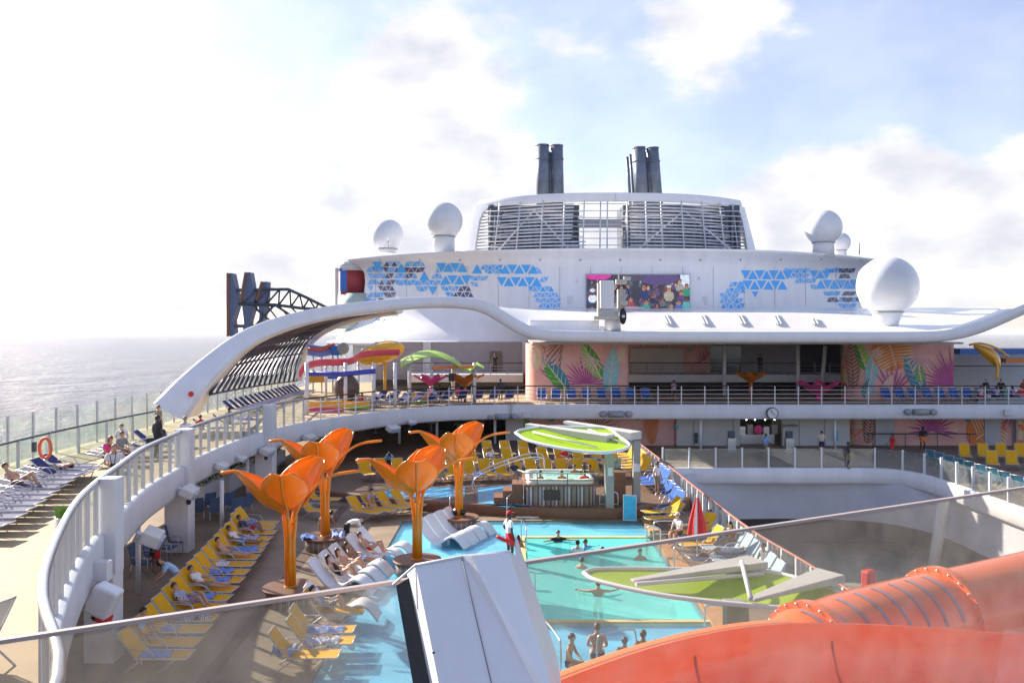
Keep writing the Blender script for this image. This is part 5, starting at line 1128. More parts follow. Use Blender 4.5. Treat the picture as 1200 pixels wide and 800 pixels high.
# dark chairs by the hedge
def make_chair():
    t = thing('deck_chair', 'x', 'chair', (0, 0, 0)); B = mat('slate_blue_sling', (.07, .12, .22), .6)
    s = MB(); s.box(-.27, .27, -.25, .25, .40, .43); s.build('seat', B, t)
    s = MB(); s.obox((0, .32, .72), (.54, .03, .6), Matrix.Rotation(R(-14), 3, 'X')); s.build('backrest', B, t)
    for sx in (-1, 1):
        s = MB(); s.tube([(sx * .28, -.25, 0), (sx * .28, -.24, .62), (sx * .28, .28, .64)], .018, 6); s.build('armrest', FRAME, t)
        s = MB(); s.tube([(sx * .28, .25, .42), (sx * .28, .34, 0)], .018, 6); s.build('leg', FRAME, t)
    return t
ch = make_chair(); chu = []
for k in range(6):
    place(ch, chu, (-15.0 + .9 * (k % 3), 40.6 + 1.2 * (k // 3), 0), R(200 + 10 * k), f'{ORD[k % 3]} dark blue chair from the left in the {"near" if k < 3 else "far"} row by the hedge planters', 'dark blue chairs by the hedge planters')
for k in range(4):
    place(ch, chu, (-13.6, 31.5 + 1.1 * k, 0), R(90), f'{ORD[k]} dark blue chair from the near end, in shade between first and second pier', 'dark blue chairs between the piers')
# ------------------------------------------------------------------ white wave loungers
def make_wave():  # s-shaped resin chaise
    t = thing('wave_lounger', 'x', 'pool lounger', (0, 0, 0)); c = cr([Vector((0, y, z)) for y, z in ((-.05, .98), (.2, .70), (.5, .36), (.8, .20), (1.1, .34), (1.4, .50), (1.7, .40), (1.98, .06))], 4)
    s = MB(); s.smooth = True; s.shell([[p + Vector((x, 0, -.015 * abs(x) * 6)) for x in (-.34, -.28, 0, .28, .34)] for p in c], .06); s.build('wave_shell', mat('white_resin', (.72, .73, .76), .35, var=.05), t)
    s = MB(); s.box(-.26, .26, .55, 1.0, -.14, .17); s.build('base', mat('white_resin', (.7, .7, .7)), t); return t
wv = make_wave(); wvu = []
row(wv, wvu, [(-3.95 + .34 * k, 36.6 + .78 * k, -.12, -112) for k in range(4)], lambda k: f'white wave lounger in the shallow water, {["nearest", "second nearest", "third nearest", "farthest"][k]} of four behind the pool flower', 'four wave loungers behind the pool flower')
row(wv, wvu, [(-6.95 + .16 * k, 29.8 + 1.0 * k, -.02, -97) for k in range(3)], ['white wave lounger at the water edge under the woman in the dark swimsuit', 'white wave lounger at the water edge under the middle sunbather', 'white wave lounger at the water edge under the man with raised knees'], 'wave loungers with sunbathers')
row(wv, wvu, [(-6.3, 33.4, -.02, -100), (-6.1, 34.5, -.02, -100), (-6.4, 26.9, -.02, -90)], ['empty white wave lounger at the water edge beyond the sunbathers, nearer one', 'empty white wave lounger at the water edge beyond the sunbathers, farther one', 'white wave lounger seen through the glass at the near water edge'], 'empty wave loungers at the water edge')
# striped planter in the water with the dark bag
# ------------------------------------------------------------------ hot tub
t = thing('hot_tub', 'raised hot tub clad in vertical stripes under the lime canopy', 'hot tub', (2.4, 43, TZ))
def rrect(x0, x1, y0, y1, r, n=6):
    out = []
    for cx, cy, a0 in ((x1 - r, y0 + r, -90), (x1 - r, y1 - r, 0), (x0 + r, y1 - r, 90), (x0 + r, y0 + r, 180)):
        for k in range(n + 1): a_ = R(a0 + 90 * k / n); out.append((cx + r * math.cos(a_), cy + r * math.sin(a_)))
    return out
s = MB(); s.prism(rrect(.6, 4.15, 41.75, 45.2, .5), TZ + .004, 1.42); s.build('striped_wall', STRIPE, t)
s = MB(); s.prism(rrect(.52, 4.23, 41.67, 45.28, .55), 1.42, 1.50); s.build('wood_rim', WOODR, t)
o_ = rrect(.7, 4.05, 41.85, 45.1, .5); i_ = rrect(.95, 3.8, 42.1, 44.85, .4)
s = MB(); s.smooth = True; s.grid([[Vector((p[0], p[1], 1.502)) for p in o_], [Vector((p[0], p[1], 1.72)) for p in o_], [Vector((p[0], p[1], 1.72)) for p in i_], [Vector((p[0], p[1], 1.60)) for p in i_]], closed=True); s.build('tub_rim', WHITE2, t)
s = MB(); s.poly([(p[0], p[1], 1.63) for p in i_]); s.build('water_surface', mat('hot_tub_water', (.40, .68, .66), .1, var=.3, vs=3, bump=.6, bs=8), t)
s = MB(); s.box(1.55, 2.35, 41.70, 41.745, .75, 1.25); s.build('dark_grille', mat('grille_brown', (.06, .03, .025)), t)
bar_rail([Vector((.3, 42.6, 0)), Vector((.75, 41.7, 0)), Vector((4.2, 41.62, 0))], 1.50, .55, 1.7, 'thin steel rail around the front of the hot tub', 1, STEEL, 'tub_rail', mat_=DARKM, postr=.02)
s = MB(); s.box(4.75, 5.65, 42.4, 43.4, TZ + .004, 2.0); tag(s.build('towel_cabinet', WOODR, bevel=.02), 'dark wooden cabinet right of the hot tub', 'cabinet')
s = MB(); s.box(4.85, 5.55, 43.5, 43.56, 1.5, 2.5); tag(s.build('patterned_screen', mat('patterned_glass', (.35, .50, .50), .2, var=.8, vs=9)), 'patterned pale glass screen behind the wooden cabinet', 'screen')
t = thing('information_board', 'upright turquoise information board beside the pool steps', 'sign', G(738, 611)); c = G(738, 611)
s = MB(); s.obox(c + Vector((0, 0, .66)), (.64, .05, 1.22), R(-12)); s.build('panel', WHITE, t)
s = MB(); s.obox(c + Vector((0, -.04, .66)), (.56, .02, 1.12), R(-12)); s.build('printed_face', mat('board_cyan', (.05, .45, .68), .4, var=.35, vs=5), t)
s = MB(); c2 = W(618, 607.5, 41.0); s.obox(c2, (1.1, .03, .2)); o = s.build('depth_sign', WHITE); tag(o, 'small white plate with lettering on the terrace step beside the lifeguard', 'sign'); text('NO DIVING  1.2 M', .13, c2 + Vector((0, -.02, 0)), BLACK, None, 0, name='lettering'); q = bpy.data.objects['lettering']; q.parent = o; q.location = Vector((0, -.02, .1))
# steps beside the tub
t = thing('tub_steps', 'brown wooden steps up to the left side of the hot tub', 'steps', (0, 42.5, TZ))
for k in range(3):
    s = MB(); s.box(-.9 + .45 * k, .55, 42.2, 43.6, TZ + .004 + .33 * k, TZ + .33 * (k + 1)); s.build('step', WOODR, t)
# ------------------------------------------------------------------ lime canopies
def canopy(label, outline, plane, beams, pillars, ribs, group='lime leaf canopies'):
    t = thing('leaf_canopy', label, 'canopy', plane(*outline[0]), group)
    P = [plane(a, b) for a, b in outline]; ring = cr(P + [P[0]], 5); cen = sum((Vector(p) for p in ring), Vector()) / len(ring)
    s = MB(); s.tube(ring, .05 if P[0].y < 30 else .075, 8, caps=False); s.build('ring_tube', WHITE2, t)
    s = MB(); s.smooth = True; g = []
    for f in (1, .7, .4, .02): g.append([p.lerp(cen, 1 - f) + Vector((0, 0, -.22 * (1 - f) - .03)) for p in ring])
    s.shell(g, .015); s.build('membrane', LIME, t)
    for (a, b, w0, w1, h0, h1) in beams:
        a, b = Vector(a), Vector(b); d = (b - a); u = Vector((d.y, -d.x, 0)).normalized(); s = MB(); vs = []
        for p, w, h in ((a, w0, h0), (b, w1, h1)):
            for q, r in ((-1, 0), (1, 0), (1, 1), (-1, 1)): vs.append(p + u * q * w / 2 + Vector((0, 0, r * h)))
        s.add(vs, [(0, 1, 2, 3), (7, 6, 5, 4), (0, 4, 5, 1), (1, 5, 6, 2), (2, 6, 7, 3), (3, 7, 4, 0)]); s.build('cantilever_beam', CONC, t, bevel=.02)
    for (x, y, z0, z1, w, d) in pillars:
        s = MB(); s.box(x - w / 2, x + w / 2, y - d / 2, y + d / 2, z0, z1); s.build('pillar', STONE, t, bevel=.02)
        s = MB(); s.box(x - .12, x + .12, y - d / 2 - .1, y - d / 2 - .002, z0 + 1.6, z0 + 2.0); s.build('speaker', WHITE, t)
    for a, b in ribs:
        s = MB(); s.tube([a, b], .05, 6); s.build('rib', WHITE, t)
    return t
def plB(px, py): Y = 11.6 / (.155 + (py - HZ) / 1000); return W(px, py, Y)
canopy('lime green leaf shaped canopy on two grey cantilever beams over the hot tub', [(604, 507), (612, 503.5), (640, 500), (680, 500.5), (712, 502), (725, 511), (738, 522), (720, 529), (690, 529.5), (650, 523.5), (618, 515.5)], plB,
       [(W(618, 500, 44), W(716, 519, 41.4), .45, .95, .18, .40), (W(663, 496, 45.5), W(746, 515, 42.6), .40, .95, .15, .38)],
       [(4.72, 41.4, TZ + .004, W(711, 522, 41.4).z + .1, .40, .6), (6.2, 42.6, TZ + .004, W(745, 518, 42.6).z + .1, .36, .6)], [(plB(625, 506), plB(700, 524)), (plB(690, 503), plB(735, 521))])
def plF(px, py): return G(px, py, 3.9)
canopy('nearer lime leaf canopy seen from above through the smoky glass', [(684, 671), (700, 666.5), (760, 666), (830, 667.5), (895, 669), (945, 680), (985, 694), (1012, 706), (1000, 713), (950, 714), (880, 709), (820, 703), (760, 694), (700, 680)], plF,
       [(W(741, 682, 17.0), W(888, 662, 18.4), .16, .65, .06, .15), (W(880, 704, 15.9), W(974, 678, 17.3), .18, .65, .06, .16)],
       [(4.35, 16.6, .004, 3.75, .42, .42)], [(W(869, 658, 18.0), W(880, 702, 15.9)), (W(745, 684, 16.9), plF(895, 672)), (W(884, 703, 16), plF(945, 684)), (W(974, 688, 17.2), W(1016, 708, 16.0))])
# ------------------------------------------------------------------ closed red parasol
b = G(817, 655); t = thing('parasol', 'closed red parasol with white stripes right of the pool', 'parasol', b)
s = MB(); s.tube([b, b + Vector((0, 0, 2.55))], .03, 8); s.build('pole', WHITE, t); s = MB(); s.lathe([(.28, .0), (.25, .08)], b, 18); s.build('base', GREY, t)
s = MB(); s.smooth = True; rw = []
for (z, r) in ((.95, .30), (1.0, .33), (1.5, .27), (2.0, .16), (2.45, .05)):
    rw.append([b + Vector((r * (1 + .22 * math.cos(6 * a_)) * math.cos(a_), r * (1 + .22 * math.cos(6 * a_)) * math.sin(a_), z)) for a_ in [2 * math.pi * k / 36 for k in range(36)]])
s.grid(rw, closed=True)
for i in range(len(s.f)):
    if (i % 36) in (6, 7, 24, 25, 15): s.mi[i] = 1
s.build('folded_canopy', [RED, WHITE], t)
# ------------------------------------------------------------------ stainless handrails
def urail(a, b, h, label, mid=True, r=.028, name='handrail', group='steel pool handrails'):
    a, b = Vector(a), Vector(b); s = MB(); d = (b - a)
    s.tube(cr([a, a + Vector((0, 0, h * .8)), a + d * .15 + Vector((0, 0, h)), b - d * .15 + Vector((0, 0, h)), b + Vector((0, 0, h * .8)), b], 4), r, 7)
    if mid: s.tube([a + Vector((0, 0, h * .5)), b + Vector((0, 0, h * .5))], r * .8, 6)
    return tag(s.build(name, STEEL), label, 'handrail', group)
urail(G(703, 604), G(724, 604), 1.15, 'steel handrail at the terrace step below the hot tub pillar')
urail(G(594, 607), G(605, 600), 1.0, 'steel handrail on the terrace step above the lifeguard')
urail(G(617, 648), G(611, 634), 1.0, 'steel pool ladder rail just right of the lifeguard', False)
urail(G(611, 705, -.1), G(627, 703, -.1), .95, 'steel pool ladder rail at the near left pool corner', False)
urail(G(637, 762), G(657, 790), .9, 'steel handrail in the near shallow water beside the seated bathers', False)
urail(G(700, 778), G(745, 770), .8, 'low steel handrail behind the seated bathers', False)
urail(G(758, 650), G(774, 652), 1.15, 'tall steel handrail at the right pool corner')
urail(G(766, 640), G(795, 640), 1.05, 'steel handrail loop right of the pool corner')
urail(G(790, 672), G(800, 660), 1.0, 'small steel handrail between the pool and the parasol')
urail(G(826, 735), G(852, 738), .7, 'low steel handrail at the near right pool corner', False)
urail(G(527, 610), G(534, 603), 1.1, 'steel handrail beside the farthest orange flower', False)
s = MB()
for dy in (0, 1.3): s.tube(cr([(-1.9, 44.2 + dy, TZ), (-1.9, 44.2 + dy, TZ + .95), (0.4, 44.6 + dy, 2.3), (1.6, 44.8 + dy, 2.35), (1.7, 44.8 + dy, 1.7)], 5), .03, 6)
tag(s.build('stair_handrail', STEEL), 'pair of long sloping steel handrails on the hot tub steps', 'handrail')
# ------------------------------------------------------------------ atrium railing on the right edge of the pool terrace
ar = cr([(8.6, 66, 0), (8.85, 60, 0), (9.0, 54, 0), (9.1, 48, 0), (9.2, 41, 0), (9.4, 33.6, 0), (9.9, 29, 0), (10.2, 25, 0), (10.5, 18, 0), (10.5, 10, 0)], 5)
glass_rail(ar, 0.0, 1.2, 1.15, 'glass_railing', 'curving glass railing with reddish handrail between the pool terrace and the atrium', railmat=mat('rosy_wood_rail', (.36, .13, .09), .4), pw=.12, pd=.16, rr=.05)
glass_rail(resample(fe[:-6], 1), 0.06, 1.25, 1.75, 'glass_railing', 'far glass balustrade with white posts around the atrium opening', rr=0, pw=.10, pd=.14, ph=1.32, gtop=1.25)
s = MB(); s.tube([(p.x, p.y + .25, 1.15) for p in resample(fe[:-9], 1.5)], .03, 5); tag(s.build('promenade_handrail', DARKM), 'dark handrail behind the far glass balustrade', 'handrail')
lr_ = cr([(9.9, 52, 0), (10.6, 44, 0), (11.5, 36, 0), (12.2, 28, 0), (12.6, 18, 0)], 5)
glass_rail(lr_, -1.4, 1.2, 2.3, 'glass_railing', 'lower glass railing outside the pool terrace, facing the atrium', rr=.03, pw=.05, pd=.06)
s = MB(); s.prism([(p.x, p.y) for p in lr_] + [(9.56, 18), (9.56, 52)], -1.6, -1.41); structure(s.build('lower_ledge', OFFW))
# structures seen down in the atrium
c = W(1103, 700, 26); s = MB(); s.tube([(24.6, 50, -5.5), (25.3, 50, -.9)], .32, 12); tag(s.build('atrium_column', OFFW), 'slim grey column rising through the atrium behind the smoky glass', 'column')
for k, (zz, pts) in enumerate(((2.2, [(10.5, 40), (16, 33), (19, 30), (25.5, 27)]), (-.2, [(14, 36), (19, 30), (25.8, 22)]), (-3.0, [(16, 38), (22, 30), (26, 26)]))):
    if k < 2: continue
    s = MB(); P = cr([(x, y, zz) for x, y in pts], 6)
    s.smooth = True; s.shell([[p + Vector((0, 0, d)) for d in (0, .45)] for p in P], .25); tag(s.build('atrium_walkway_edge', OFFW), ['', 'upper curved walkway edge hanging in the atrium', 'lower curved walkway edge in the atrium'][k], 'walkway')
s = MB(); s.obox(G(1018, 699, .0) + Vector((0, 0, .62)), (.42, .35, .6), R(30)); tag(s.build('lifejacket_box', RED, bevel=.08), 'red box at the end of the pale loungers by the atrium rail', 'box')
# ------------------------------------------------------------------ water play area on the upper deck (left back)
t = thing('kids_slide', 'small pink slide on a white frame with blue beam in the water play area', 'slide', W(400, 468, 62))
path = cr([W(352, 440, 63), W(358, 432, 63), (W(372, 427, 63)), W(395, 426, 63), W(412, 424.5, 64), W(425, 417.5, 65), W(445, 415, 66), W(468, 414.5, 66)], 5); s = MB(); s.smooth = True
s.shell([[p + Vector((0, y, z)) for y, z in ((-.45, .35), (-.4, 0), (0, -.15), (.4, 0), (.45, .35))] for p in path], .05); s.build('slide_channel', mat('coral_pink_plastic', (.75, .10, .16), .3), t)
s = MB(); s.tube([W(357, 437.5, 61.5), W(400, 438.5, 61.5), W(440, 434.5, 61.5)], .18, 8); s.build('blue_beam', mat('blue_violet_beam', (.05, .07, .45), .4), t)
for px, yb in ((359.5, 497), (405, 470), (438, 470), (463, 465)):
    s = MB(); c = W(px, 437, 61.6 if px != 359.5 else 56); c0 = Vector((c.x, c.y, UZ)); s.tube([c0, c0 + Vector((0, 0, (9 - 37 * c.y / 1000) - UZ))], .13, 10); s.build('post', WHITE, t)
for px in (382, 420): s = MB(); c = W(px, 450, 66); s.tube([(c.x, 66, UZ), (c.x, 66, 6.6)], .1, 8); s.build('post', WHITE, t)
t = thing('tipping_bucket', 'big glossy yellow capsule on a post above the water play area', 'play bucket', W(445, 468, 71)); c = W(446, 414, 71)
s = MB(); s.sphere(c, 1.15, 28, sx=1.75, sy=1.1, sz=.78)
for v in s.v:
    d = v - c; v.z += .22 * d.x
s.build('bucket', YELP, t); s = MB(); s.tube([W(451, 470, 71), W(451, 424, 71)], .12, 8); s.build('post', YELP, t)
s = MB()
for k in (-.5, 0, .5): s.tube([c + Vector((1.9 * math.cos(a_), k, .93 * math.sin(a_) + .42 * math.cos(a_))) * 1.0 for a_ in [R(q) for q in range(30, 160, 15)]], .07, 5)
s.build('bucket_band', WHITE, t)
t = thing('green_canopy', 'lime green arched sail canopy on white posts in the water play area', 'canopy', W(515, 468, 67)); s = MB(); s.smooth = True; g = []
for k in range(13):
    u = k / 12; px = 470 + 97 * u; top = 433 - 22 * math.sin(math.pi * min(1, u * 1.15 + .12)) ** .7 if u < .9 else 424 + 60 * (u - .9)
    g.append([W(px, top + 8 * abs(v) ** 2 * (1.3 - u), 67 + 2.6 * v) for v in (-1, -.5, 0, .5, 1)])
s.shell(g, .06); s.build('sail', GREENP, t)
for px in (480, 506, 556, 531): s = MB(); c = W(px, 425, 65 if px != 531 else 69); s.tube([(c.x, c.y, UZ), (c.x, c.y, 6.6 if px != 531 else 6.9)], .13, 8); s.build('post', WHITE, t)
s = MB(); s.bar(W(506, 431, 65), W(557, 429.5, 65), .28, .22); s.build('orange_beam', mat('orange_beam', (.75, .22, .04), .4), t)
s = MB(); s.box(*(lambda c: (c.x - .2, c.x + .2, c.y - .2, c.y + .2, c.z - .3, c.z + .3))(W(529, 442, 65))); tag(s.build('hanging_speaker', BLACK), 'small black speaker hanging under the green canopy', 'speaker')
BRN_ = mat('brown_shell', (.10, .065, .05), .35)
c = W(406, 455, 63.5); s = MB(); s.sphere(c, .95, 20, sx=1, sy=1, sz=1.15); tag(s.build('dome_pod', BRN_), 'dark brown dome pod standing behind the blue beam', 'pod')
def barrier(pa, pb, y0, y1, Y, lab, cols):
    t = thing('striped_barrier', lab, 'barrier', W((pa + pb) / 2, y1, Y), 'striped barriers at the water play area'); n = len(cols)
    for k, c_ in enumerate(cols):
        a, b = y0 + (y1 - y0) * k / n, y0 + (y1 - y0) * (k + 1) / n; P0, P1 = W(pa, a, Y), W(pb, b, Y); s = MB(); s.box(P0.x, P1.x, Y, Y + .3 + .05 * (k % 2), P1.z, P0.z); s.build('band', c_, t)
PK2 = mat('deep_pink_panel', (.70, .06, .22), .4); YL2 = mat('amber_panel', (.80, .38, .03), .4)
barrier(362, 402, 470, 489, 58, 'yellow and pink striped barrier behind the bar railing, nearest', [YL2, YL2, PK2, mat('light_pink_panel', (.75, .25, .35), .4), PK2])
barrier(405, 433, 470, 488, 59.5, 'green and red striped barrier beside the yellow and pink one', [YL2, GREENP, DARKM, RED])
barrier(362, 381, 440, 448, 70, 'small amber barrier far back under the blue beam', [YL2]); barrier(483, 503, 460, 473, 64, 'yellow and green barrier under the green canopy', [YL2, YL2, GREENP]); barrier(384, 402, 440, 444, 71, 'thin blue barrier far back under the blue beam', [BLUEP])
# small blue slide beyond
t = thing('tube_slide', 'pale blue slide channel with red edge ending in a blue box, beyond the arch', 'slide', W(380, 425, 76))
s = MB(); s.smooth = True; s.shell([[p + Vector((0, y, z)) for y, z in ((-.5, -.9), (-.5, 0), (.5, 0), (.5, -.9))] for p in cr([W(362, 404, 76), W(378, 406, 76), W(390, 403, 76)], 4)], .05); s.build('channel', mat('lavender_blue_plastic', (.25, .30, .70), .4), t)
s = MB(); s.tube(cr([W(362, 408.5, 75.4), W(378, 409, 75.4), W(392, 403, 75.4)], 4), .15, 6); s.build('red_edge', mat('coral_edge', (.75, .12, .06), .4), t)
s = MB(); a = W(388, 405, 75); s.box(a.x, a.x + .8, 75, 76, a.z - .85, a.z); s.build('blue_box', BLUEP, t)
s = MB(); s.sphere(W(402, 408, 75), .55, 14, sy=.5); s.build('grey_bell', GREY, t)
for px in (367, 377, 390, 396): s = MB(); c = W(px, 410, 75.6); s.tube([(c.x, c.y, UZ), c], .08, 6); s.build('post', WHITE, t)
def bloom(px, ybase, ytop, Y, halfw, m, lab, stem=.16, name='flower_sculpture', sweep=1.0, zbase=None):
    zb = UZ if zbase is None else zbase; c = W(px, ytop, Y); sc = halfw; zt_ = c.z; x = c.x; t = thing(name, lab, 'sculpture', (x, Y, zb))
    zc = zt_ - sc * .75
    s = MB(); s.tube([(x, Y, zb), (x, Y, zc)], stem, 10); s.build('stem', m, t)
    for k in range(6):
        a_ = R(60 * k + 8); d = Vector((math.cos(a_), math.sin(a_), 0)); e = Vector((-d.y, d.x, 0)); g = []
        for i in range(8):
            u = i / 7; w = sc * .34 * math.sin(math.pi * min(.97, .12 + .88 * u)) ; p = Vector((x, Y, zc)) + d * sc * (u ** .9) + Vector((0, 0, sc * (.62 * u ** .8 - .0 * u)))
            g.append([p + e * w * v + Vector((0, 0, -.12 * sc * (1 - v * v))) for v in (-1, -.4, .4, 1)])
        s = MB(); s.smooth = True; s.shell(g, .04); s.build('petal', m, t)
    return t
bloom(880, 472, 433, 70, 1.35, mat('dark_orange_lacquer', (.62, .17, .02), .35), 'orange flower sculpture on the upper deck between the mural blocks')
bloom(959, 472, 443, 68, 1.75, PINK, 'pink flower sculpture on the upper deck beside the right mural block')
bloom(505, 470, 436, 65, 1.3, PINK, 'pink flower sculpture under the green canopy', .1)
bloom(545, 470, 435, 66, 1.5, MATS['dark_orange_lacquer'], 'dark orange flower sculpture at the right end of the green canopy', .1)
# right rear: yellow leaf, blue canopy
t = thing('leaf_sculpture', 'big yellow leaf sculpture curving down behind the seated crowd', 'sculpture', W(1168, 440, 66)); g = []
for i in range(12):
    u = i / 11; px = 1141 + 30 * math.sin(u * 1.6); py = 405 + 27 * u ** 1.15; w = 8 * math.sin(math.pi * (.03 + .94 * u)); g.append([W(px - w * .4 * v, py - w * .62 * v if False else py + w * .75 * v, 66 + .5 * abs(v)) for v in (1, .5, 0, -.5, -1)])
s = MB(); s.smooth = True; s.shell(g, .05); s.build('leaf', YELP, t)
s = MB(); s.tube(cr([W(1136, 404, 66), W(1150, 402.5, 66), W(1168, 408, 66), W(1182, 418, 66)], 4), .09, 6); s.tube(cr([W(1168, 445, 66), W(1169, 430, 66), W(1165, 420, 66)], 3), .1, 6); s.build('leaf_stem', YELP, t)
s = MB(); s.box(*(lambda a, b: (a.x, b.x, 74, 78, b.z, a.z))(W(1125, 408.5, 74), W(1260, 415, 74))); tag(s.build('blue_awning', BLUEP), 'long flat blue awning at the far right behind the crowd', 'awning')
s = MB(); s.box(*(lambda a, b: (a.x, b.x, 72, 73, b.z, a.z))(W(1179, 420, 72), W(1260, 425, 72))); tag(s.build('orange_awning', mat('orange_beam', (.75, .22, .04))), 'orange red strip awning at the far right under the blue one', 'awning')
s = MB(); s.box(W(1117, 440, 80).x, 60, 80, 80.3, UZ, 7.2); tag(s.build('far_right_wall', OFFW), 'pale wall behind the crowd on the far right', 'wall')
bar_rail([W(1117, 440, 78) * 1, W(1200, 440, 78) * 1, W(1260, 440, 78)], 4.2, 1.6, 2.2, 'white bar railing behind the crowd on the far right', 5)
# benches for the crowd
s = MB(); s.box(35.6, 43, 65.2, 65.7, UZ, UZ + .45); tag(s.build('bench', GREY), 'long bench under the seated crowd at the far right', 'bench')
# ------------------------------------------------------------------ people
SKINS = [mat('skin_light', (.68, .43, .31), .55, var=.08), mat('skin_tan', (.56, .32, .20), .55, var=.08), mat('skin_brown', (.30, .16, .095), .5, var=.08), mat('skin_dark', (.06, .032, .024), .5, var=.08)]
HAIRS = {'black': mat('hair_black', (.012, .009, .008), .5), 'brown': mat('hair_brown', (.06, .03, .018), .5), 'grey': mat('hair_grey', (.25, .24, .23), .6), 'auburn': mat('hair_auburn', (.16, .05, .02), .5)}
def cloth(n, c): return mat('cloth_' + n, c, .75, var=.12, vs=9)
CL = {'white': cloth('white', (.72, .72, .74)), 'black': cloth('black', (.015, .015, .018)), 'red': cloth('red', (.62, .015, .02)), 'navy': cloth('navy', (.02, .03, .09)), 'blue': cloth('blue', (.20, .42, .75)), 'lightblue': cloth('lightblue', (.35, .58, .80)), 'pink': cloth('pink', (.75, .06, .25)),
      'grey': cloth('grey', (.22, .24, .26)), 'purple': cloth('purple', (.25, .16, .5)), 'lilac': cloth('lilac', (.42, .30, .42)), 'orange': cloth('orange', (.85, .22, .02)), 'green': cloth('green', (.08, .28, .20)), 'khaki': cloth('khaki', (.3, .25, .16)), 'cream': cloth('cream', (.6, .5, .42)), 'brown': cloth('brown', (.12, .06, .04)), 'print': stripe_mat('cloth_print', ['#c9cfe2', '#3e4a78', '#e8e4e0', '#6b7bb0'], 0, 9, .8)}
def base_pose():
    return dict(pel=(0, 0, .96), spi=(0, 0, 1.14), che=(0, 0, 1.36), nek=(0, .01, 1.50), chi=(0, -.015, 1.575), hed=(0, -.01, 1.67), top=(0, .0, 1.755),
                hL=(.10, 0, .90), kL=(.11, -.02, .50), aL=(.11, .03, .09), tL=(.13, -.14, .035), hR=(-.10, 0, .90), kR=(-.11, -.02, .50), aR=(-.11, .03, .09), tR=(-.13, -.14, .035),
                sL=(.185, 0, 1.42), eL=(.25, .03, 1.13), wL=(.25, -.06, .88), fL=(.25, -.10, .80), sR=(-.185, 0, 1.42), eR=(-.25, .03, 1.13), wR=(-.25, -.06, .88), fR=(-.25, -.10, .80))
BONES = [('pel', 'spi'), ('spi', 'che'), ('che', 'nek'), ('nek', 'chi'), ('chi', 'hed'), ('hed', 'top'), ('pel', 'hL'), ('hL', 'kL'), ('kL', 'aL'), ('aL', 'tL'), ('pel', 'hR'), ('hR', 'kR'), ('kR', 'aR'), ('aR', 'tR'),
         ('che', 'sL'), ('sL', 'eL'), ('eL', 'wL'), ('wL', 'fL'), ('che', 'sR'), ('sR', 'eR'), ('eR', 'wR'), ('wR', 'fR')]
RAD_ = dict(pel=(.145, .115), spi=(.125, .10), che=(.155, .115), nek=(.058, .058), chi=(.062, .066), hed=(.078, .092), top=(.055, .065), hL=(.095, .095), kL=(.062, .062), aL=(.042, .045), tL=(.045, .025), sL=(.062, .062), eL=(.042, .042), wL=(.030, .030), fL=(.038, .022))
for k_ in ('h', 'k', 'a', 't', 's', 'e', 'w', 'f'): RAD_[k_ + 'R'] = RAD_[k_ + 'L']
def mod(**kw):
    p = base_pose(); p.update(kw); return p
def lounge_pose(zs=.42, knees=0, arm=0):
    """reclined on a lounger: head end at +y, feet towards -y, origin under the pelvis"""
    return mod(pel=(0, 0, zs + .10), spi=(0, .13, zs + .22), che=(0, .27, zs + .38), nek=(0, .36, zs + .50), chi=(0, .37, zs + .57), hed=(0, .40, zs + .66), top=(0, .43, zs + .745),
               hL=(.10, -.06, zs + .10), kL=(.13, -.42, zs + .12 + .30 * knees), aL=(.12, -.86 + .28 * knees, zs + .06), tL=(.13, -.94 + .22 * knees, zs + .19 - .12 * knees), hR=(-.10, -.06, zs + .10), kR=(-.12, -.42, zs + .12 + .24 * max(0, knees)), aR=(-.12, -.86 + .25 * knees, zs + .06), tR=(-.14, -.94 + .22 * knees, zs + .19 - .12 * knees),
               sL=(.185, .29, zs + .43), eL=(.27, .10, zs + .27), wL=(.16, -.08, zs + .32), fL=(.10, -.13, zs + .30), sR=(-.185, .29, zs + .43), eR=(-.28, .10, zs + .27), wR=(-.2, -.10 - .2 * arm, zs + .25 + .3 * arm), fR=(-.16, -.16 - .25 * arm, zs + .24 + .36 * arm))
def sit_pose(zs=.45, lean=.08):
    return mod(pel=(0, 0, zs + .09), spi=(0, -lean * .4, zs + .28), che=(0, -lean, zs + .50), nek=(0, -lean * 1.3, zs + .64), chi=(0, -lean * 1.6, zs + .71), hed=(0, -lean * 1.6, zs + .81), top=(0, -lean * 1.6, zs + .895),
               hL=(.10, -.03, zs + .08), kL=(.15, -.42, zs + .08), aL=(.14, -.44, .09), tL=(.15, -.60, .035), hR=(-.10, -.03, zs + .08), kR=(-.15, -.42, zs + .08), aR=(-.13, -.40, .09), tR=(-.14, -.56, .035),
               sL=(.185, -lean, zs + .56), eL=(.25, -.10 - lean, zs + .30), wL=(.14, -.32, zs + .22), fL=(.10, -.38, zs + .20), sR=(-.185, -lean, zs + .56), eR=(-.25, -.10 - lean, zs + .30), wR=(-.14, -.32, zs + .22), fR=(-.10, -.38, zs + .20))
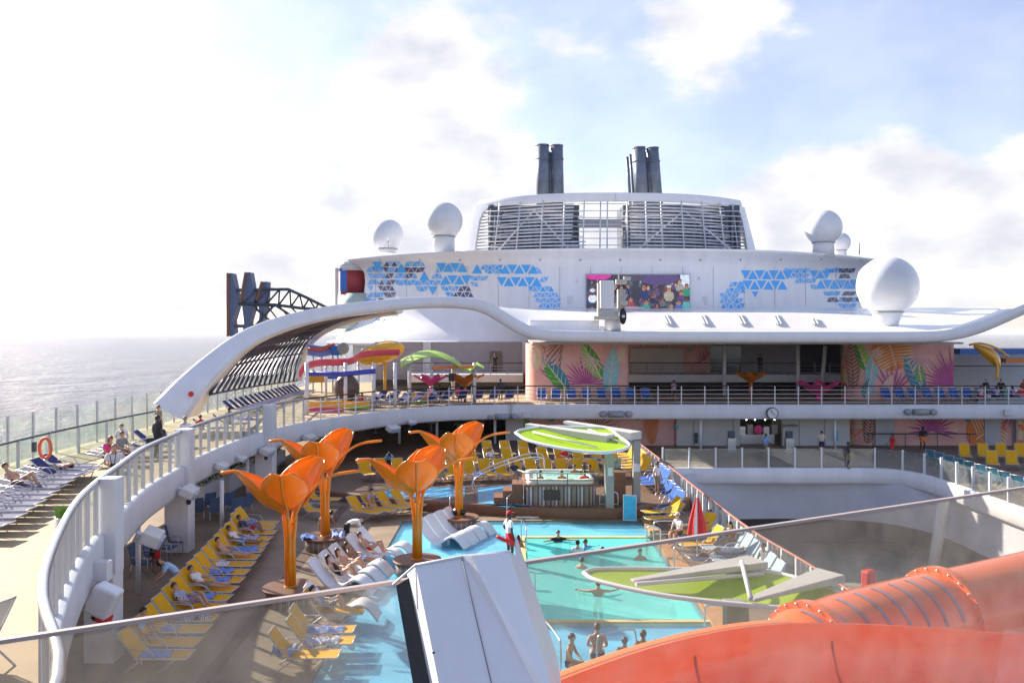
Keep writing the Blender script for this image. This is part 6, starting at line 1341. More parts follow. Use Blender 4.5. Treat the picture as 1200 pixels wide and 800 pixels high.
def lie_pose(zs=.42):
    return mod(pel=(0, 0, zs + .11), spi=(0, .20, zs + .11), che=(0, .42, zs + .13), nek=(0, .56, zs + .13), chi=(0, .62, zs + .16), hed=(0, .72, zs + .15), top=(0, .80, zs + .14),
               hL=(.10, -.06, zs + .10), kL=(.12, -.46, zs + .26), aL=(.12, -.84, zs + .05), tL=(.13, -.94, zs + .14), hR=(-.10, -.06, zs + .10), kR=(-.12, -.46, zs + .10), aR=(-.12, -.90, zs + .06), tR=(-.13, -.98, zs + .16),
               sL=(.185, .45, zs + .12), eL=(.34, .62, zs + .16), wL=(.22, .80, zs + .2), fL=(.12, .84, zs + .2), sR=(-.185, .45, zs + .12), eR=(-.27, .2, zs + .10), wR=(-.22, -.02, zs + .14), fR=(-.18, -.10, zs + .15))
POSES = {
    'stand': base_pose(),
    'camera': mod(eL=(.29, -.02, 1.16), wL=(.10, -.24, 1.12), fL=(.03, -.27, 1.12), eR=(-.29, -.02, 1.16), wR=(-.10, -.24, 1.10), fR=(-.03, -.27, 1.10), hed=(0, -.04, 1.665), chi=(0, -.05, 1.57), top=(0, -.02, 1.75)),
    'hip': mod(eL=(.38, .05, 1.16), wL=(.19, -.02, 1.02), fL=(.13, -.04, .99), kR=(-.15, -.04, .5), aR=(-.2, 0, .09), tR=(-.24, -.15, .035), hR=(-.11, 0, .9)),
    'walk': mod(kL=(.10, -.18, .50), aL=(.10, -.30, .12), tL=(.10, -.45, .08), kR=(-.10, .04, .48), aR=(-.10, .34, .16), tR=(-.10, .24, .04), eL=(.24, .12, 1.15), wL=(.24, .12, .90), fL=(.24, .10, .82), eR=(-.24, -.06, 1.15), wR=(-.22, -.28, 1.0), fR=(-.20, -.35, .96)),
    'lean': mod(spi=(0, -.08, 1.12), che=(0, -.28, 1.24), nek=(0, -.40, 1.32), chi=(0, -.46, 1.34), hed=(0, -.54, 1.36), top=(0, -.62, 1.39), sL=(.18, -.33, 1.26), eL=(.22, -.42, 1.0), wL=(.18, -.58, .86), fL=(.16, -.64, .80), sR=(-.18, -.33, 1.26), eR=(-.22, -.42, 1.0), wR=(-.18, -.60, .90), fR=(-.16, -.66, .85), kL=(.11, -.08, .5)),
    'bend': mod(spi=(0, -.18, 1.05), che=(0, -.42, 1.08), nek=(0, -.56, 1.06), chi=(0, -.62, 1.04), hed=(0, -.70, 1.0), top=(0, -.77, .98), sL=(.18, -.46, 1.04), eL=(.22, -.50, .80), wL=(.18, -.62, .62), fL=(.16, -.66, .55), sR=(-.18, -.46, 1.04), eR=(-.22, -.52, .80), wR=(-.18, -.66, .64), fR=(-.16, -.72, .58), kL=(.12, .0, .5), kR=(-.12, .0, .5)),
    'phone': mod(eL=(.26, -.04, 1.15), wL=(.14, -.26, 1.18), fL=(.08, -.32, 1.2), hed=(0, -.05, 1.66), chi=(0, -.06, 1.57), top=(0, -.03, 1.75)),
    'lounge': lounge_pose(), 'knees': lounge_pose(knees=1), 'loungearm': lounge_pose(knees=.3, arm=1), 'sit': sit_pose(), 'sitlean': sit_pose(lean=.22), 'lie': lie_pose(),
    'swim': mod(sL=(.19, 0, 1.40), eL=(.42, -.10, 1.36), wL=(.62, -.24, 1.36), fL=(.70, -.28, 1.36), sR=(-.19, 0, 1.40), eR=(-.42, -.10, 1.36), wR=(-.62, -.24, 1.36), fR=(-.70, -.28, 1.36)),
    'tread': mod(eL=(.30, -.06, 1.2), wL=(.34, -.26, 1.26), fL=(.34, -.34, 1.28)),
    'crouch': mod(pel=(0, .12, .30), spi=(0, .08, .48), che=(0, 0, .68), nek=(0, -.05, .81), chi=(0, -.08, .88), hed=(0, -.09, .97), top=(0, -.08, 1.05), hL=(.10, .08, .28), kL=(.20, -.34, .42), aL=(.15, -.20, .08), tL=(.16, -.36, .03), hR=(-.10, .08, .28), kR=(-.20, -.34, .42), aR=(-.15, -.20, .08), tR=(-.16, -.36, .03),
                  sL=(.185, 0, .73), eL=(.24, -.20, .56), wL=(.14, -.38, .50), fL=(.08, -.44, .48), sR=(-.185, 0, .73), eR=(-.24, -.20, .56), wR=(-.14, -.38, .50), fR=(-.08, -.44, .48)),
}
DG = None
def grow(pose):
    names = list(pose); idx = {n: i for i, n in enumerate(names)}
    me = bpy.data.meshes.new('grow'); me.from_pydata([pose[n] for n in names], [(idx[a], idx[b]) for a, b in BONES], []); me.update()
    o = bpy.data.objects.new('grow', me); COL.objects.link(o)
    sk = o.modifiers.new('s', 'SKIN'); sk.use_smooth_shade = True; sk.branch_smoothing = .4; sv_ = me.skin_vertices[0].data
    for n in names: sv_[idx[n]].radius = RAD_[n]; sv_[idx[n]].use_root = (n == 'pel')
    ss = o.modifiers.new('u', 'SUBSURF'); ss.levels = 2; ss.render_levels = 2
    dg = bpy.context.evaluated_depsgraph_get(); m2 = bpy.data.meshes.new_from_object(o.evaluated_get(dg)); bpy.data.objects.remove(o); return m2
def seg_d(p, a, b):
    ab = b - a; t = max(0, min(1, (p - a).dot(ab) / max(1e-9, ab.dot(ab)))); return (p - a - ab * t).length, t
PART_CACHE = {}
def person_parts(pk):
    if pk in PART_CACHE: return PART_CACHE[pk]
    pose = {k: Vector(v) for k, v in POSES[pk].items()}; me = grow(POSES[pk])
    vs = [v.co.copy() for v in me.vertices]; ns = [v.normal.copy() for v in me.vertices]; fs = [list(f.vertices) for f in me.polygons]; lab = []
    for f in fs:
        c = sum((vs[i] for i in f), Vector()) / len(f); best = min(((seg_d(c, pose[a], pose[b])[0] - .5 * (RAD_[a][0] + RAD_[b][0]) * .6, (a, b), seg_d(c, pose[a], pose[b])[1]) for a, b in BONES), key=lambda q: q[0]); lab.append((best[1], best[2]))
    def pick(test):
        return [f for f, (b, t) in zip(fs, lab) if test(b, t)]
    def sub(faces, lift, nm):
        used = sorted({i for f in faces for i in f}); mp = {i: k for k, i in enumerate(used)}; m = bpy.data.meshes.new(nm)
        m.from_pydata([vs[i] + ns[i] * lift for i in used], [], [[mp[i] for i in f] for f in faces]); m.polygons.foreach_set('use_smooth', [True] * len(faces)); m.materials.append(None); m.update(); return m
    tors = {('pel', 'spi'), ('spi', 'che'), ('che', 'sL'), ('che', 'sR')}
    sh = lambda b, t: b in tors and not (b == ('pel', 'spi') and t < .15) or (b == ('che', 'nek') and t < .45) or b in (('sL', 'eL'), ('sR', 'eR')) and t < .62
    ves = lambda b, t: b in (('pel', 'spi'), ('spi', 'che')) or b in (('pel', 'hL'), ('pel', 'hR'))
    sho = lambda b, t: b in (('pel', 'hL'), ('pel', 'hR')) or (b == ('pel', 'spi') and t < .35) or b in (('hL', 'kL'), ('hR', 'kR')) and t < .72
    tru = lambda b, t: b in (('pel', 'hL'), ('pel', 'hR')) or (b == ('pel', 'spi') and t < .25) or b in (('hL', 'kL'), ('hR', 'kR')) and t < .15
    pan = lambda b, t: sho(b, t) or b in (('hL', 'kL'), ('hR', 'kR')) or b in (('kL', 'aL'), ('kR', 'aR')) and t < .9
    lon = lambda b, t: sh(b, t) or b in (('sL', 'eL'), ('sR', 'eR'), ('eL', 'wL'), ('eR', 'wR'))
    shoe = lambda b, t: b in (('aL', 'tL'), ('aR', 'tR'))
    # hands: five bent fingers rooted in the palm; nose and ears are added to the same mesh
    mb = MB()
    mb.smooth = True
    for s_ in 'LR':
        w, f = pose['w' + s_], pose['f' + s_]; d = (f - w).normalized(); u = d.orthogonal().normalized(); sd_ = d.cross(u); curl = u * .5
        for k, L in ((-1.5, .060), (-.5, .075), (.5, .080), (1.5, .068)):
            r0 = f + sd_ * .017 * k; mb.tube([r0, r0 + d * L * .5, r0 + d * L * .85 + curl * L * .4, r0 + d * L + curl * L * .8], [.010, .009, .008, .006], 5)
        r0 = f - d * .03 + sd_ * .03; mb.tube([r0, r0 + sd_ * .03 + d * .02, r0 + sd_ * .035 + d * .05 + curl * .02], [.011, .010, .007], 5)
    up_ = (pose['top'] - pose['chi']).normalized(); fw = Vector((0, -1, 0)); fw = (fw - up_ * fw.dot(up_)).normalized() if abs(fw.dot(up_)) < .9 else Vector((0, 0, 1)); rt = up_.cross(fw)
    if pk in ('lounge', 'knees', 'loungearm'): pass
    hc = pose['hed'] - up_ * .01
    mb.tube([hc + fw * .085 + up_ * .015, hc + fw * .108 - up_ * .02, hc + fw * .088 - up_ * .032], [.008, .014, .012], 6)
    for q in (-1, 1): mb.sphere(hc + rt * q * .082 - up_ * .01, .022, 8, sx=.5)
    b = len(vs); 
    body_m = bpy.data.meshes.new('body'); body_m.from_pydata(vs + mb.v, [], fs + [[b + i for i in f] for f in mb.f]); body_m.polygons.foreach_set('use_smooth', [True] * len(body_m.polygons)); body_m.materials.append(None); body_m.update()
    hair = MB(); hair.smooth = True
    def cap(mbx, r, lim, back, zz=0):
        rows = []
        for i in range(8):
            ph = R(lim * i / 7); row = []
            for j in range(18):
                th = 2 * math.pi * j / 18; l = ph * (1 + back * max(0, -math.cos(th)) - .28 * max(0, math.cos(th))); row.append(hc + up_ * zz + fw * (-.012) + (up_ * math.cos(l) * 1.12 + (fw * math.cos(th) * 1.05 + rt * math.sin(th) * .92) * math.sin(l)) * r)
            rows.append(row)
        mbx.grid(rows, closed=True)
    cap(hair, .103, 92, .35)
    longh = MB(); longh.smooth = True; cap(longh, .106, 96, .4)
    longh.shell([[hc - fw * .07 - up_ * (.0 + .33 * k / 4) - fw * .03 * math.sin(k) + rt * x for x in (-.10 + .008 * k, -.05, .05, .10 - .008 * k)] for k in range(5)], .04)
    capm = MB(); capm.smooth = True; cap(capm, .115, 78, .15, .01); capm.shell([[hc + up_ * .045 + fw * (.10 + .03 * k) + rt * x - up_ * .008 * k for x in (-.07 + .01 * k, 0, .07 - .01 * k)] for k in range(4)], .01)
    face = MB()
    for q in (-1, 1): face.sphere(hc + fw * .088 + rt * q * .033 + up_ * .015, .010, 8)
    lips = MB(); lips.tube([hc + fw * .090 - up_ * .058 - rt * .022, hc + fw * .098 - up_ * .056, hc + fw * .090 - up_ * .058 + rt * .022], .006, 5)
    def mm(mbx, nm):
        m = bpy.data.meshes.new(nm); m.from_pydata(mbx.v, [], mbx.f); m.polygons.foreach_set('use_smooth', mbx.sm); m.materials.append(None); m.update(); return m
    out = dict(body=body_m, hair=mm(hair, 'hair'), long=mm(longh, 'hair'), cap=mm(capm, 'cap'), eyes=mm(face, 'eyes'), mouth=mm(lips, 'mouth'),
               shirt=sub(pick(sh), .016, 'shirt'), swimsuit=sub(pick(ves), .010, 'swimsuit'), shorts=sub(pick(sho), .018, 'shorts'), trunks=sub(pick(tru), .012, 'trunks'), trousers=sub(pick(pan), .016, 'trousers'), long_shirt=sub(pick(lon), .017, 'shirt'), shoes=sub(pick(shoe), .010, 'shoes'))
    PART_CACHE[pk] = out; return out
EYE = mat('eye_dark', (.02, .015, .012), .2); LIP = mat('lips', (.30, .09, .07), .5)
def person(pk, loc, rz, label, skin=1, hair='black', wear=(), group=None, long=False, cap=None, scale=1.0, face=True):
    P = person_parts(pk); t = thing('person', label, 'person', loc, group); t.rotation_euler = (0, 0, R(rz)); t.scale = (scale,) * 3
    def add(nm, me, m):
        o = bpy.data.objects.new(nm, me); COL.objects.link(o); o.parent = t; o.material_slots[0].link = 'OBJECT'; o.material_slots[0].material = m; return o
    add('body', P['body'], SKINS[skin]); add('hair', P['long' if long else 'hair'], HAIRS[hair])
    if cap: add('cap', P['cap'], CL[cap])
    if face: add('eyes', P['eyes'], EYE); add('mouth', P['mouth'], LIP)
    for nm, c in wear: add('shirt' if nm == 'long_shirt' else nm, P[nm], CL[c])
    return t
# facing: rz 0 faces the camera (-Y); 90 faces +X; -90 faces -X; 180 faces away
person('hip', G(597, 658, 0), 115, 'lifeguard in red cap, white shirt and red shorts standing at the pool edge', 3, 'black', (('shirt', 'white'), ('shorts', 'red')), cap='red', scale=1.12)
s = MB(); q = G(597, 658); s.tube(cr([q + Vector((-.50, -.1, 1.02)), q + Vector((-.1, -.25, .88)), q + Vector((.38, -.15, .82))], 4), .07, 10); tag(s.build('rescue_tube', RED), 'red rescue tube held by the lifeguard', 'rescue tube')
# swimmers
def swimmer(px, py, pk, rz, lab, skin, hair, wear=(), depth=1.30, long=False, face=True): c = G(px, py, -.06); person(pk, (c.x, c.y, -.06 - depth), rz, lab, skin, hair, wear, 'swimmers in the teal pool', long, face=face)
swimmer(607, 641, 'tread', 200, 'swimmer with dark curly hair at the pool ladder beside the lifeguard', 2, 'black', (), 1.25, True)
swimmer(654, 634, 'swim', 10, 'swimmer in black top leaning back near the far pool edge', 1, 'brown', (('shirt', 'black'),), 1.28)
swimmer(677, 648, 'tread', 170, 'swimmer in white shirt beside the one in blue', 1, 'black', (('shirt', 'white'),), 1.22)
swimmer(686, 642, 'swim', 60, 'swimmer in blue top just right of the swimmer in white', 2, 'black', (('shirt', 'blue'),), 1.38)
swimmer(706, 646, 'tread', 100, 'lone head of a swimmer with splashing water, right of the pair', 2, 'black', (), 1.56)
swimmer(750, 655, 'tread', 20, 'swimmer holding on at the right pool wall', 1, 'brown', (), 1.33)
swimmer(682, 666, 'tread', 150, 'pale shouldered swimmer left of the lime canopy tip', 0, 'black', (), 1.33)
swimmer(701, 697, 'swim', 180, 'swimmer seen from behind with spread arms below the lime canopy', 1, 'black', (), 1.25)
# seated bathers, near
for px, py, pk, rz, lab, sk, hr, sc_ in ((665, 775, 'sit', 70, 'bare chested bather gesturing at the left end of the seated row', 1, 'brown', 1), (700, 768, 'sit', 175, 'broad shouldered bather seen from behind in the middle of the seated row', 1, 'brown', 1.06), (731, 777, 'sit', 160, 'smaller bather with black hair third in the seated row', 2, 'black', .92), (752, 772, 'sit', 150, 'bather at the right end of the seated row, short dark hair', 2, 'black', .98)):
    c = G(px, py, .15); person(pk, (c.x, c.y, -.42), rz, lab, sk, hr, (('trunks', 'navy'),), 'bathers seated in the near shallow water', scale=sc_)

# hot tub people
for px, py, rz, lab, sk, hr, w in ((633, 563, 60, 'bather lying back at the left end of the hot tub', 2, 'black', ()), (658, 565, 10, 'bather in the middle of the hot tub near the front rim', 2, 'brown', ()), (673, 557, 0, 'bather at the back of the hot tub, left of the pair', 2, 'black', ()), (684, 553, 0, 'bather with raised head at the back of the hot tub', 3, 'black', ()), (691, 557, -30, 'rightmost bather at the back of the hot tub', 2, 'black', ()), (685, 566, 200, 'bather in a red top at the hot tub right corner', 2, 'black', (('shirt', 'red'),))):
    c = W(px, py, 42.4 if py > 560 else 44.2); person('tread', (c.x, c.y, 1.64 - 1.30), rz, lab, sk, hr, w, 'people in the hot tub')
# pool loungers
person('knees', (-6.1, 30.1, -.05), 84, 'sunbather in a dark swimsuit on the nearest wave lounger', 1, 'black', (('swimsuit', 'black'),), long=True)
person('knees', (-5.95, 31.0, -.05), 84, 'sunbather in a brown bikini on the middle wave lounger', 1, 'brown', (('trunks', 'brown'),), long=True)
person('lounge', (-5.8, 31.95, -.05), 84, 'sunbather in blue shorts stretched out on the wave lounger, arm raised', 2, 'black', (('shorts', 'blue'),))
person('bend', (-6.9, 35.6, 0), 120, 'man in white shirt and black shorts bending over by the second flower', 1, 'black', (('shirt', 'white'), ('shorts', 'black')))
person('lean', (-8.1, 36.3, 0), 60, 'person in a cream shirt just left of the second flower stem', 2, 'black', (('shirt', 'cream'), ('trousers', 'khaki')))
person('sitlean', (-7.15, 41.7, 0), 70, 'man with dark hair in a light shirt sitting on the tilted yellow loungers', 1, 'black', (('shirt', 'lilac'), ('shorts', 'brown')))
person('lean', (-7.3, 50.6, TZ), 10, 'person in a blue shirt bending among the yellow loungers in the back', 2, 'black', (('shirt', 'blue'), ('trousers', 'black')))
person('stand', (-13.4, 65.6, TZ), 30, 'person in a lilac shirt standing in the dark lounge', 2, 'black', (('shirt', 'lilac'), ('trousers', 'navy')))
# left row
person('lean', (-11.1, 28.3, 0), -70, 'man in a light blue shirt leaning over the long yellow row', 1, 'black', (('shirt', 'lightblue'), ('shorts', 'lilac')), scale=1.03)
def on_row(k, pk, lab, sk, hr, wear, dx=1.05, long=False, rz=88):
    x, y, z, a = LR[k]; person(pk, (x + dx, y, z), rz, lab, sk, hr, wear, None, long)
on_row(4, 'lounge', 'man in a white shirt and blue shorts lying on the long yellow row', 2, 'black', (('shirt', 'white'), ('shorts', 'blue')))
on_row(12, 'knees', 'person in a patterned top lying in the long yellow row, seen at the glass edge', 1, 'brown', (('shirt', 'print'), ('shorts', 'lilac')))
on_row(15, 'sit', 'person in a blue shirt at the bottom left, seen through the glass', 1, 'black', (('shirt', 'lightblue'), ('shorts', 'navy')), .5)
person('knees', (-5.75, 26.3, 0), 90, 'sunbather in a patterned shirt on the near yellow lounger', 1, 'black', (('shirt', 'print'), ('shorts', 'grey')), cap='navy')
person('stand', (-13.2, 31.6, 0), 150, 'person in a dark shirt and red shorts in shade beyond the nearest pier', 2, 'black', (('shirt', 'black'), ('shorts', 'red')))
# towels
def towel(x, y, z, L, Wd, rz, m, lab, bumps=.04, seed=1):
    r2 = random.Random(seed); g = []; rot = Matrix.Rotation(R(rz), 3, 'Z')
    for i in range(9):
        g.append([Vector((x, y, z)) + rot @ Vector(((j / 6 - .5) * Wd, (i / 8 - .5) * L, bumps * (math.sin(i * 1.7 + j) * .5 + .5) * r2.uniform(.4, 1.3) - (.07 if j in (0, 6) else 0))) for j in range(7)])
    s = MB(); s.smooth = True; s.shell(g, .02); return tag(s.build('towel', m), lab, 'towel')
TW = mat('blue_towel', (.16, .28, .68), .85, var=.3, vs=5)
x, y = LR[1][:2]; towel(x + 1.15, y, .41, .8, .5, -85, TW, 'blue towel on the second lounger of the long yellow row', .12)
x, y = LR[9][:2]; towel(x + 1.5, y, .40, .5, .5, -85, TW, 'small blue towel at the foot of a lounger beside the man in light blue', .10, 2)
x, y = LR[11][:2]; towel(x + 1.2, y, .40, .9, .5, -85, TW, 'rumpled blue towel on the long yellow row above the glass edge', .12, 3)
x, y = LR[16][:2]; towel(x + 1.2, y, .40, .9, .5, -85, TW, 'blue towel on the nearest lounger of the long row at the bottom edge', .12, 4)
towel(-5.4, 24.6, .40, 1.1, .5, -88, TW, 'dark blue towel over the near poolside lounger', .12, 5); towel(-5.3, 23.7, .40, 1.0, .5, -90, mat('patterned_towel', (.45, .5, .68), .85, var=.5, vs=14), 'pale patterned towel on the near poolside lounger', .14, 6)
towel(-6.1, 22.8, .46, .6, .5, -90, TW, 'blue towel bunched at the head of the nearest poolside lounger', .16, 7)
towel(-8.3, 34.85, .58, .6, .6, 20, TW, 'folded blue towel lying on the planter of the second flower', .12, 8)
towel(-7.0, 34.4, .75, .9, .5, 10, mat('striped_towel', (.30, .38, .70), .85, var=.4, vs=8), 'light blue towel draped by the second flower', .25, 9)
towel(6.6, 30.7, .42, .8, .55, -80, TW, 'folded blue towel on the grey lounger right of the pool', .06, 10)
s = MB(); q = G(536, 617); s.sphere(q + Vector((.1, -.2, .75)), .33, 12, sz=.7); tag(s.build('bag', BLACK), 'black bag lying on the planter of the farthest orange flower', 'bag')
s = MB(); q = Vector((-10.1, 23.2, 0)); s.lathe([(.16, .0), (.2, .38), (.17, .42)], q, 14); s.tube(cr([q + Vector((-.12, 0, .42)), q + Vector((0, 0, .62)), q + Vector((.12, 0, .42))], 4), .015, 5); tag(s.build('beach_bag', stripe_mat('red_white_stripes', ['#c83232', '#e8e0e0'], 0, 9)), 'red and white striped beach bag at the bottom, seen through the glass', 'bag')
for k, (n_, c_, w_) in enumerate(((0, 'TW', 'a folded'), (3, 'print', 'a long'), (5, 'TW', 'a spread'), (7, 'white', 'a folded'), (8, 'TW', 'a long'), (13, 'print', 'a spread'), (14, 'TW', 'a crumpled'))):
    x, y = LR[n_][:2]; mm_ = TW if c_ == 'TW' else CL[c_]; towel(x + 1.0 + .25 * (k % 3), y, .42, .6 + .2 * (k % 3), .5, -85 + 7 * (k % 3), mm_, f'{w_.split()[1]} {"blue" if c_ == "TW" else ("patterned" if c_ == "print" else "white")} towel on the {ORD[n_]} lounger of the long yellow row', .08 + .03 * (k % 3), 30 + k)
on_row(2, 'knees', 'person in navy top with raised knees near the far end of the yellow row', 2, 'black', (('shirt', 'navy'), ('shorts', 'red')))
on_row(10, 'lounge', 'person in a white top reclining below the man in light blue', 1, 'brown', (('shirt', 'white'), ('shorts', 'khaki')))
on_row(6, 'lounge', 'bare chested sunbather in green trunks midway along the long yellow row', 1, 'black', (('trunks', 'green'),))
for k, (x_, y_) in enumerate(((-4.7, 48.4), (-1.9, 48.6), (2.2, 49.3), (4.6, 49.2), (1.5, 53.9), (5.4, 54.2))):
    towel(x_, y_, TZ + .43, .7, .5, 22, TW if k % 2 else CL['lightblue'], f'{ORD[k]} bluish towel from the left on the yellow loungers of the back terrace', .1, 50 + k)
for k, (x_, y_, pk_, c_, c2_) in enumerate(((-9.6, 31.0, 'walk', 'orange', 'navy'), (7.6, 44.6, 'stand', 'white', 'khaki'), (-9.6, 39.4, 'sit', 'green', 'black'), (18.0, 60.5, 'walk', 'blue', 'khaki'), (22.5, 62.0, 'stand', 'cream', 'navy'), (12.4, 66.0, 'walk', 'lilac', 'black'))):
    if k in (0, 2): continue
    z_ = TZ if k == 1 else 0
    if k == 5: z_, y_ = UZ, 65.4
    person(pk_, (x_, y_, z_), 40 * k, ['', 'man in a white shirt standing at the blue loungers by the atrium railing', '', 'walker in a blue shirt behind the far glass balustrade', 'person in cream standing near the drinks dispenser right of the shop', 'walker in a lilac shirt on the upper deck between the mural blocks'][k], 1 + k % 2, 'black', (('shirt', c_), ('shorts', c2_)))
# right of the pool
person('sit', (7.0, 35.6, .1), -60, 'man in white shirt and cap sitting left of the red parasol', 1, 'grey', (('shirt', 'white'), ('shorts', 'brown')), cap='white')
person('loungearm', (8.35, 37.4, 0), -65, 'sunbather with orange swimwear on the yellow lounger behind the parasol', 1, 'brown', (('trunks', 'orange'),))
person('sitlean', (9.0, 34.6, 0), -40, 'dark haired woman in a swimsuit sitting by the atrium rail', 1, 'black', (('swimsuit', 'orange'),), long=True)
person('lie', (8.3, 33.0, 0), -80, 'person in white lying under the glass edge right of the parasol', 1, 'brown', (('shirt', 'white'), ('shorts', 'white')))
person('sit', (9.2, 30.9, 0), -70, 'person in grey sitting among the pale blue loungers', 2, 'black', (('shirt', 'grey'), ('shorts', 'khaki')))
# promenade walkers
person('stand', G(994, 549, 0), 60, 'man in black standing before the sunlit orange mural', 3, 'black', (('shirt', 'black'), ('shorts', 'khaki')))
person('walk', (27.0, 60.6, 0), -80, 'woman in a red dress walking on the promenade', 2, 'black', (('shirt', 'red'), ('shorts', 'red')), long=True)
person('hip', (31.2, 64.8, 0), 0, 'person in orange shorts leaning on the dark rail before the mural', 3, 'black', (('shirt', 'black'), ('shorts', 'orange')))
s = MB(); s.tube([(27.5, 66.2, 1.05), (36, 66.2, 1.05)], .05, 6)
for x in (28, 30.5, 33, 35.5): s.tube([(x, 66.2, 0), (x, 66.2, 1.05)], .03, 5)
tag(s.build('mural_rail', DARKM), 'dark rail standing before the leaf mural on the promenade', 'railing')
for px, py, lab, w in ((580, 0, 'person in dark clothes standing at the door on the balcony, left', 'black'), (891, 0, 'person in dark clothes at the balcony rail between the mural blocks', 'navy')):
    person('stand', ((px - 600) * .0785, 78.5, 5.15), 0, lab, 2, 'black', (('shirt', w), ('trousers', w)))
# upper deck left
person('camera', (-12.95, 27.8, UZ), 20, 'man in white shirt with a camera strap standing at the left railing', 1, 'grey', (('shirt', 'white'), ('shorts', 'khaki')), scale=1.05)
s = MB(); q = Vector((-12.95, 27.8, UZ)); s.obox(q + Vector((.1, -.31, 1.18)), (.16, .1, .11)); s.tube([q + Vector((.12, -.30, 1.2)), q + Vector((.12, -.17, 1.5)), q + Vector((.05, -.02, 1.62))], .012, 5); s.tube([q + Vector((.05, -.30, 1.2)), q + Vector((-.08, -.15, 1.5)), q + Vector((-.05, 0, 1.62))], .012, 5); tag(s.build('camera', BLACK), 'black camera on a strap held by the man in white', 'camera')
person('stand', (-15.2, 36.6, UZ), 150, 'man in black shirt and trousers standing on the left deck, back turned', 3, 'black', (('shirt', 'black'), ('trousers', 'black')), scale=1.08)
person('stand', (-14.4, 37.6, UZ), 170, 'man in white shirt standing right of the man in black', 1, 'grey', (('shirt', 'white'), ('trousers', 'cream')), scale=1.0)
person('sitlean', (-16.2, 34.0, UZ), 60, 'woman with auburn hair in a pink top sitting on a lounger', 1, 'auburn', (('shirt', 'pink'), ('shorts', 'navy')), long=True)
person('sit', (-16.3, 35.5, UZ), 60, 'person behind the woman in pink, seated', 1, 'brown', (('shirt', 'grey'), ('shorts', 'cream')))
person('lounge', (-16.0, 44.0, UZ), 30, 'man in a red shirt lying on a navy lounger inside the railing', 2, 'black', (('shirt', 'red'), ('shorts', 'black')))
person('sit', (-15.4, 46.4, UZ), 30, 'man in a grey shirt sitting near the arch foot', 2, 'black', (('shirt', 'grey'), ('shorts', 'navy')))
x, y = GL[7][:2]; person('knees', (x + .75, y - .5, UZ - .03), 88, 'woman in a yellow bikini sunbathing on the grey loungers', 1, 'brown', (('trunks', 'orange'),))
x, y = GL[10][:2]; person('lie', (x + .9, y, UZ), -90, 'man in blue trunks lying face up on the far grey lounger', 1, 'brown', (('shorts', 'navy'),))
towel(-15.3, 48.6, UZ + .5, 1.0, .55, -70, mat('purple_towel', (.30, .18, .55), .85, var=.4, vs=8), 'purple patterned towel on a navy lounger near the arch foot', .15, 12)
s = MB(); q = Vector((-16.0, 37.9, UZ + .35)); s.obox(q + Vector((0, 0, .22)), (.5, .3, .42), .4); tag(s.build('bag', BLACK, bevel=.05), 'black bag on the grey lounger near the black shirted man', 'bag')
towel(-16.0, 22.9, UZ + .40, .7, .5, -90, CL['navy'], 'navy towel heaped on a grey lounger at the left edge', .3, 13)
# more people on the left deck
person('sit', (-17.6, 38.4, UZ), 40, 'person in a white top seated by the windscreen beyond the woman in pink', 0, 'brown', (('shirt', 'white'), ('shorts', 'blue')))
person('lounge', (-16.4, 40.1, UZ), 60, 'person in dark clothes reclining on a navy lounger behind the man in black', 2, 'black', (('shirt', 'navy'), ('shorts', 'black')))
person('stand', (-17.9, 43.2, UZ), 80, 'person in a khaki shirt standing at the windscreen near the arch foot', 1, 'brown', (('shirt', 'khaki'), ('trousers', 'navy')))
person('knees', (-5.6, 33.5, -.05), 80, 'sunbather in red trunks on a wave lounger beyond the others', 1, 'brown', (('trunks', 'red'),))
for k, (x_, y_, pk_, c_) in enumerate(((-3.9, 47.2, 'lounge', 'green'), (.2, 48.4, 'lounge', 'navy'), (3.4, 54.0, 'lounge', 'red'), (-1.3, 53.8, 'lounge', 'white'))):
    person(pk_, (x_, y_, TZ), 22, f'person in {c_} reclining among the yellow loungers of the back terrace', 1 + k % 2, 'black', (('shirt', c_), ('shorts', 'khaki')))
# play area and crowd
person('sit', W(538, 467, 66.5) * 1 if False else (-4.2, 66.0, UZ), 160, 'person in a pink shirt sitting under the orange beam', 2, 'black', (('shirt', 'pink'), ('shorts', 'black')))
person('stand', (-.7 * 1.0 - .2, 67.2, UZ), 20, 'person in dark clothes standing right of the green canopy', 3, 'black', (('shirt', 'navy'), ('shorts', 'black')))
person('sit', (-5.6, 66.2, UZ), 200, 'person in black sitting beside the person in pink', 3, 'black', (('shirt', 'black'), ('trousers', 'black')))
person('crouch', (-11.0, 62.4, UZ), 40, 'child in red crouching at the end of the pink slide', 2, 'black', (('shirt', 'red'), ('shorts', 'red')))
cw = ['cream', 'brown', 'lilac', 'green', 'purple', 'red', 'white', 'navy', 'green', 'black', 'lilac', 'khaki']
for k in range(12):
    xx = 35.9 + .62 * k; person('sit' if k % 3 else 'sitlean', (xx, 65.3 + .0 * k, UZ), 180 + 25 * ((k * 5) % 3 - 1), f'person in {cw[k]} on the bench, {ORD[k]} from the left in the far right crowd', (k * 7 + 1) % 4, ['black', 'brown', 'black', 'auburn'][k % 4], (('shirt', cw[k]), ('shorts', cw[(k + 5) % 12])), 'crowd seated at the far right', long=(k % 3 == 1), face=False)
for k, (xx, c_) in enumerate(((37.2, 'navy'), (38.4, 'black'), (40.2, 'red'), (41.6, 'white'), (42.6, 'green'))):
    person('stand' if k % 2 else 'phone', (xx, 67.0, UZ), 30 * (k - 2), f'person in {c_} standing behind the far right bench crowd', k % 4, 'black', (('shirt', c_), ('trousers', cw[k])), 'people standing at the far right', face=False)
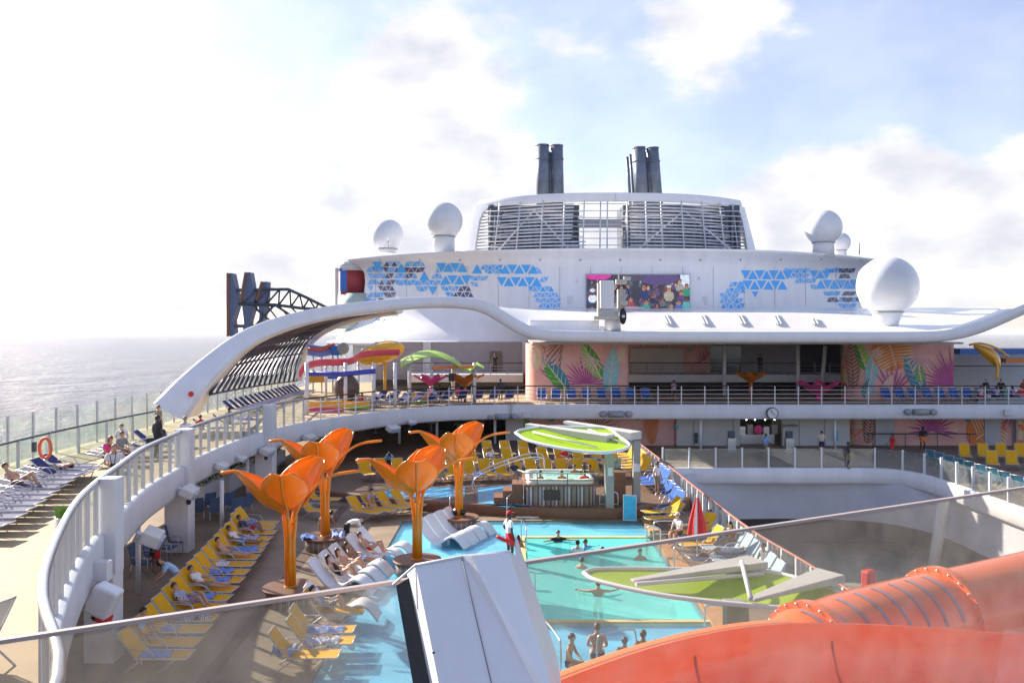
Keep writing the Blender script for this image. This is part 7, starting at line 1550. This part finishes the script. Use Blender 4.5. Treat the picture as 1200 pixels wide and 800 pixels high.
# ------------------------------------------------------------------ foreground: glass balustrade, white cover, orange water slide
zt_ = 8.0
def gp(px, py): return G(px, py, zt_)
a = gp(-160, 388 + 363 + 24.0); b = gp(1400, 571 - 31)
a, b = gp(0, 751), gp(1200, 571); d = (b - a); a2 = a - d * .35; b2 = b + d * .6
t = thing('glass_balustrade', 'salt stained smoky glass balustrade crossing the foreground', 'balustrade', (a.x, a.y, 6.6))
for k in range(3):
    p, q = a2.lerp(b2, (0, .35, .70)[k]), a2.lerp(b2, (.345, .695, 1.0)[k]); s = MB(); s.bar((p.x, p.y, 7.29), (q.x, q.y, 7.29), .018, 1.40); s.build('glass_panel', GLASSF, t)
s = MB(); s.bar(a2, b2, .024, .014); s.build('top_edge', mat('brushed_top_edge', (.50, .40, .36), .35, .4), t)
n_ = Vector((d.y, -d.x, 0)).normalized()
s = MB(); s.bar(a2 + Vector((0, 0, -1.42)), b2 + Vector((0, 0, -1.42)), .08, .12); s.build('base_shoe', STEEL, t)
# white cover in front of the glass
Yc = 2.35; cov = thing('equipment_cover', 'white fibreglass equipment cover with black rubber edge in the foreground', 'cover', W(560, 790, Yc))
GEL = mat('aged_white_gelcoat', (.80, .79, .82), .32, var=.06, vs=5, bump=.05, bs=60)
def plate(poly, Y, dep, nm, m, bev=.006, shift=0):
    s = MB(); P = [W(x, y, Y) for x, y in poly]; s.prismY([(p.x, p.z) for p in P], Y, Y + dep); return s.build(nm, m, cov, bevel=bev)
s = MB()
F = lambda x, y, Y: W(x, y, Y)
# faceted shell: left flank, main face, ridge, right face
pts = {'a0': F(477, 672, 2.42), 'a1': F(487, 662, 2.30), 'a2': F(541, 652, 2.27), 'a3': F(552, 651, 2.24), 'a4': F(597, 646, 2.36), 'a5': F(604, 650, 2.60),
       'b0': F(509, 830, 2.30), 'b1': F(520, 830, 2.18), 'b2': F(583, 830, 2.14), 'b3': F(640, 830, 2.10), 'b4': F(655, 830, 2.22), 'b5': F(662, 830, 2.5)}
s.smooth = False
for i in range(5):
    s.poly([pts[f'a{i}'], pts[f'b{i}'], pts[f'b{i+1}'], pts[f'a{i+1}']])
bk = lambda p: p + Vector((0, .45, 0)); top = [pts[f'a{i}'] for i in range(6)]
s.grid([top, [p + Vector((0.02, .30, -.11)) for p in top]]); s.grid([[p + Vector((0.02, .30, -.11)) for p in top], [p + Vector((.1, .32, -.7)) for p in top]])
s.poly([pts['a5'], pts['b5'], pts['b5'] + Vector((0, .4, 0)), pts['a5'] + Vector((0, .3, 0))])
s.build('cover_shell', GEL, cov)
s = MB(); s.poly([F(464, 686, 2.405), F(480, 676, 2.40), F(512, 830, 2.29), F(489, 830, 2.285)]); 
s.add([F(466, 690, 2.405) + Vector((-.0, .0, .0)), F(486, 830, 2.32), F(486, 830, 2.7), F(466, 690, 2.8)], [(0, 1, 2, 3)]); s.build('rubber_edge', BLACK, cov)
s = MB(); s.tube([pts['a2'] + Vector((0, -.003, 0)), pts['b2'] + Vector((0, -.003, 0))], .0012, 5); s.build('panel_seam', mat('seam_grey', (.14, .13, .16), .5), cov)
s = MB(); s.tube([F(461, 684, 2.40), pts['a1'] + Vector((0, -.002, .001)), pts['a2'] + Vector((0, -.002, .001)), pts['a4'] + Vector((0, -.002, .001))], .004, 6); s.build('rolled_edge', GEL, cov)
for px, py in ((508, 763), (548, 652)):
    s = MB(); c = F(px, py + 1, 2.205 if px < 520 else 2.26); s.sphere(c, .004, 8); s.build('rivet', DARKM, cov)
# ------------------------------------------------------------------ orange water slide beyond the glass
SLO = mat('orange_slide_gelcoat', (.88, .165, .018), .22, var=.10, vs=1.2, coat=.6)
SLI = mat('orange_slide_inner', (.88, .16, .018), .20, var=.16, vs=1.5, coat=.5)
rimA = [(300, 960, 5.0), (450, 880, 5.5), (560, 834, 6.0), (650, 797, 6.4), (700, 778, 6.6), (750, 761, 6.8), (810, 745, 7.05), (870, 734, 7.3), (930, 729, 7.5), (1000, 730, 7.7), (1080, 734, 7.9), (1200, 743, 8.2), (1330, 754, 8.5)]
rim = [(300, 960, 5.0), (450, 880, 5.5), (560, 834, 6.0), (650, 797, 6.4), (700, 778, 6.6), (750, 761, 6.8), (810, 744, 7.05), (870, 731, 7.3), (930, 721, 7.6), (975, 714, 7.85), (1005, 705, 8.05), (1040, 692, 8.3), (1085, 680, 8.6), (1130, 670, 8.9), (1200, 655, 9.3), (1300, 632, 9.9), (1400, 612, 10.6)]
rp_ = cr([W(*q) for q in rim], 5)
sl = thing('water_slide', 'big glossy orange water slide flume sweeping across the lower right', 'water slide', rp_[len(rp_) // 2] - Vector((0, 0, 2)))
Rd = .98
def frame_at(i):
    t_ = (rp_[min(len(rp_) - 1, i + 1)] - rp_[max(0, i - 1)]).normalized(); n_ = Vector((t_.y, -t_.x, 0)).normalized(); return t_, n_   # n_ points to the camera side
tube_path = rp_; rp_ = cr([W(*q) for q in rimA], 5); ks = len(rp_) - 1
# open channel: far rim at path, wall drops and curves towards the camera
g = []
for i in range(0, ks + 1):
    t_, n_ = frame_at(i); c = rp_[i] + n_ * Rd; row_ = []
    for k in range(15):
        th = R(180 - 180 * k / 14); row_.append(c + n_ * (-math.cos(th) * -1) * Rd * 1.0 * (1 if True else 0) if False else c - n_ * math.cos(math.pi - th) * Rd * -1 * -1 if False else c + n_ * (-math.cos(R(180 * k / 14))) * Rd + Vector((0, 0, -math.sin(R(180 * k / 14)) * Rd)))
    g.append(row_)
s = MB(); s.smooth = True; s.shell(g, -.03); s.build('open_flume', SLI, sl)
# rolled lip on the far rim: flat strip then roll
s = MB(); s.smooth = True; g = []
for i in range(0, ks - 19):
    t_, n_ = frame_at(i); p = rp_[i]
    g.append([p + n_ * .02 + Vector((0, 0, -.13)), p + n_ * .015 + Vector((0, 0, -.02)), p + Vector((0, 0, .0)), p - n_ * .10, p - n_ * .12 + Vector((0, 0, -.08)), p - n_ * .02 + Vector((0, 0, -.16))])
s.grid(g); s.build('rim_lip', mat('orange_slide_lip', (.90, .24, .06), .3, var=.06, coat=.4), sl)
for f_ in (.80, .92, .99): pass
# closed tube part
flume = rp_; rp_ = tube_path; ks = next(i for i, p in enumerate(rp_) if p.y > 7.75); Rd = .50
g = []
for i in range(ks - 6, len(rp_)):
    t_, n_ = frame_at(i); c = rp_[i] + n_ * -.40 + Vector((0, 0, -Rd * 1.03 - .12)); f = min(1, (i - (ks - 6)) / 9); c = c - Vector((0, 0, .75 * (1 - f) ** 1.6))
    g.append([c + (n_ * math.cos(a_) + Vector((0, 0, 1)) * math.sin(a_)) * Rd * (.92 + .08 * f) for a_ in [2 * math.pi * k / 40 for k in range(40)]])
s = MB(); s.smooth = True; s.grid(g, closed=True); s.build('closed_tube', SLO, sl)
def flange(i, r=1.0, w=.10):
    t_, n_ = frame_at(i); c = rp_[i] + n_ * -.40 + Vector((0, 0, -Rd * 1.03 - .12)); g = []
    for dd, rr2 in ((-w / 2, Rd * .99), (-w / 2, Rd + .06 * r), (w / 2, Rd + .06 * r), (w / 2, Rd * .99)):
        g.append([c + t_ * dd + (n_ * math.cos(a_) + Vector((0, 0, 1)) * math.sin(a_)) * rr2 for a_ in [2 * math.pi * k / 48 for k in range(48)]])
    s = MB(); s.smooth = False; s.grid(g, closed=True); fo = s.build('joint_flange', SLO, sl)
    s = MB()
    for k in range(0, 48, 2):
        a_ = 2 * math.pi * k / 48; s.sphere(c + t_ * -(w / 2 + .01) + (n_ * math.cos(a_) + Vector((0, 0, 1)) * math.sin(a_)) * (Rd + .035), .016, 6)
    s.build('bolt_ring', STEEL, fo)
flange(next(i for i, p in enumerate(rp_) if p.y > 7.95)); i2 = next(i for i, p in enumerate(rp_) if p.y > 8.9); flange(i2)
BANDM = mat('grey_blue_band', (.30, .27, .42), .4)
kk = ks + 1; nb = 0
L_tot = resample(rp_[ks:i2 + 1], n=9)
for q in range(1, 9):
    p = L_tot[q]; i = min(range(len(rp_)), key=lambda j: (rp_[j] - p).length); t_, n_ = frame_at(i); c = p + n_ * -.40 + Vector((0, 0, -Rd * 1.03 - .12)); g = []
    for dd in (-.022, .022): g.append([c + t_ * (dd + .0) + (n_ * math.cos(a_) + Vector((0, 0, 1)) * math.sin(a_)) * (Rd + .006) for a_ in [R(18 + 3 * k) for k in range(26)]])
    s = MB(); s.smooth = True; s.grid(g); s.build('grey_band', BANDM, sl)
# seams in the open flume
rp_ = flume; Rd = .98
for j_ in (30, 43):
    t_, n_ = frame_at(j_); c = rp_[j_] + n_ * Rd; s = MB(); s.tube([c + n_ * (-math.cos(R(180 * k / 20))) * (Rd - .034) + Vector((0, 0, -math.sin(R(180 * k / 20)) * (Rd - .034))) for k in range(1, 18)], .012, 6); s.build('seam', mat('dark_orange_seam', (.50, .05, .01), .4), sl)
